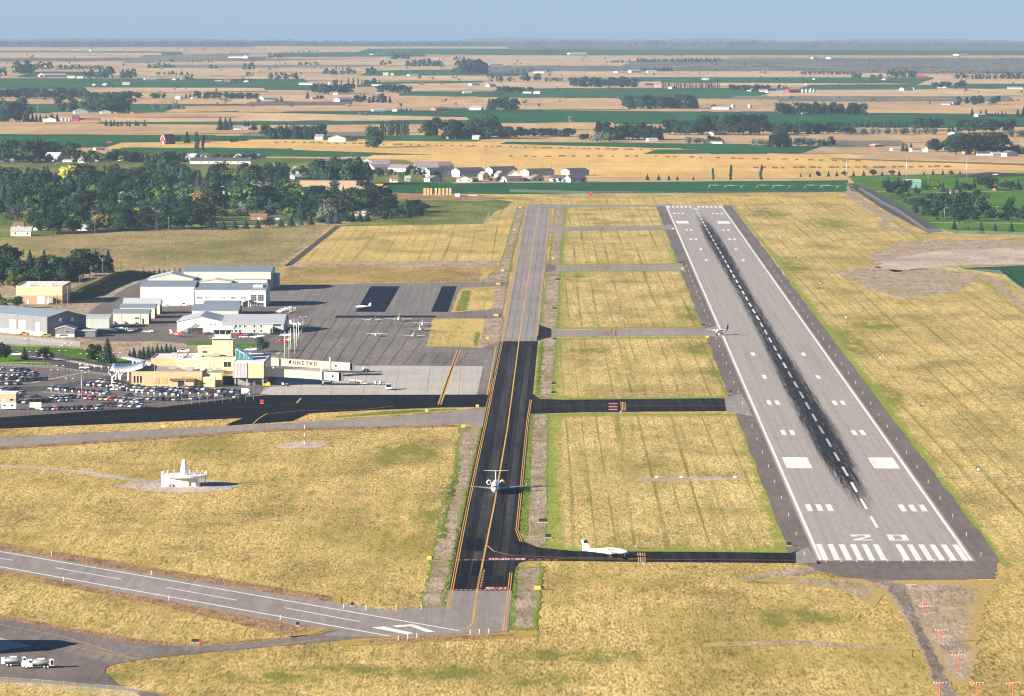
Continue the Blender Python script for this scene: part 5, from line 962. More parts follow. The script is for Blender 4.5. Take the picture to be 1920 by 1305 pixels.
for a in ((0, 48, 229, 46, 'DP', 7), (45, 112, 229, 18, 'C', 9), (110, 139, 210, 33, 'P', 2), (163, 237, 214, 38, 'PD', 8), (195, 272, 238, 15, 'C', 10), (404, 435, 245, 33, 'C', 3), (455, 482, 244, 19, 'C', 4), (0, 165, 187, 23, 'D', 19), (160, 262, 187, 17, 'D', 11), (280, 310, 186, 13, 'D', 4), (345, 365, 186, 14, 'C', 3), (366, 415, 186, 17, 'DC', 8), (420, 482, 187, 16, 'D', 8), (287, 347, 206, 12, 'W', 9), (349, 356, 270, 25, 'C', 1), (326, 338, 268, 13, 'D', 2), (361, 383, 286, 41, 'L', 3), (432, 446, 268, 9, 'D', 2),
 (8, 80, 299, 44, 'PDC', 9), (86, 136, 299, 36, 'PD', 7), (-10, 60, 305, 26, 'DPG', 8), (140, 240, 304, 24, 'DGC', 14), (240, 350, 305, 24, 'DGC', 16), (350, 480, 301, 14, 'DG', 14), (496, 606, 261, 31, 'DC', 15), (692, 715, 278, 47, 'P', 2), (714, 767, 255, 27, 'L', 14), (675, 692, 218, 10, 'W', 2), (740, 775, 211, 9, 'C', 8), (803, 858, 262, 44, 'D', 4), (870, 918, 260, 45, 'D', 4), (900, 942, 262, 27, 'D', 5), (566, 580, 187, 17, 'C', 1), (590, 608, 187, 10, 'D', 3), (665, 735, 194, 19, 'CD', 9), (590, 657, 177, 21, 'D', 12), (483, 492, 193, 10, 'W', 1), (515, 532, 193, 12, 'W', 2), (710, 770, 175, 17, 'D', 9), (620, 720, 162, 15, 'DL', 11), (912, 972, 208, 27, 'CD', 7), (935, 962, 175, 15, 'D', 4),
 (947, 982, 262, 27, 'D', 3), (980, 1072, 258, 19, 'D', 14), (1085, 1100, 266, 17, 'D', 2), (1105, 1150, 267, 20, 'GW', 4), (1120, 1240, 264, 36, 'CD', 17), (1068, 1088, 231, 17, 'W', 1), (1172, 1306, 205, 29, 'CPD', 22), (1072, 1196, 165, 23, 'PD', 17), (1240, 1350, 167, 12, 'L', 30), (960, 996, 175, 12, 'D', 4), (978, 1016, 153, 18, 'P', 4), (1368, 1440, 173, 15, 'D', 7), (1235, 1262, 253, 15, 'D', 4), (1255, 1300, 254, 31, 'D', 6), (1300, 1360, 253, 39, 'DP', 5), (1362, 1432, 255, 45, 'D', 6), (1280, 1322, 270, 16, 'W', 3), (1328, 1352, 269, 17, 'D', 3), (1406, 1442, 273, 15, 'W', 4),
 (1440, 1590, 252, 25, 'CD', 20), (1440, 1480, 277, 30, 'DC', 5), (1480, 1570, 275, 19, 'WDC', 9), (1596, 1700, 240, 16, 'C', 17), (1586, 1762, 253, 16, 'W', 16), (1714, 1760, 246, 26, 'DC', 5), (1776, 1800, 249, 16, 'C', 3), (1792, 1900, 250, 31, 'D', 8), (1892, 1935, 258, 18, 'W', 4), (1688, 1710, 286, 19, 'C', 3), (1745, 1800, 286, 27, 'D', 5), (1790, 1886, 291, 46, 'D', 8), (1886, 1935, 290, 22, 'DW', 5), (1458, 1620, 216, 25, 'CPD', 28), (1821, 1829, 218, 17, 'C', 1), (1835, 1852, 218, 18, 'C', 2), (1852, 1872, 219, 9, 'C', 5), (1874, 1888, 220, 14, 'C', 2), (1900, 1930, 220, 21, 'C', 3), (1793, 1878, 197, 19, 'DP', 6), (1745, 1806, 167, 16, 'D', 6), (1560, 1670, 166, 6, 'L', 22)):
    lb = min(LM, key=lambda q: abs(q[0] - (a[0] + a[1]) / 2) + 3 * abs(q[1] - a[2]))[2]
    if 280 < a[2] < 310 and a[0] < 400: lb = 'around the far row of houses behind the green strip'
    cluster(*a, lb)
# --- everything beyond that reads as one mass
def far_trees():
    vs = []; fs = []; rnd = random.Random(21)
    def clump(p, h, wd, n=14):
        for i in range(n):
            a = rnd.uniform(0, 6.28); z = rnd.uniform(.12, .95); r = wd * .5 * math.sin(math.pi * (.2 + .75 * z)) * rnd.uniform(.3, 1); leaf(vs, fs, (p.x + math.cos(a) * r, p.y + math.sin(a) * r, p.z + h * z), (math.cos(a), math.sin(a) * 1.0 - .4, .5 + rnd.uniform(-.4, .4)), h * rnd.uniform(.16, .3), rnd)
    for x0, x1, yb, hp, n in ((0, 12, 143, 14, 3), (28, 62, 139, 26, 7), (55, 100, 131, 15, 8), (103, 195, 131, 10, 18), (157, 178, 147, 16, 4), (182, 211, 147, 20, 6), (225, 250, 147, 18, 5), (275, 327, 128, 10, 11), (288, 360, 142, 8, 10), (342, 360, 150, 14, 3), (395, 405, 130, 9, 2), (457, 475, 131, 16, 3), (461, 477, 142, 8, 3), (430, 480, 156, 10, 8), (500, 557, 149, 13, 8), (604, 668, 140, 12, 10), (685, 705, 140, 14, 4), (735, 770, 112, 14, 6), (760, 830, 125, 14, 16), (857, 912, 139, 27, 16), (710, 735, 123, 10, 4), (845, 872, 113, 7, 4), (504, 530, 110, 10, 6), (545, 602, 98, 4, 10), (920, 962, 153, 11, 6), (1020, 1056, 153, 9, 8), (1008, 1055, 101, 8, 10), (1138, 1186, 119, 7, 10), (1190, 1352, 118, 9, 28), (1200, 1260, 135, 9, 12), (960, 1036, 137, 9, 10), (1595, 1616, 147, 13, 4), (1628, 1656, 150, 11, 5), (1664, 1720, 146, 15, 10), (1790, 1930, 149, 13, 24), (1500, 1600, 141, 8, 20), (1455, 1476, 167, 9, 4), (350, 400, 118, 6, 6), (55, 66, 109, 6, 2), (318, 328, 118, 7, 2), (560, 600, 123, 7, 8), (630, 660, 132, 6, 6)):
        for i in range(n):
            p = P(x0 + (x1 - x0) * (i + rnd.random()) / n, yb - rnd.uniform(0, .8)); h = hp * p.y / F * rnd.uniform(.65, 1.05); clump(p, h, h * rnd.uniform(.8, 1.2), 16)
    for i in range(420):
        y = 92 + 110 * rnd.random() ** 1.5; p = P(rnd.uniform(-60, 1980), y); h = rnd.uniform(3, 9); clump(p, h, h * rnd.uniform(.9, 2.4), 10)
    for i in range(1500):
        y = rnd.uniform(77.2, 88) if i % 3 else rnd.uniform(76.5, 79); x = rnd.uniform(-150, 2070); p = P(x, y + (x - 960) * .002); h = rnd.uniform(6, 20); clump(p, h, h * rnd.uniform(2, 7), 6)
    for i in range(900):
        x = rnd.uniform(1200, 2000); y = rnd.uniform(112, 140); p = P(x, y); h = rnd.uniform(1.5, 5); clump(p, h, h * 2.5, 6)
    me = bpy.data.meshes.new('far_trees'); me.from_pydata(vs, [], fs); me.update(); me.materials.append(LEAF['D'])
    return tag(obj('far_trees', me), 'distant dark trees and scrub dotted across the plain up to the horizon', kind='stuff')
far_trees()
# ------------------------------------------------------------------ houses, farms, sheds
WALLC = {'w': plain('white_siding', (0.52, 0.50, 0.46)), 'c': plain('cream_siding', (0.66, 0.57, 0.40)), 'g': plain('grey_siding', (0.40, 0.42, 0.44)), 'b': plain('blue_grey_siding_and_shade', (0.28, 0.34, 0.42)), 't': plain('tan_siding', (0.48, 0.37, 0.26)), 'r': plain('red_barn_boards', (0.36, 0.03, 0.03)), 'k': plain('brick_red_wall', (0.36, 0.14, 0.09)), 'o': plain('orange_wood', (0.62, 0.30, 0.09)), 'n': plain('green_shed_wall', (0.10, 0.26, 0.22))}
ROOFC = {'g': plain('grey_shingle', (0.20, 0.19, 0.185)), 'b': plain('brown_shingle', (0.19, 0.125, 0.095)), 'd': plain('dark_shingle', (0.075, 0.075, 0.085)), 'w': plain('white_metal_sheet', (0.40, 0.41, 0.42), 0.5), 't': plain('weathered_tan_sheet', (0.52, 0.36, 0.21)), 'p': plain('pale_grey_shingle', (0.36, 0.36, 0.37)), 'm': plain('mauve_shingle', (0.24, 0.19, 0.20))}
WN = {'w': 'white', 'c': 'cream', 'g': 'grey', 'b': 'blue-grey', 't': 'tan', 'r': 'red', 'k': 'brick', 'o': 'orange', 'n': 'green'}; RN = {'g': 'grey', 'b': 'brown', 'd': 'dark', 'w': 'white', 't': 'weathered tan', 'p': 'pale grey', 'm': 'mauve-grey'}
hrn = random.Random(31)
def house(x0, x1, yb, yt, wc='w', rc='g', axis='x', where='among the trees of the neighbourhood', name='house', cat='house', kindw='house', dep=None, rz=None, wins=2, frac=.55, lab=None, ov=.4, chim=False):
    """front from pixel x0 to x1, ridge top at row yt"""
    lb = lab or '%s %s with %s roof %s' % (WN[wc], kindw, RN[rc], where)
    if rz is None and not lab and name == 'house': rz = hrn.choice((-.5, .1, .5, .6))
    b = Bld(name, lb, cat, x0, yb, x1, RB if rz is None else rz, None if lab else '%s %s %s' % (WN[wc], kindw, where))
    Ht = b.Z(yt); D = dep or max(8.0, min(b.W * .7, 16)); h = Ht * frac; b.gable(0, b.W, 0, D, h, Ht - h, WALLC[wc], ROOFC[rc], axis, ov)
    if wins:
        b.door(b.W * .45, b.W * .45 + 1.1, min(2.1, h * .8))
        for i in range(wins): xx = b.W * (.18 + .6 * i / max(1, wins - 1)); b.win(xx, xx + 1.3, h * .4, h * .8)
    if chim: b.box('chimney', WALLC['k'], b.W * .6, b.W * .6 + .8, D * .4, D * .4 + .8, Ht - .6, Ht + .9)
    return b
# neighbourhood at the front of the wood
house(20, 58, 443, 426, 'c', 'p', lab='cream house with pale roof standing at the meadow edge of the wood', chim=True); house(24, 44, 428, 417, 'k', 'b', lab='small brick house with brown roof behind the cream house'); house(145, 168, 434, 422, 'g', 'p', lab='grey house with light roof behind the wooden fence'); house(58, 70, 432, 415, 'w', 'g', 'y', lab='white gable peeping between trees above the parked trailer', frac=.5)
house(358, 390, 411, 399, 'k', 'm', lab='brick house with mauve roof at the lawn in the wood'); house(470, 500, 412, 401, 'k', 'b', lab='long brick house with brown roof behind the row of spruces'); house(655, 690, 404, 391, 'c', 'p', lab='pale house with light hipped roof by the thick hedge'); house(398, 432, 366, 350, 'w', 'p', lab='white house with pale roof in the middle of the wood'); house(508, 530, 412, 404, 'b', 'd', lab='blue-grey house with dark roof on the lawn')
for q in ((112, 130, 372, 362, 'w', 'w'), (52, 66, 368, 358, 'w', 'g'), (232, 246, 352, 343, 'w', 'p'), (318, 342, 358, 345, 'w', 'g'), (147, 160, 416, 409, 'g', 'p'), (500, 520, 372, 364, 'g', 'p'), (420, 440, 392, 384, 'g', 'd'), (172, 190, 348, 340, 'c', 'm'), (475, 490, 352, 343, 'w', 'p'), (95, 108, 352, 344, 'c', 'g')): house(*q)
# far row of houses behind the green strip
FR = 'in the far row behind the green strip'
for q in ((12, 26, 305, 294, 'b', 'p'), (84, 110, 303, 286, 'w', 'p'), (117, 136, 304, 298, 'g', 'g'), (146, 160, 306, 293, 'w', 'g', 'y'), (174, 184, 303, 290, 'w', 'g', 'y'), (186, 202, 300, 290, 'w', 'g'), (230, 254, 302, 291, 'w', 'b', 'y'), (272, 286, 304, 290, 't', 'k' if 0 else 'b'), (334, 364, 304, 288, 'b', 'p'), (436, 458, 299, 288, 'w', 'm', 'y'), (452, 470, 298, 290, 'g', 'm'), (482, 498, 298, 289, 'w', 'b', 'y'), (180, 196, 282, 276, 'w', 'm'), (376, 392, 296, 287, 'g', 'd')): house(*q, where=FR)
house(356, 470, 308, 296, 'w', 'd', dep=14, wins=6, lab='very long low white stable with dark roof and railings', name='stable', cat='stable')
# apartments and town houses beyond the wood
APT = 'in the estate before the grain field'
for q in ((505, 525, 322, 306, 'w', 'p', 'y'), (523, 545, 324, 310, 'w', 'm', 'y'), (552, 572, 324, 312, 'w', 'm', 'y'), (605, 650, 308, 298, 'w', 'm'), (678, 695, 306, 297, 'w', 'm', 'y'), (697, 730, 312, 299, 'g', 'm'), (660, 700, 318, 307, 'g', 'm'), (702, 745, 322, 308, 'c', 'm'), (727, 762, 322, 309, 'b', 'm'), (768, 782, 322, 312, 'w', 'm', 'y'), (778, 822, 322, 303, 'b', 'm'), (820, 850, 318, 304, 'w', 'm'), (732, 746, 342, 329, 'c', 'b'), (760, 770, 340, 330, 'b', 'p'), (545, 560, 330, 322, 'w', 'w'), (552, 566, 336, 328, 'w', 'p'), (662, 676, 332, 323, 'w', 'p'), (672, 684, 338, 328, 'w', 'w')): house(*q, where=APT, wins=3)
for x0, x1, yb, yt in ((800, 856, 332, 315), (856, 918, 332, 315), (918, 978, 330, 313), (986, 1048, 330, 317), (1062, 1111, 330, 316)):
    lb = 'long two-storey apartment block with dark roof and end wall coloured sunlit white before the grain field'
    b = Bld('apartment_block', lb, 'apartments', x0 + 6, yb, x1, .6, group='apartment blocks before the grain field'); b.W *= .85; Ht = b.Z(yt); b.gable(0, b.W, 0, 14, Ht * .68, Ht * .32, WALLC['b'], ROOFC['d'])  # shade put into the blue-grey wall colour, sunlight into the white end
    b.box('sun_painted_end_wall', WALLC['w'], -.25, -.03, 0.1, 13.9, 0, Ht * .68)
    for i in range(8): b.win(b.W * (.04 + i * .12), b.W * (.04 + i * .12) + 1.4, Ht * .4, Ht * .58)
for q in ((806, 830, 341, 330, 'w', 'g', 'y'), (858, 882, 342, 330, 'w', 'm', 'y'), (885, 898, 341, 331, 'c', 'b', 'y'), (905, 918, 337, 322, 'w', 'm', 'y'), (934, 948, 336, 321, 'w', 'm', 'y'), (955, 975, 338, 319, 'w', 'm', 'y'), (950, 982, 341, 331, 'w', 'b'), (978, 1000, 340, 331, 'b', 'p'), (1000, 1020, 340, 328, 'w', 'b', 'y'), (1030, 1056, 340, 329, 'b', 'd'), (1052, 1066, 340, 328, 'w', 'b', 'y'), (1070, 1100, 342, 329, 'g', 'd')): house(*q, where='in the front row before the green crop', wins=2)
# timber yard
b = house(560, 684, 357, 341, 't', 't', dep=60, wins=0, frac=.15, lab='long low tan potato cellar with weathered sheet roof', name='potato_cellar', cat='shed'); b.side('cellar_door', M_DARK, b.W, 24, 36, 0.05, 4.5); b = house(558, 660, 371, 364, 't', 't', dep=20, wins=0, frac=.4, lab='lower tan lean-to shed in front of the potato cellar', name='lean_to_shed', cat='shed')
b = Bld('crate_stack', 'stacked orange wooden crates piled beside the potato cellar', 'crates', 700, 355, 728)
for i in range(7):
    for j in range(3 if i < 5 else 2): b.box('crate', WALLC['o'], i * 1.75, i * 1.75 + 1.6, 0, 9, j * 1.6, j * 1.6 + 1.55)
for i, x in enumerate((794, 800, 806, 815, 822, 829, 836, 842)):
    b = Bld('crate_stack', 'tower of orange wooden crates on the dirt yard', 'crates', x, 366, x + 4, group='towers of crates on the dirt yard')
    for j in range(4): b.box('crate', WALLC['o'] if (i + j) % 3 else WALLC['t'], 0, b.W, 0, 3.0, j * 1.5, j * 1.5 + 1.44)
house(853, 862, 369, 363, 'w', 'w', wins=0, lab='white box trailer parked on the dirt yard', name='box_trailer', cat='trailer', frac=.95)
house(878, 896, 367, 362, 't', 'd', wins=0, lab='low brown shed on the dirt yard behind the fence', name='shed', cat='shed', frac=.6)
# park buildings
b = house(1695, 1727, 352, 337, 'n', 'p', dep=26, wins=0, frac=.7, lab='green park shed with light roof among the trees', name='park_shed', cat='shed'); house(1781, 1797, 363, 357, 'o', 'b', wins=0, lab='small orange-roofed shelter on the park lawn', name='park_shelter', cat='shelter')
b = house(1862, 1870, 357, 347, 'o', 'b', wins=0, lab='yellow playground slide tower in the park', name='slide_tower', cat='playground', dep=5, frac=.7)
# barns and farms on the plain
b = Bld('red_barn', 'tall red gambrel barn with white-edged front and dark roof in the green field', 'barn', 301, 271, 310, -.5); D = 22; Wd = b.W
prof = [(0, 0), (Wd, 0), (Wd, 5.2), (Wd * .86, 8.6), (Wd * .5, 11.2), (Wd * .14, 8.6), (0, 5.2)]
MB().prism(prof, 0, D, 'y').build('wall', WALLC['r'], b.o); MB().prism([(-.3, 5.0), (Wd * .14, 8.7), (Wd * .5, 11.35), (Wd * .86, 8.7), (Wd + .3, 5.0), (Wd + .3, 5.4), (Wd * .86, 9.0), (Wd * .5, 11.7), (Wd * .14, 9.0), (-.3, 5.4)], .2, D + .4, 'y').build('roof', ROOFC['d'], b.o)
for i in range(2, 6): MB().tube((prof[i][0], -.05, prof[i][1]), (prof[i + 1][0], -.05, prof[i + 1][1]), .28, n=5).build('edge_board', M_TRIM, b.o)
b.box('barn_door', M_TRIM, Wd * .35, Wd * .65, -.12, -.03, 0.05, 3.4)
house(377, 392, 269, 263, 'r', 'd', wins=0, lab='low red shed beside the columnar poplars', name='shed', cat='shed'); house(200, 210, 269, 265, 'r', 'b', wins=0, lab='tiny red shed in the green field near the red barn', name='shed', cat='shed')
house(135, 148, 229, 217, 'r', 'd', wins=0, lab='small red barn beside the round grain bins', name='barn', cat='barn'); house(148, 186, 229, 222, 'k', 'b', wins=0, lab='long low red cattle shed behind the grain bins', name='shed', cat='shed'); house(80, 105, 229, 220, 'w', 'w', 'y', wins=0, lab='white open machine shed by the dark spruces', name='shed', cat='shed')
def bins(lst, where):
    for x, yb, wp, hp in lst:
        p = P(x, yb); s_ = F / p.y; c = thing('grain_bin', 'round galvanised grain bin ' + where, 'grain bin', p, 0, 'grain bins ' + where); r = wp / s_ / 2; h = hp / s_; MB().tube((0, 0, 0), (0, 0, h * .72), r, n=16).build('wall', M_STEEL, c); MB().tube((0, 0, h * .72 + .01), (0, 0, h), r * 1.03, r * .1, n=16).build('roof', M_STEEL, c)
bins(((117, 229, 6, 9), (124, 229, 6, 8), (130, 229, 5, 8)), 'beside the small red barn'); bins(((1374, 204, 8, 9), (1406, 204, 8, 9)), 'beside the white machine sheds'); bins(((1505, 175, 6, 9), (1512, 175, 6, 9), (1520, 175, 6, 10), (1526, 175, 6, 9)), 'of the red and white farm'); bins(((1190, 136, 5, 6), (1196, 136, 5, 6)), 'of the far scrub farm')
FF = 'of a far farm among the fields'
def farm(lst):
    for q in lst:
        x0, x1, yb, yt, wc, rc = q[:6]
        house(x0, x1, yb, yt, wc, rc, q[6] if len(q) > 6 else 'x', where=FF, name='farm_building', cat='farm building', kindw='building', wins=0, frac=.6, rz=hrn.choice((-.3, 0, .3, .6, .9)), dep=max(10, min(30, (x1 - x0) / S(yb) * .6)))
farm(((140, 164, 214, 205, 'g', 'w', 'y'), (190, 208, 214, 207, 'w', 'w', 'y'), (219, 226, 214, 210, 'r', 'b'), (250, 264, 214, 210, 'r', 'b'), (83, 124, 145, 138, 'w', 'w'), (76, 83, 145, 140, 'r', 'b'), (126, 140, 147, 142, 'w', 'w'), (142, 156, 147, 143, 'w', 'p'), (272, 293, 150, 146, 'w', 'w'), (229, 243, 160, 154, 'g', 'p'), (199, 206, 161, 156, 'w', 'w', 'y'), (179, 187, 161, 157, 'w', 'g'), (329, 336, 151, 147, 'w', 'g'), (340, 348, 150, 147, 'w', 'g'), (403, 416, 153, 150, 'w', 'm'), (420, 432, 154, 149, 'k', 'b'), (456, 466, 155, 150, 'w', 'g', 'y'), (328, 338, 186, 180, 'w', 'w'), (338, 350, 187, 183, 'w', 'p'), (360, 366, 186, 182, 'c', 'w'), (428, 457, 109, 105, 'w', 'w'), (464, 500, 110, 104, 'w', 'w'), (170, 192, 97, 92, 'w', 'w'), (142, 150, 96, 93, 'w', 'w'), (437, 452, 244, 238, 'w', 'g'), (452, 470, 244, 237, 'k', 'm'), (0, 12, 129, 124, 'w', 'w'), (25, 40, 130, 126, 'w', 'p'), (86, 100, 127, 121, 'w', 'w'),
 (494, 517, 188, 181, 'w', 'w'), (586, 596, 187, 182, 'k', 'm'), (610, 630, 187, 183, 'k', 'm'), (637, 662, 192, 183, 'w', 'w'), (560, 586, 160, 155, 'w', 'w'), (618, 633, 160, 154, 'w', 'w'), (624, 634, 178, 174, 'w', 'w'), (696, 714, 162, 158, 'w', 'w'), (733, 755, 162, 160, 'w', 'w'), (708, 714, 175, 173, 'w', 'w'), (745, 752, 174, 166, 'w', 'g', 'y'), (718, 728, 142, 136, 'w', 'w'), (732, 738, 142, 137, 'w', 'w'), (768, 785, 143, 139, 'w', 'p'), (800, 828, 111, 109, 'w', 'w'), (918, 943, 123, 119, 'w', 'w'), (885, 900, 161, 156, 'w', 'w'), (918, 930, 164, 157, 'w', 'w'), (870, 885, 176, 171, 'w', 'w'), (700, 722, 210, 204, 'g', 'p'), (745, 760, 210, 204, 'w', 'w'), (817, 850, 208, 202, 'k', 'b'), (850, 875, 207, 201, 'w', 'p'), (880, 902, 207, 200, 'g', 'p'), (590, 605, 263, 252, 'c', 'm'), (700, 725, 103, 101, 'w', 'w'),
 (615, 648, 267, 254, 'w', 'w', 'y'), (648, 669, 265, 257, 'g', 'd'), (842, 885, 261, 247, 'k', 'd'), (885, 898, 262, 254, 'w', 'w'), (1068, 1101, 103, 98.5, 'w', 'w'), (1158, 1182, 137, 133.5, 'w', 'w'), (1184, 1204, 137, 131, 'g', 'p'), (1215, 1232, 137, 132, 'w', 'w'), (1316, 1330, 151, 146, 'w', 'w'), (980, 996, 176, 172, 'w', 'w'), (1000, 1012, 177, 171, 'w', 'w'), (1230, 1240, 247, 241, 'w', 'w'), (1338, 1364, 254, 247, 'w', 'b'), (1216, 1234, 266, 259, 'w', 'w'), (1152, 1163, 263, 256, 'c', 'm'), (1318, 1330, 269, 262, 'w', 'd'), (1330, 1354, 269, 263, 'c', 'd'), (1334, 1345, 204, 195, 'k', 'm', 'y'), (1334, 1366, 206, 200, 'w', 'w'), (1260, 1268, 168, 161, 'w', 'g', 'y'), (1210, 1226, 161, 156, 'r', 'w'), (1226, 1240, 165, 160, 'k', 'p'), (1408, 1418, 172, 166, 'w', 'm', 'y'), (1424, 1440, 173, 167, 'w', 'm'), (1000, 1020, 138, 133, 'w', 'w'),
 (1440, 1466, 175, 171, 'w', 'w'), (1456, 1480, 174, 167, 'g', 'd'), (1480, 1504, 175, 167, 'r', 'm'), (1504, 1523, 215, 209, 'w', 'w'), (1695, 1714, 171, 164, 'w', 'g'), (1714, 1722, 169, 164, 'g', 'g'), (1798, 1822, 105, 101, 'w', 'w'), (1525, 1536, 111, 107, 'g', 'p'), (1558, 1584, 111, 107, 'g', 'p'), (1766, 1782, 197, 192, 'w', 'g'), (1787, 1802, 197, 190, 'w', 'g', 'y'), (1716, 1740, 146, 140, 'r', 'b', 'y'), (1660, 1668, 151, 147, 'w', 'w'), (1834, 1850, 220, 213, 'w', 'p'), (1512, 1520, 160, 156, 'g', 'p'), (1528, 1536, 150, 147, 'c', 'g'), (1710, 1728, 285, 277, 'w', 'm'), (1730, 1740, 286, 274, 'w', 'g', 'y'), (1674, 1690, 284, 277, 'g', 'p'), (1630, 1640, 275, 271, 'r', 'w'), (1644, 1656, 275, 270, 'r', 'w'), (1811, 1822, 290, 280, 'w', 'g', 'y'), (1832, 1862, 292, 285, 'w', 'd'), (1862, 1888, 293, 286, 'b', 'p'), (1888, 1910, 294, 283, 'w', 'b', 'y'), (1790, 1806, 253, 247, 'g', 'g'), (1890, 1918, 168, 163, 'w', 'w'), (1760, 1775, 165, 161, 'w', 'w')))
# --- earth bank beside the hangar road
def bank():
    ridge = [P(x, y) for x, y in ((128, 562), (150, 556), (178, 543), (205, 530), (240, 521), (285, 516))]; n = len(ridge); prof = [(-16, 0), (-4, 3.4), (0, 4.4), (3.0, 3.6), (11, 0)]; vs = []; rnd = random.Random(4)
    for i, p in enumerate(ridge):
        d = (ridge[min(n - 1, i + 1)] - ridge[max(0, i - 1)]).normalized(); r = Vector((d.y, -d.x, 0)); e = .35 if i in (0, n - 1) else 1
        for u, z in prof: vs.append(p + r * u * .9 + Vector((0, 0, .24 + z * e * rnd.uniform(.9, 1.1))))
    k = len(prof); mb = MB().add(vs, [(i * k + j, i * k + j + 1, (i + 1) * k + j + 1, (i + 1) * k + j) for i in range(n - 1) for j in range(k - 1)])
    return tag(mb.build('earth_bank', grass('bank_weeds', [(0.05, 0.055, 0.025), (0.10, 0.10, 0.04), (0.18, 0.15, 0.07)], green=(0.05, 0.07, 0.025), dark=.5)), kind='structure')
bank()
# ------------------------------------------------------------------ aircraft (nose towards local -y, ground at z = 0)
M_AW = plain('white_aircraft_paint', (0.76, 0.76, 0.74), 0.25, var=0.05, spec=.5); M_AG = plain('grey_aircraft_metal', (0.35, 0.36, 0.38), 0.3, .3); M_TYRE = plain('tyre_rubber', (0.02, 0.02, 0.02)); M_PURP = plain('purple_tail_paint', (0.035, 0.012, 0.07), 0.3); M_REDA = plain('red_stripe_paint', (0.40, 0.015, 0.03), 0.3); M_NAVY = plain('navy_paint', (0.02, 0.022, 0.045), 0.3)
def fuselage(c, secs, m, name='fuselage', n=16):
    rings = []
    for y, z, rw, rh in secs: rings.append([(rw * math.sin(2 * math.pi * i / n), y, z + rh * math.cos(2 * math.pi * i / n)) for i in range(n)])
    return MB().loft(rings).build(name, m, c)
def panel(x0, y0, z0, c0, x1, y1, z1, c1, t0, t1):   # tapered flying surface from root to tip, lying flat
    def ring(x, y, z, c, t): return [(x, y, z), (x, y + c * .3, z + t / 2), (x, y + c, z), (x, y + c * .3, z - t / 2)]
    return MB().loft([ring(x0, y0, z0, c0, t0), ring(x1, y1, z1, c1, t1)], smooth=False)
def fin_panel(y0, z0, c0, y1, z1, c1, t):
    def ring(y, z, c, w_): return [(0, y, z), (w_, y + c * .35, z), (0, y + c, z), (-w_, y + c * .35, z)]
    return MB().loft([ring(y0, z0, c0, t), ring(y1, z1, c1, t * .6)], smooth=False)
def wheel(c, x, y, r, w_=.2, leg=None):
    g = MB().tube((x, y, r), (x, y, leg), .07, n=6).build('gear_leg', M_AG, c); MB().tube((x - w_ / 2, y, r), (x + w_ / 2, y, r), r, n=12, smooth=False).build('wheel', M_TYRE, g)
def prop(c, y, z, r, n, x=0.0):
    h = MB().tube((x, y - .25, z), (x, y + .15, z), .05, .16, 8).build('spinner', M_AG, c)
    for i in range(n):
        a = 2 * math.pi * i / n + .4; d = Vector((math.sin(a), 0, math.cos(a))); MB().tube(Vector((x, y - .05, z)) + d * .1, Vector((x, y - .05, z)) + d * r, .09, .05, 4).build('blade', M_DARK, h)
def jet(label, px, rz):
    c = thing('regional_jet', label, 'airplane', P(*px), rz)
    f = fuselage(c, [(-2.3, 1.75, .06, .06), (-2.0, 1.78, .4, .38), (-1.2, 1.88, .82, .8), (0, 2.02, 1.14, 1.15), (1.6, 2.12, 1.33, 1.33), (3, 2.15, 1.36, 1.36), (15, 2.15, 1.36, 1.36), (18.5, 2.4, 1.05, 1.05), (21.5, 2.75, .6, .6), (24.2, 3.0, .12, .2)], M_AW)
    AA = [math.radians(-58 + 11.6 * i) for i in range(11)]
    MB().loft([[(.86 * math.sin(a), -1.3, 1.87 + .84 * math.cos(a)) for a in AA], [(1.1 * math.sin(a), -.35, 1.98 + 1.1 * math.cos(a)) for a in AA]], caps=False).build('windscreen', G_DARK, f)
    MB().box(1.32, 1.42, 3.0, 3.9, 1.5, 3.1).build('cabin_door', M_NAVY, f)
    for s_ in (-1, 1):
        w_ = panel(s_ * 1.1, 7.8, 1.35, 5.0, s_ * 10.3, 11.9, 2.0, 1.4, .5, .16).build('wing', M_AG, c); MB().loft([[(s_ * 10.3, 11.9, 2.0), (s_ * 10.34, 12.4, 2.0), (s_ * 10.3, 13.3, 2.0), (s_ * 10.26, 12.4, 2.0)], [(s_ * 10.75, 12.7, 3.1), (s_ * 10.77, 12.9, 3.1), (s_ * 10.75, 13.3, 3.1), (s_ * 10.73, 12.9, 3.1)]], smooth=False).build('winglet', M_AW, w_)
        e = MB().loft([[(s_ * 2.25 + r * math.sin(q), y, 2.95 + r * math.cos(q)) for q in [2 * math.pi * i / 16 for i in range(16)]] for y, r in ((14.0, .62), (14.0, .74), (14.5, .82), (16.5, .8), (18.2, .5))], caps=True).build('engine', M_AW, c); MB().tube((s_ * 2.25, 13.96, 2.95), (s_ * 2.25, 14.1, 2.95), .6, n=16).build('intake', M_DARK, e); MB().box(min(s_ * 1.1, s_ * 1.6), max(s_ * 1.1, s_ * 1.6), 14.8, 17, 2.7, 3.0).build('pylon', M_AW, e)
        panel(s_ * .1, 21.6, 6.15, 2.2, s_ * 4.2, 23.2, 6.2, 1.1, .22, .1).build('tailplane', M_AW, c)
        for dx in (-.2, .2): wheel(c, s_ * 1.6 + dx, 11.2, .42, .22, 1.4)
    fin_panel(17.8, 3.2, 4.6, 21.4, 6.25, 2.6, .2).build('fin', M_AW, c); wheel(c, -.16, 0, .3, .16, 1.2); wheel(c, .16, 0, .3, .16, 1.2); return c
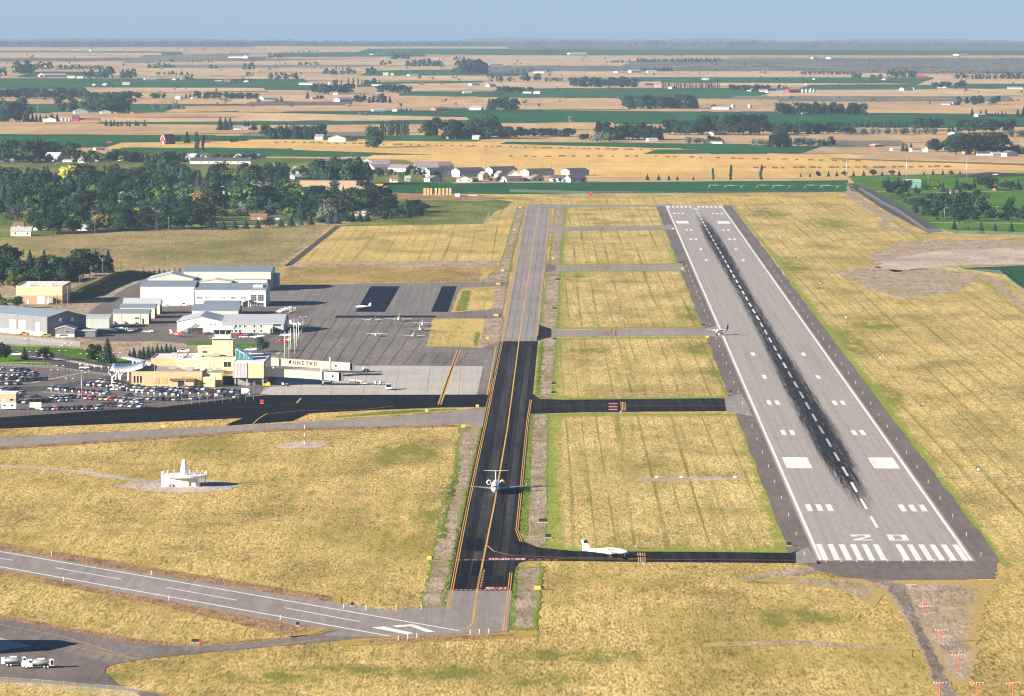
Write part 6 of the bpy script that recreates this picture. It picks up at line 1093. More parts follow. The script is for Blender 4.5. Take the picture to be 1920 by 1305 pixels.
def plane(name, label, px, rz, L=8.0, span=10.5, high=False, r=.6, wing_z=None, tail='low', group=None, fin_m=None, stripe=None, blades=2, twin=False, chord=1.5, gear=.55, fuse_m=None, cargo=False, fin_cap=None):
    c = thing(name, label, 'airplane', P(*px), rz, group); m = fuse_m or M_AW; z = gear + r * 1.0
    f = fuselage(c, [(-L * .30, z - .05, .1, .1), (-L * .28, z - .03, r * .5, r * .5), (-L * .18, z, r * .85, r * .8), (-L * .04, z + .12, r, r * 1.05), (L * .14, z + .12, r, r * 1.05), (L * .38, z + .15, r * .6, r * .6), (L * .66, z + .3, r * .18, r * .25)], m)
    MB().loft([[(-r * .72, -L * .1, z + r * .62), (0, -L * .13, z + r * .7), (r * .72, -L * .1, z + r * .62)], [(-r * .62, -L * .01, z + r * 1.1), (0, -L * .03, z + r * 1.22), (r * .62, -L * .01, z + r * 1.1)]], caps=False).build('windscreen', G_DARK, f)
    for s_ in (-1, 1): MB().box(min(s_ * r * .92, s_ * r * 1.02), max(s_ * r * .92, s_ * r * 1.02), -L * .02, L * .12, z + r * .35, z + r * .75).build('side_window', G_DARK, f)
    wz = z + r * 1.02 if high else z - r * .55; 
    for s_ in (-1, 1):
        wg = panel(s_ * r * .5, -L * .04, wz, chord, s_ * span / 2, -L * .02, wz + (.05 if high else span * .035), chord * .75, .3, .14).build('wing', M_AW, c)
        if high: MB().tube((s_ * r * .8, L * .02, z - r * .5), (s_ * span * .25, L * .03, wz), .05, n=5).build('strut', M_AW, wg)
        tz = z + L * .16 + r if tail == 'T' else z + .3; ty = L * .6 if tail == 'T' else L * .56
        panel(s_ * .06, ty, tz, chord * .65, s_ * span * .16, ty + .15, tz, chord * .45, .12, .07).build('tailplane', fin_m if (fin_m and tail != 'T') else M_AW, c)
        wheel(c, s_ * (r + .55), L * .06, gear * .5, .16, z - r * .3)
        if twin: MB().loft([[(s_ * span * .17 + q * math.sin(a), y, wz + .15 + q * math.cos(a)) for a in [2 * math.pi * i / 10 for i in range(10)]] for y, q in ((-L * .16, .15), (-L * .12, .38), (L * .02, .4), (L * .12, .1))]).build('engine', M_AW, c); prop(c, -L * .17, wz + .15, .95, 3, s_ * span * .17)
    fn = fin_panel(L * .48, z + .3, L * .17, L * .58, z + L * .17 + r, L * .1, .1).build('fin', fin_m or M_AW, c)
    if fin_cap: fin_panel(L * .53, z + .3 + (L * .17 + r - .3) * .62, L * .128, L * .575, z + L * .168 + r, L * .104, .125).build('fin_cap', fin_cap, fn)
    if stripe:
        for s_ in (-1, 1): MB().hexa([(s_ * r * .99, -L * .06, z - r * .75), (s_ * r * 1.03, -L * .06, z - r * .75), (s_ * r * 1.03, L * .12, z + r * .1), (s_ * r * .99, L * .12, z + r * .1), (s_ * r * 1.01, -L * .06, z - r * .35), (s_ * r * 1.05, -L * .06, z - r * .35), (s_ * r * 1.05, L * .12, z + r * .28), (s_ * r * 1.01, L * .12, z + r * .28)]).build('stripe', stripe, f)
    if cargo: MB().box(-r * .6, r * .6, -L * .02, L * .22, gear * .55, z - r * .7).build('cargo_pod', M_AW, f)
    wheel(c, 0, -L * .22, gear * .45, .14, z - r * .4)
    if not twin: prop(c, -L * .31, z - .05, .98 if L < 9 else 1.3, blades)
    return c
dtx = (P(896, 1100) - P(926, 950)); jet('white twin-engine regional jet taxiing along the black taxiway', (927.5, 928), math.atan2(dtx.x, -dtx.y))
plane('turboprop_airplane', 'white single-turboprop airplane with red stripe on the link taxiway', (1151, 1046), math.pi / 2 - .16, 14.4, 16.2, r=.95, tail='T', stripe=M_REDA, blades=4, chord=2.0, gear=1.0, fin_cap=M_NAVY)
plane('cargo_airplane', 'white high-wing cargo airplane with purple tail turning off the runway', (1349, 629), -.6, 12.6, 15.9, True, .95, blades=3, chord=1.9, gear=.9, fin_m=M_PURP, cargo=True)
for q in (('light_airplane', 'white low-wing airplane parked alone on the dark sealed patch', (676, 579), -math.pi / 2 + .12, 8.6, 11, False), ('light_airplane', 'white low-wing airplane with wide canopy, first of the apron pair', (697, 603), -.35, 8.4, 11.5, False), ('light_airplane', 'white high-wing airplane beside the square grass island', (792, 612), .05, 8, 11, True), ('light_airplane', 'white low-wing airplane parked close behind the high-wing one', (788, 621), .1, 7.6, 10.8, False), ('light_airplane', 'white high-wing airplane standing alone on the cracked apron', (706, 632), -.1, 8, 11.2, True), ('light_airplane', 'small pale low-wing airplane before the square grass island', (775, 633), -.05, 7.4, 11.6, False), ('light_airplane', 'white high-wing airplane behind the flag poles', (558, 612), .9, 8, 11, True)): plane(*q)
plane('twin_airplane', 'white twin-engine airplane parked nose-on beside the thin dark strip', (748, 603), .0, 10.5, 13.8, False, .75, twin=True, chord=1.9, gear=.8)
plane('display_airplane', 'old red and white airplane kept beside the flying-school building', (338, 633), 1.2, 8.5, 9, False, .7, fuse_m=plain('bright_red_paint', (0.42, 0.03, 0.04), .3), gear=1.0)
# ------------------------------------------------------------------ vehicles (front towards local -x)
CARC = {'white': (0.72, 0.72, 0.70), 'silver': (0.42, 0.44, 0.46), 'black': (0.014, 0.014, 0.016), 'red': (0.36, 0.02, 0.03), 'maroon': (0.12, 0.012, 0.02), 'blue': (0.04, 0.07, 0.16), 'grey': (0.13, 0.135, 0.145), 'tan': (0.38, 0.32, 0.22), 'yellow': (0.62, 0.38, 0.03)}
_cars = {}
def car_proto(kind, color):
    if (kind, color) in _cars: return _cars[(kind, color)]
    m = plain('%s_car_paint' % color, CARC[color], 0.28, var=.04, spec=.5); L = {'sedan': 4.7, 'suv': 4.7, 'pickup': 5.6, 'van': 5.1}[kind]; Wd = 1.85; body = MB(); gl = MB()
    def sec(x, z0, z1, w_): return [(x, -w_ / 2, z0), (x, w_ / 2, z0), (x, w_ / 2 * .94, z1), (x, -w_ / 2 * .94, z1)]
    zb = {'sedan': .92, 'suv': 1.05, 'pickup': 1.05, 'van': 1.1}[kind]
    body.loft([sec(0, .45, .68, Wd * .86), sec(.25, .3, .78, Wd * .97), sec(1.2, .28, zb - .04, Wd), sec(L - 1.0, .28, zb, Wd), sec(L - .2, .32, zb - .04, Wd * .97), sec(L, .45, zb - .18, Wd * .9)], smooth=False)
    a, b, c_, d, h = {'sedan': (1.35, 2.1, 3.3, 4.15, 1.42), 'suv': (1.3, 1.95, 4.2, 4.6, 1.72), 'pickup': (1.55, 2.15, 3.2, 3.5, 1.75), 'van': (.75, 1.5, 4.7, 5.0, 1.85)}[kind]
    gl.hexa([(a, -.86, zb - .05), (d, -.86, zb - .05), (d, .86, zb - .05), (a, .86, zb - .05), (b, -.7, h - .06), (c_, -.7, h - .06), (c_, .7, h - .06), (b, .7, h - .06)])
    body.hexa([(b - .02, -.72, h - .07), (c_ + .02, -.72, h - .07), (c_ + .02, .72, h - .07), (b - .02, .72, h - .07), (b + .1, -.66, h), (c_ - .08, -.66, h), (c_ - .08, .66, h), (b + .1, .66, h)])
    if kind == 'pickup':
        body.box(3.55, L - .05, -.9, -.82, zb - .04, zb + .25); body.box(3.55, L - .05, .82, .9, zb - .04, zb + .25)
    wm = bpy.data.meshes.get('car_wheel')
    if wm is None:
        wm = MB().tube((0, -.11, 0), (0, .11, 0), .34, n=12, smooth=False).mesh('car_wheel'); wm.materials.append(M_TYRE)
    bm_ = body.mesh('car_body'); bm_.materials.append(m); gm = gl.mesh('car_glass'); gm.materials.append(G_DARK)
    _cars[(kind, color)] = (bm_, gm, wm, L); return _cars[(kind, color)]
def car(x, y, kind, color, where, rz=0.0, group=None):
    bm_, gm, wm, L = car_proto(kind, color); nm = {'sedan': 'parked_car', 'suv': 'parked_suv', 'pickup': 'pickup_truck', 'van': 'parked_van'}[kind]; ct = {'sedan': 'car', 'suv': 'car', 'pickup': 'pickup', 'van': 'van'}[kind]
    wd = {'sedan': 'sedan', 'suv': 'SUV', 'pickup': 'pickup truck', 'van': 'van'}[kind]; lb = '%s %s %s' % (color, wd, where)
    p = P(x, y); p.z = zoff(p.y, 23); o = thing(nm, lb, ct, p, rz, lb); 
    for n_, me in (('body', bm_), ('windows', gm)): c = bpy.data.objects.new(n_, me); COL.objects.link(c); c.parent = o; c.location = (-L / 2, 0, 0)
    for wx in (.9, L - .95):
        for wy in (-.82, .82): c = bpy.data.objects.new('wheel', wm); COL.objects.link(c); c.parent = o; c.location = (wx - L / 2, wy, .34)
    return o
crn = random.Random(9); CK = ('sedan', 'suv', 'sedan', 'suv', 'pickup', 'van'); CC = ('white', 'silver', 'black', 'silver', 'white', 'red', 'blue', 'grey', 'maroon', 'white', 'black', 'tan')
def row(x0, x1, y0, y1, n, where, ang=1.05, miss=.06):
    for i in range(n):
        if crn.random() < miss: continue
        t = i / max(1, n - 1); car(x0 + (x1 - x0) * t, y0 + (y1 - y0) * t, crn.choice(CK), crn.choice(CC), where, ang + crn.uniform(-.05, .05) + (math.pi if crn.random() < .3 else 0))
L1 = 'in the long-term lot near the entry road'; L2 = 'in the rows before the terminal wall'; L3 = 'along the airfield fence beside the black strip'; L4 = 'in the middle rows of the terminal lot'
row(4, 52, 695, 698, 5, L1); row(6, 66, 706, 704, 7, L1); row(4, 66, 713, 711, 6, L1); row(2, 34, 722, 722, 3, L1); row(5, 34, 734, 732, 4, L1)
row(160, 246, 724, 726, 9, L2); row(205, 318, 732, 736, 13, L2); row(98, 200, 731, 740, 9, L4); row(236, 345, 727, 735, 11, L2); row(165, 232, 749, 753, 8, L4); row(195, 275, 762, 765, 10, L3); row(84, 185, 770, 768, 12, L3); row(50, 128, 757, 753, 7, L4, 1.0); row(330, 345, 742, 746, 2, L4); row(356, 394, 736, 740, 5, L4); row(362, 392, 750, 748, 3, L4); row(400, 454, 742, 748, 6, L4); row(300, 330, 737, 742, 3, L4); row(180, 226, 717, 720, 6, L2); row(100, 158, 749, 747, 7, L4); row(0, 40, 740, 740, 5, L1); row(270, 330, 750, 752, 6, L4); row(40, 82, 716, 714, 5, L1); row(345, 385, 729, 732, 5, L2); row(405, 450, 735, 738, 5, L4); row(232, 262, 755, 756, 4, L4)
for x, y, k, c_, w_, r in ((35, 747, 'suv', 'black', 'in the aisle of the terminal lot', .2), (67, 746, 'sedan', 'black', 'in the aisle of the terminal lot', .1), (241, 745, 'suv', 'black', 'driving between the rows of the terminal lot', .0), (158, 692, 'suv', 'white', 'leaving the lot beside the canopy', .0), (32, 667, 'pickup', 'white', 'beside the lawn pines', .0), (344, 661, 'pickup', 'white', 'behind the terminal roof', .0), (457, 634, 'suv', 'silver', 'at the flying-school building', .0), (451, 630, 'pickup', 'red', 'at the flying-school building', .1), (470, 631, 'sedan', 'blue', 'at the flying-school building', .3), (477, 634, 'sedan', 'white', 'at the flying-school building', .0), (487, 632, 'suv', 'white', 'at the flying-school building', .0), (515, 628, 'pickup', 'black', 'at the flying-school porch', .0), (535, 631, 'pickup', 'white', 'near the flag poles', .0), (540, 636, 'sedan', 'red', 'near the flag poles', .0), (529, 643, 'pickup', 'red', 'near the flag poles', .0), (535, 640, 'pickup', 'silver', 'near the flag poles', .0), (470, 658, 'pickup', 'white', 'beside the round dark tree', .0), (390, 628, 'sedan', 'maroon', 'before the white gable wall', .0), (213, 607.5, 'sedan', 'white', 'in front of the small hangar', 1.4), (233, 607.5, 'sedan', 'white', 'in front of the small hangar', 1.4), (253, 607.5, 'sedan', 'white', 'in front of the small hangar', 1.4), (242, 622, 'sedan', 'silver', 'in the shade beside the metal shed', .1), (259, 622, 'suv', 'black', 'in the shade beside the metal shed', .1), (277, 624, 'pickup', 'silver', 'beside the metal shed yard', .0), (118, 634, 'van', 'white', 'before the grey annex', .1), (345, 574, 'pickup', 'white', 'before the long white hangar', .1), (312, 576, 'sedan', 'silver', 'before the long white hangar', .1), (78, 432, 'van', 'white', 'beside the wood fence at the meadow', 0), (45, 628, 'pickup', 'yellow', 'before the dark hangar doors', .4), (85, 632, 'pickup', 'yellow', 'beside the grey annex', .3), (1866, 329, 'pickup', 'white', 'on the park drive', .2)): car(x, y, k, c_, w_, r)
M_TANK = plain('polished_tank', (0.52, 0.54, 0.57), 0.3, .6, spec=.5)
def tanker(label, px, rz, group=None):
    c = thing('fuel_truck', label, 'truck', P(*px), rz, group); p = c.location; c.location = (p.x, p.y, zoff(p.y, 22))
    cab = MB().loft([[(0, -1.1, .6), (0, 1.1, .6), (0, 1.05, 1.55), (0, -1.05, 1.55)], [(1.3, -1.15, .55), (1.3, 1.15, .55), (1.3, 1.1, 1.75), (1.3, -1.1, 1.75)], [(1.45, -1.15, .55), (1.45, 1.15, .55), (1.9, .95, 2.55), (1.9, -.95, 2.55)], [(2.9, -1.15, .55), (2.9, 1.15, .55), (2.8, 1.0, 2.6), (2.8, -1.0, 2.6)]], smooth=False).build('cab', M_AW, c)
    MB().hexa([(1.42, -.92, 1.85), (1.5, -.92, 1.85), (1.5, .92, 1.85), (1.42, .92, 1.85), (1.72, -.85, 2.45), (1.8, -.85, 2.45), (1.8, .85, 2.45), (1.72, .85, 2.45)]).build('windscreen', G_DARK, cab); MB().box(1.95, 2.7, -1.14, 1.14, 1.75, 2.35).build('side_window', G_DARK, cab)
    rings = [[(x, 1.15 * q * math.sin(a), 1.75 + .85 * q * math.cos(a)) for a in [2 * math.pi * i / 18 for i in range(18)]] for x, q in ((3.05, .86), (3.15, 1), (7.6, 1), (7.7, .9))]
    t_ = MB().loft(rings).build('tank', M_TANK, c); MB().box(4.4, 6.4, -.3, .3, 2.6, 2.85).build('hatch', M_AW, t_)
    MB().box(3.0, 8.8, -.6, .6, .65, .95).build('chassis', M_DARK, c); r_ = MB().box(7.75, 8.9, -1.15, 1.15, .8, 2.5).build('pump_cabinet', M_AW, c); MB().box(8.9, 8.95, -.9, .9, 1.0, 2.3).build('cabinet_opening', M_DARK, r_); MB().box(8.0, 8.7, -1.2, -1.15, 1.0, 2.3).build('cabinet_opening', M_DARK, r_)
    for x in (1.0, 6.2, 7.2):
        for y in (-.95, .95): w_ = MB().tube((x, y - .18, .5), (x, y + .18, .5), .5, n=14, smooth=False).build('wheel', M_TYRE, c); MB().tube((x, y - .2, .5), (x, y + .2, .5), .24, n=10, smooth=False).build('rim', M_AW, w_)
    for y in (-.7, .7): MB().box(-.06, .02, y - .15, y + .15, .85, 1.1).build('headlight', glass('lamp_glass', (.7, .7, .65), .1), cab)
    c.scale = (.88, .88, .88); return c
tanker('white fuel truck with steel tank, parked nose towards the pump pad', (41, 1254), .18); tanker('white fuel truck turned the other way behind its neighbour', (61, 1249), math.pi + .12)
tanker('white fuel truck parked on the brown bay of the apron', (519, 587), .05); tanker('silver tank truck in the shade beside the metal shed', (210, 623), .05); tanker('second fuel truck half hidden on the brown bay', (527, 584), .05)
# ground equipment on the concrete stand
def small(name, label, cat, px, boxes, rz=0.0, wheels=()):
    p = P(*px); c = thing(name, label, cat, (p.x, p.y, zoff(p.y, 22.5)), rz)
    for nm, m, (x0, x1, y0, y1, z0, z1) in boxes: MB().box(x0, x1, y0, y1, z0, z1).build(nm, m, c)
    for x, y, r in wheels: MB().tube((x, y - .1, r), (x, y + .1, r), r, n=10, smooth=False).build('wheel', M_TYRE, c)
    return c
W4 = ((.4, -.7, .35), (.4, .7, .35), (2.6, -.7, .35), (2.6, .7, .35)); M_RED2 = plain('bright_red_paint', (0.42, 0.03, 0.04)); M_YEL2 = plain('yellow_machine_paint', (0.62, 0.38, 0.03))
o = car(728, 731, 'van', 'white', 'facing out on the concrete stand', math.pi / 2 + .1); o.scale = (1.35, 1.35, 1.35)
for i, (x, y, c1, lb) in enumerate(((655, 718, M_RED2, 'red and white baggage cart by the jet bridge wheels'), (669, 719, M_RED2, 'red towed cart in the line behind the baggage cart'), (676, 722, M_TRIM, 'low white dolly in the line of carts'), (703, 722, M_TRIM, 'white baggage tug ahead of the van'), (712, 722, M_TRIM, 'flat white dolly behind the baggage tug'), (530, 725, M_RED2, 'small red and white cart below the near jet bridge'), (681, 697, M_RED2, 'low red cart beside the far jet bridge'))):
    small('baggage_cart', lb, 'cart', (x, y), [('bed', c1, (0, 3, -.75, .75, .5, .8)), ('frame', M_TRIM, (0, .2, -.75, .75, .8, 1.7)), ('load', M_TRIM if c1 is M_RED2 else M_STEEL, (.5, 2.4, -.6, .6, .82, 1.3))], .1 * i, W4)
small('tow_tractor', 'yellow tow tractor beside the concourse columns', 'tractor', (493, 725), [('body', M_YEL2, (0, 3.2, -.9, .9, .4, 1.3)), ('seat_box', M_YEL2, (1.9, 3.0, -.8, .8, 1.32, 1.9))], 0, W4)
small('service_trailer', 'red and white service trailer under the concourse', 'trailer', (456, 719), [('body', M_TRIM, (0, 5.0, -1, 1, .6, 2.9)), ('red_panel', M_RED2, (1.0, 2.2, -1.06, -1.0, .8, 2.6)), ('red_panel', M_RED2, (3.4, 4.4, -1.06, -1.0, .8, 2.6))], 0, W4)
small('service_trailer', 'second red and white service trailer below the concourse edge', 'trailer', (481, 717), [('body', M_TRIM, (0, 3.4, -1, 1, .6, 2.7)), ('red_panel', M_RED2, (.6, 1.8, -1.06, -1.0, .8, 2.4))], 0, W4)
c = small('water_tank', 'white horizontal storage tank at the fence corner', 'tank', (453, 741), [('saddle', M_CONCW, (.6, 1.0, -.8, .8, 0, .9)), ('saddle', M_CONCW, (3.2, 3.6, -.8, .8, 0, .9))]); MB().tube((0, 0, 1.7), (4.4, 0, 1.7), 1.1, n=16).build('tank', M_AW, c)
small('camper', 'white camper trailer at the end of the parked cars', 'camper', (2, 769), [('body', M_AW, (0, 6.2, -1.1, 1.1, .6, 2.9)), ('window', G_DARK, (1, 2, -1.16, -1.1, 1.6, 2.2)), ('window', G_DARK, (4, 5, -1.16, -1.1, 1.6, 2.2))], 0, ((2.6, -1.0, .35), (3.4, -1.0, .35), (2.6, 1.0, .35), (3.4, 1.0, .35)))
small('cargo_container', 'small cream container behind the fence beside parked cars', 'container', (56, 767), [('body', W_CREAM, (0, 4.8, -1.2, 1.2, .1, 2.7)), ('door', M_TRIM, (2, 2.9, -1.25, -1.2, .3, 2.3))])
small('utility_truck', 'black and blue utility truck before the white gable wall', 'truck', (352, 626), [('cab', plain('navy_truck', (.03, .05, .09)), (0, 2.0, -1.1, 1.1, .6, 2.6)), ('bed', plain('dark_truck_bed', (.03, .03, .035)), (2.1, 7.5, -1.2, 1.2, .8, 2.9)), ('windscreen', G_DARK, (-.05, .0, -.9, .9, 1.6, 2.4))], 0, ((1, -1, .5), (1, 1, .5), (6, -1, .5), (6, 1, .5)))
small('box_truck', 'white box truck standing at the warehouse dock', 'truck', (92, 571), [('cab', M_AW, (0, 2.2, -1.1, 1.1, .6, 2.6)), ('box', M_AW, (2.3, 3.2, -1.25, 1.25, .9, 3.9)), ('windscreen', G_DARK, (-.05, 0, -.9, .9, 1.6, 2.4))], -1.2, W4)
# ------------------------------------------------------------------ radio beacon station on the near grass
G('gravel_pad', [(212, 911), (300, 899), (345, 893), (400, 900), (458, 910), (420, 921), (340, 925), (260, 920)], M_DIRTP, 20, R3, 51); line('access_track', [(-20, 874), (60, 877), (140, 883), (220, 896), (300, 906)], 7.0, M_DIRTP, 19.5)
c = thing('radio_beacon', 'round white radio beacon with cone mast on a gravel pad', 'radio beacon', P(345, 911)); s_ = S(911)
MB().tube((0, 0, 3.35), (0, 0, 3.8), 7.9, n=40, smooth=False).build('counterpoise', M_AW, c); MB().tube((0, 0, 3.81), (0, 0, 3.95), 7.95, 7.6, n=40, smooth=False).build('deck', R_WHITE, c)
MB().loft([[(r * math.cos(a), r * math.sin(a), z) for a in [2 * math.pi * i / 20 for i in range(20)]] for r, z in ((1.5, 3.96), (1.05, 6.4), (.62, 8.7), (.5, 9.0), (.2, 9.2))]).build('cone', M_AW, c)
hut = MB().hexa([(-7.5, -3.6, 0), (-.4, -5.2, 0), (5.2, -4.2, 0), (-2, 3, 0), (-7.5, -3.6, 3.33), (-.4, -5.2, 3.33), (5.2, -4.2, 3.33), (-2, 3, 3.33)]).build('hut', plain('cream_block_wall', (0.66, 0.62, 0.47)), c)
for x in (1.2, 3.4): MB().box(x, x + .8, -5.15 + (x - 1) * .16, -4.95 + (x - 1) * .16, .5, 2.3).build('door', M_DOORW, hut)
for i, x in enumerate((-5.2, -4.2)): MB().box(x, x + .7, -5.0 - i * .2, -4.4 - i * .2, .1, 1.1).build('air_unit', M_STEEL, hut)
for i in range(18):
    a = 2 * math.pi * i / 18; x, y = 7.75 * math.cos(a), 7.75 * math.sin(a); an = MB().tube((x, y, 3.9), (x, y, 4.7), .06, n=5).build('antenna', M_AW, c); MB().box(x - .2, x + .2, y - .05, y + .05, 4.7, 4.88).build('antenna_head', M_AW, an)
    if x > -1 and y > -7 and i % 2 == 0 or x > 4: MB().tube((x * .96, y * .96, 0), (x * .96, y * .96, 3.34), .08, n=6).build('post', M_STEEL, c)
G('gravel_pad', [(514, 835), (545, 829), (600, 829), (622, 834), (590, 841), (540, 841)], M_DIRTP, 20, R3, 52)
p = P(571, 834); c = thing('antenna_mast', 'thin red and white antenna mast on a round gravel pad', 'mast', p)
for i in range(6): MB().tube((0, 0, i * 1.5 + .01), (0, 0, (i + 1) * 1.5), .2 - .015 * i, n=8).build('mast_section', M_RED2 if i % 2 else M_TRIM, c)
MB().box(-.9, -.5, -.3, .3, 0, 1.1).build('cabinet', M_STEEL, c)
# ------------------------------------------------------------------ approach lights: orange masts with cross-arms
M_ORG = plain('orange_mast_paint', (0.62, 0.10, 0.035), .6)
def approach(px, hpx, wpx, label, group=None):
    p = P(*px); s_ = F / p.y; h = hpx / s_; w_ = wpx / s_ / 2; c = thing('approach_light', label, 'approach light', p, 0, group)
    MB().tube((0, 0, 0), (0, 0, h), .15 if hpx > 12 else .1, .12 if hpx > 12 else .08, 8).build('mast', M_ORG, c); a = MB().tube((-w_, 0, h), (w_, 0, h), .07, n=6).build('cross_arm', M_ORG, c)
    for i in range(5): x = -w_ + 2 * w_ * i / 4; MB().tube((x, 0, h), (x, 0, h + .35), .1, .16, 6).build('lamp', plain('lamp_housing', (0.6, 0.5, 0.45)), a)
    for s2 in (-1, 1): MB().tube((0, 0, h * .72), (s2 * w_ * .8, 0, h), .05, n=5).build('brace', M_ORG, c)
    MB().box(-.6, .6, -.5, .5, 0, .12).build('footing', M_CONCW, c)
approach((1708, 1101), 3, 16, 'low orange approach light bar nearest the runway end'); approach((1735, 1152), 14, 20, 'short orange approach light mast on the dirt overrun'); approach((1765, 1206), 24, 22, 'middle-height orange approach light mast on its concrete strip'); approach((1797, 1262), 33, 24, 'tall orange approach light mast on the pale dirt patch')
for x in (1762, 1831, 1899): approach((x, 1322), 41, 24, 'tall orange approach light mast in the outer cross row', 'approach lights of the outer cross row')
for q in ([(1728, 1152), (1772, 1148)], [(1745, 1205), (1800, 1203)], [(1780, 1261), (1826, 1258)]): line('concrete_strip', q, 3.2, M_DIRTP, 21)
# ------------------------------------------------------------------ signs and lights of the airfield
M_SIGNB = plain('black_sign', (0.012, 0.012, 0.012)); M_SIGNY = plain('yellow_sign', (0.72, 0.46, 0.02))
def sign(px, wpx, hpx, m, label, group=None, text=None, extra=None):
    p = P(*px); s_ = F / p.y; w_ = wpx / s_; h = hpx / s_; c = thing('airfield_sign', label, 'sign', (p.x, p.y, zoff(p.y, 21)), 0, group); b_ = MB().box(-w_ / 2, w_ / 2, -.15, .15, .3, .3 + h).build('panel', m, c)
    for x in (-w_ * .35, w_ * .35): MB().tube((x, 0, 0), (x, 0, .3), .08, n=5).build('leg', M_STEEL, c)
    MB().box(-w_ * .65, w_ * .65, -.5, .5, 0, .06).build('footing', M_CONCW, c)
    if extra: MB().box(w_ / 2 + .02, w_ / 2 + w_ * .5, -.14, .14, .3, .3 + h).build('panel', extra, c)
    if text:
        cells, W = letters(text, 1, 1); q = h * .7 / 5; mb = MB()
        for (x, y, a, d) in cells: mb.box((x - W / 2) * q, (x + a - W / 2) * q, -.19, -.14, .3 + h * .15 + y * q, .3 + h * .15 + (y + d) * q)
        mb.build('lettering', M_WHITEP if m is M_SIGNB else M_SIGNB, b_)
for (x, y), t, hp in (((1834, 886), '8', 8), ((1729, 764), '7', 7), ((1650, 675), '6', 6), ((1586, 598), '5', 5.4), ((1538, 535), '4', 4.6), ((1497, 486), '3', 4.2), ((1462, 446), '2', 3.8), ((1433, 414), '1', 3.4)): sign((x, y), hp * .85, hp, M_SIGNB, {'8': 'black distance sign reading eight beside the side track', '7': 'black distance sign reading seven on the open mown grass', '6': 'black distance sign reading six on the open mown grass', '5': 'black distance sign reading five before the irrigated field', '4': 'black distance sign reading four beside the scraped dirt', '3': 'black distance sign reading three near the gravel lot', '2': 'black distance sign reading two towards the far runway end', '1': 'black distance sign reading one at the far runway end'}[t], None, t)
for i, (x, y, w_, lb) in enumerate(((1018, 980, 17, 'long'), (1028, 1009, 11, 'short'), (1038, 739, 8, 'short'), (1040, 581, 8, 'long'), (1046, 526, 9, 'long'), (1040, 638, 6, 'short'), (1480, 1024, 8, 'short'), (1370, 738, 5, 'short'), (1319, 612, 5, 'short'), (1276, 495, 5, 'short'), (1038, 722, 8, 'short'))): sign((x, y), w_, 5.4 * S(y) / 6, M_SIGNB, '%s black sign board seen from behind beside the pavement' % lb, '%s black sign boards' % lb)
for x, y, w_ in ((1008, 1106, 12), (805, 1050, 8), (306, 802, 6), (868, 802, 6), (895, 764, 6), (800, 773, 5), (934, 534, 8), (930, 593, 9), (914, 636, 5), (1326, 634, 6), (1280, 505, 4), (1262, 430, 4), (964, 432, 4), (975, 390, 4), (942, 509, 5), (1037, 486, 4)): sign((x, y), w_, 4.5 * S(y) / 6, M_SIGNY, 'yellow taxiway sign board beside the pavement edge', 'yellow taxiway signs', extra=M_SIGNB if w_ > 7 else None)
for x, y in ((558, 1174), (661, 1137)): sign((x, y), 7, 5, M_SIGNB, 'square black sign on the red dirt beside the crossing runway', 'square black signs at the crossing runway')
sign((366, 1206), 14, 5, M_SIGNB, 'black and red holding sign beside the dark apron', None, None, M_RED2); sign((1250 - 142, 368), 7, 7, M_RED2, 'small red equipment shelter beyond the end of the taxiway')
sign((491, 757), 6, 6, M_RED2, 'round red stop board on a white base on the black strip')
def edge_lights(lst, label, group, r=.12, h=.6):
    me = MB().tube((0, 0, 0), (0, 0, h), r * .6, n=6).tube((0, 0, h), (0, 0, h + .3), r, r * .7, 6).mesh('lamp'); me.materials.append(plain('lamp_white', (0.60, 0.50, 0.36)))
    base = MB().tube((0, 0, 0), (0, 0, .06), .35, n=8).mesh('lamp_base'); base.materials.append(M_CONCW)
    for q in lst:
        o = thing('runway_light', label, 'runway light', (q.x, q.y, zoff(q.y, 24)), 0, group)
        for n_, m_ in (('lamp', me), ('base', base)): c = bpy.data.objects.new(n_, m_); COL.objects.link(c); c.parent = o
edge_lights([RW(60 * i + 15, -26.5) for i in range(30)], 'small white edge light on the taxiway side of the main runway', 'edge lights on the taxiway side'); edge_lights([RW(60 * i + 15, 26.5) for i in range(30)], 'small white edge light on the open-grass side of the main runway', 'edge lights on the open-grass side'); edge_lights([RW(-4.5, -21 + i * 4.6) for i in range(10)], 'small light in the row across the runway threshold', 'threshold lights')
edge_lights([P(x, y) for x, y in ((120, 1090), (317, 1126), (526, 1162), (747, 1201), (765, 1199), (782, 1197), (882, 1190), (899, 1189), (917, 1188), (645, 1141), (687, 1144), (743, 1145), (790, 1143), (97, 1042), (284, 1078))], 'white edge light beside the crossing runway', 'crossing runway lights', .2, .9)
G('pale_strip', [(1184, 898), (1260, 894), (1390, 895), (1400, 899), (1300, 902), (1200, 903)], M_DIRTP, 20, R3, 53)
for x in (1231, 1277, 1378): small('approach_indicator', 'low white light box on the pale strip in the mown grass', 'light box', (x, 898), [('box', M_TRIM, (-.45, .45, -.3, .3, .4, .95)), ('leg', M_STEEL, (-.3, -.2, -.1, .1, 0, .4)), ('leg', M_STEEL, (.2, .3, -.1, .1, 0, .4))])['group'] = 'light boxes on the pale strip'
for x, y in ((1192, 1030), (1206, 1062), (1161, 748), (1164, 776)): small('guard_light', 'white guard light post at the end of a hold ladder', 'light box', (x, y), [('post', M_STEEL, (-.12, .12, -.12, .12, 0, .7)), ('lamp_box', M_STEEL, (-.4, .4, -.2, .2, .7, 1.2))])['group'] = 'guard lights'
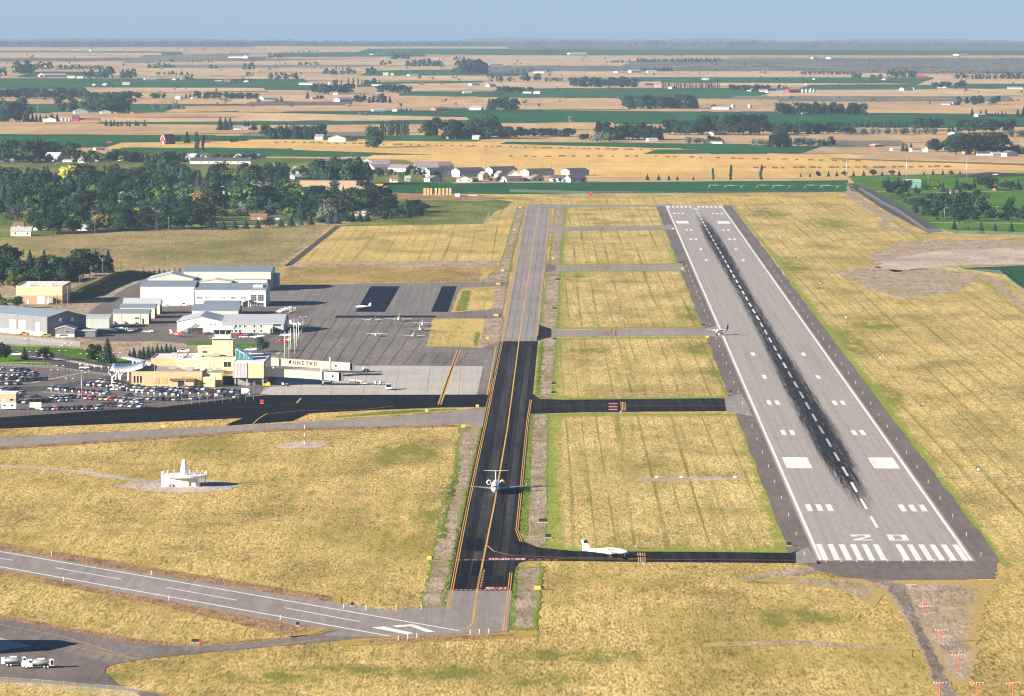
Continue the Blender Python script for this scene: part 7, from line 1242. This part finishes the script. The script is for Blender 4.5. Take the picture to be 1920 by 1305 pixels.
# ------------------------------------------------------------------ fences
M_MESH = None
def mesh_mat():
    m, nt, b = new_mat('chain_link_mesh'); b.inputs['Base Color'].default_value = (0.30, 0.32, 0.33, 1); b.inputs['Roughness'].default_value = .6; b.inputs['Metallic'].default_value = .3; b.inputs['Alpha'].default_value = .09; return m
M_MESH = mesh_mat()
_post = {}; FPOST = plain('dull_fence_post', (0.20, 0.22, 0.21))
def fence(px, label, h=2.2, step=6.0, wood=None, mesh=True):
    pts = [P(*q) for q in px]; c = thing('wooden_fence' if wood else 'chain_link_fence', label, 'fence', pts[0]); o0 = pts[0]
    key = (h, wood is not None)
    if key not in _post: _post[key] = MB().tube((0, 0, -.2), (0, 0, h + .1), .055, n=5).mesh('fence_post'); _post[key].materials.append(FPOST if not wood else wood)
    for a, b in zip(pts, pts[1:]):
        L = (b - a).length; n = max(1, int(L / step)); d = (b - a) / n; nrm = Vector((-(b - a).y, (b - a).x, 0)).normalized() * (.015 if mesh and not wood else .04)
        for i in range(n):
            q = a + d * i - o0; e = bpy.data.objects.new('post', _post[key]); COL.objects.link(e); e.parent = c; e.location = q
            if wood: MB().hexa([q + nrm, q + d * .97 + nrm, q + d * .97 - nrm, q - nrm] + [v + Vector((0, 0, h)) for v in (q + nrm, q + d * .97 + nrm, q + d * .97 - nrm, q - nrm)]).build('panel', wood, c)
        if not wood:
            q0, q1 = a - o0, b - o0; up_ = Vector((0, 0, h)); MB().add([q0, q1, q1 + up_, q0 + up_], [(0, 1, 2, 3)]).build('mesh', M_MESH, c); MB().tube(q0 + up_, q1 + up_, .035, n=4).build('top_rail', FPOST, c)
fence([(-30, 1286), (60, 1292), (180, 1302), (260, 1308)], 'chain-link fence in front of the fuel truck pad', 2.4, 3.0); fence([(0, 780), (86, 775), (180, 771), (240, 768), (330, 762), (475, 753), (476, 745)], 'chain-link fence between the parked cars and the black strip', 2.6, 4.0); fence([(515, 501), (540, 485), (580, 455), (618, 425)], 'chain-link fence along the service road by the dry meadow', 3.0, 9); fence([(1612, 356), (1650, 380), (1690, 402), (1735, 434)], 'pale fence following the curve of the park road', 2.6, 9); fence([(1735, 435), (1800, 439), (1930, 442)], 'fence between the park lawn and the bare dirt lot', 2.6, 9); fence([(1761, 498), (1770, 508), (1820, 512), (1874, 514), (1890, 530), (1925, 552)], 'fence around the corner of the irrigated field', 2.4, 7); fence([(956, 360), (1100, 364), (1300, 365), (1580, 362)], 'long fence between the airfield and the green crop', 2.4, 14); fence([(905, 428), (918, 402), (945, 396), (1000, 384), (1090, 371)], 'fence bending around the end of the taxiway', 2.4, 9); fence([(517, 693), (535, 668), (556, 640), (570, 618)], 'fence between the flag poles and the apron', 2.4, 5); fence([(0, 636), (60, 643), (150, 650), (210, 646)], 'chain-link fence before the dark hangar yard', 2.4, 6); fence([(448, 727), (475, 727), (490, 712)], 'fence closing the yard under the concourse', 2.4, 3); fence([(0, 686), (90, 690), (160, 700), (230, 708)], 'low rail fence along the entry road', 1.1, 8)
WOODF = plain('weathered_fence_boards', (0.16, 0.12, 0.10)); fence([(105, 440), (170, 438), (240, 433), (320, 429)], 'dark wooden fence between the wood and the dry meadow', 2.2, 6, WOODF); fence([(60, 307), (104, 306)], 'reddish wooden fence before the far row of houses', 2.0, 6, plain('red_fence_boards', (0.34, 0.10, 0.05))); fence([(185, 305), (300, 304), (312, 304)], 'dull wooden fence along the far row of houses', 2.0, 8, WOODF)
# ------------------------------------------------------------------ poles
def pole(px, hpx, label, name='light_pole', cat='light pole', group=None, arms=0, r=.12, m=None, wood=False, head=None):
    p = P(*px); s_ = F / p.y; h = hpx / s_; c = thing(name, label, cat, (p.x, p.y, p.z), 0, group); MB().tube((0, 0, 0), (0, 0, h), r, r * .7, 7).build('pole', m or M_STEEL, c)
    if wood:
        for z in (h - .5, h - 1.5): MB().box(-1.2, 1.2, -.07, .07, z, z + .16).build('crossarm', m, c)
    for i in range(arms):
        s2 = -1 if i else 1; a = MB().tube((0, 0, h), (s2 * 1.3, 0, h + .15), .06, n=5).build('arm', m or M_STEEL, c); MB().box(min(s2 * 1.1, s2 * 1.9), max(s2 * 1.1, s2 * 1.9), -.2, .2, h + .1, h + .28).build('lamp_head', M_TRIM, a)
    if head == 'flood': MB().box(-1.1, 1.1, -.2, .2, h - .2, h + .9).build('flood_rack', M_STEEL, c)
    return c
BRWN = plain('pole_wood', (0.22, 0.16, 0.11)); DKP = plain('dark_bronze_pole', (0.03, 0.028, 0.026))
for x, y, h, a in ((153, 752, 53, 1), (290, 746, 62, 1), (462, 724, 62, 2), (347, 738, 34, 1)): pole((x, y), h, 'tall pale lamp post among the parked cars', group='pale lamp posts in the terminal lot', arms=a, r=.14)
for x, y, h in ((54, 686, 50), (62, 696, 36), (123, 700, 52), (128, 699, 55), (102, 712, 18), (112, 706, 20), (85, 688, 22), (157, 676, 12), (219, 682, 20), (117, 668, 10), (188, 682, 9), (160, 712, 16), (54, 727, 30), (130, 728, 18)): pole((x, y), h, 'dark bronze lamp post beside the lot and entry lawn', group='dark lamp posts by the entry', arms=2, r=.1, m=DKP)
for x, y, h in ((534, 672, 50), (542, 671, 52), (545, 655, 40), (553, 664, 48), (556, 650, 44), (560, 636, 38)): pole((x, y), h, 'white flag pole beside the apron fence', 'flag_pole', 'flag pole', 'flag poles by the apron', r=.13, m=M_TRIM)
o = pole((551, 640), 42, 'flag pole with a small dark flag by the apron', 'flag_pole', 'flag pole', r=.13, m=M_TRIM); MB().box(-.1, 2.6, -.03, .03, 9.6, 11.2).build('flag', plain('purple_flag', (0.12, 0.10, 0.22)), o)
pole((568, 622), 28, 'double-headed floodlight pole at the fence corner of the apron', arms=2, r=.15)
for x, y, h, wd in ((171, 531, 32, 1), (180, 524, 28, 1), (192, 520, 36, 1), (150, 541, 24, 1), (127, 585, 50, 1), (106, 580, 28, 1), (227, 516, 34, 1), (268, 516, 36, 1), (315, 512, 34, 1), (142, 522, 22, 1)): pole((x, y), h, 'wooden power pole with crossarms near the hangar road', 'power_pole', 'power pole', 'power poles near the hangar road', r=.17, m=BRWN, wood=True)
for x, y, h in ((178, 443, 30), (316, 436, 30), (348, 420, 24), (97, 346, 22), (24, 346, 24)): pole((x, y), h, 'thin power pole standing before the dark wood', 'power_pole', 'power pole', 'power poles by the wood', r=.16, m=BRWN, wood=True)
for x, y, h in ((1587, 337, 40), (1700, 337, 42), (1813, 337, 41)): pole((x, y), h, 'tall floodlight mast at the park sports field', 'floodlight_mast', 'floodlight mast', 'floodlight masts in the park', r=.32, head='flood')
for x, y, h in ((851, 317, 24), (902, 316, 20), (910, 316, 16), (965, 316, 14), (971, 314, 18), (1017, 316, 13), (1034, 316, 14), (1105, 316, 14), (660, 306, 26), (780, 303, 20), (1440, 331, 20), (1320, 330, 22), (1200, 330, 20), (1115, 330, 18)): pole((x, y), h, 'thin wooden power pole at the edge of the grain field', 'power_pole', 'power pole', 'power poles at the grain field', r=.2, m=BRWN, wood=True)
for i in range(22): pole((60 + i * 84 + crn.uniform(-20, 20), 198 + crn.uniform(-4, 22)), crn.uniform(10, 16), 'far power pole standing out among the crop fields', 'power_pole', 'power pole', 'far power poles', r=.3, m=BRWN, wood=True)
for x, y, h in ((1500 + 1600 * .2299, 412, 24), (1500 + 1178 * .2299, 412, 22), (1500 + 1045 * .2299, 342, 16)): pole((x, y), h, 'slim lamp post on the park lawn', group='park lamp posts', arms=1, r=.13)
# white marker posts in the lot and hay bales on the grain field
mk_ = MB().tube((0, 0, 0), (0, 0, 1.5), .05, n=5).mesh('post'); mk_.materials.append(M_TRIM); hd_ = MB().box(-.32, .32, -.04, .04, 1.45, 2.1).mesh('plate'); hd_.materials.append(M_TRIM)
for (x0, x1, y0, y1, n) in ((96, 200, 737, 748, 8), (255, 345, 743, 750, 8), (175, 250, 728, 738, 6), (340, 420, 744, 748, 5), (150, 230, 690, 700, 6)):
    for i in range(n):
        q = P(x0 + (x1 - x0) * i / n, y0 + (y1 - y0) * i / n); o = thing('stall_sign', 'small white stall sign on a post between parked cars', 'sign', (q.x, q.y, zoff(q.y, 23)), 0, 'white stall signs in the lot')
        for n_, m_ in (('post', mk_), ('plate', hd_)): c = bpy.data.objects.new(n_, m_); COL.objects.link(c); c.parent = o
bl = MB().box(-2.2, 2.2, -1.2, 1.2, 0, 1.7).mesh('straw_bale'); bl.materials.append(plain('dark_straw', (0.10, 0.07, 0.03)))
def bale(x, y): q = P(x, y); o = bpy.data.objects.new('straw_bale_stack', bl); COL.objects.link(o); o.location = (q.x, q.y, q.z + .3); o.scale = (crn.uniform(.6, 1.6), 1, crn.uniform(.7, 1.1)); tag(o, 'dark stack of straw bales lying on the ripe grain field', 'straw bales', 'straw bale stacks on the grain field')
for i in range(46): bale(520 + i * 15.5 + crn.uniform(-5, 5), 268 + i * .32 + crn.uniform(-.6, .6))
for i in range(28): bale(960 + i * 24 + crn.uniform(-8, 8), 294.5 + max(0, i - 11) * .55 + crn.uniform(-.5, .5))
for i in range(22): bale(1420 + i * 17 + crn.uniform(-5, 5), 316 - i * .1 + crn.uniform(-.5, .5))
# centre-pivot sprinkler on the green crop
c = thing('pivot_sprinkler', 'long thin irrigation sprinkler standing across the green crop', 'sprinkler', P(1330, 354)); o0 = c.location
for i in range(9):
    q = P(1330 + i * 30, 354 + (i % 3) * .4) - o0; q2 = P(1330 + (i + 1) * 30, 354 + ((i + 1) % 3) * .4) - o0; t_ = MB().tube(q + Vector((-1.5, 0, 0)), q + Vector((0, 0, 3.4)), .12, n=5).tube(q + Vector((1.5, 0, 0)), q + Vector((0, 0, 3.4)), .12, n=5).build('tower', M_STEEL, c); MB().tube(q + Vector((0, 0, 3.4)), q2 + Vector((0, 0, 3.4)), .14, n=5).build('pipe', M_STEEL, c)
# hangar at the lower left that throws the dark shadow across its pad (it stands just outside the frame)
b = Bld('hangar', 'big hangar beside the crossing runway, standing by the fuel trucks', 'hangar', -260, 1232, -92, RB); b.gable(0, b.W, 0, 22, 8.5, 2.2, W_WHITE, R_BLUE)
for i in range(2): b.side('hangar_door', M_STEEL, b.W, 2 + i * 9, 10 + i * 9, .05, 6.5)
# ------------------------------------------------------------------ haze over the whole plain
def haze():
    mb = MB(); mb.box(-16000, 16000, -600, 75000, gz(75000) - 60, 224)
    m = bpy.data.materials.new('haze_air'); m.use_nodes = True; nt = m.node_tree
    for n in list(nt.nodes): nt.nodes.remove(n)
    out = N(nt, 'ShaderNodeOutputMaterial'); v = N(nt, 'ShaderNodeVolumePrincipled')
    v.inputs['Color'].default_value = (0.265, 0.375, 0.52, 1); v.inputs['Density'].default_value = HAZE; v.inputs['Anisotropy'].default_value = 0.0
    nt.links.new(v.outputs[0], out.inputs['Volume'])
    return tag(mb.build('haze', m), 'pale blue haze lying over the whole plain', 'haze', kind='stuff')
HAZE = 3.3e-5
haze()
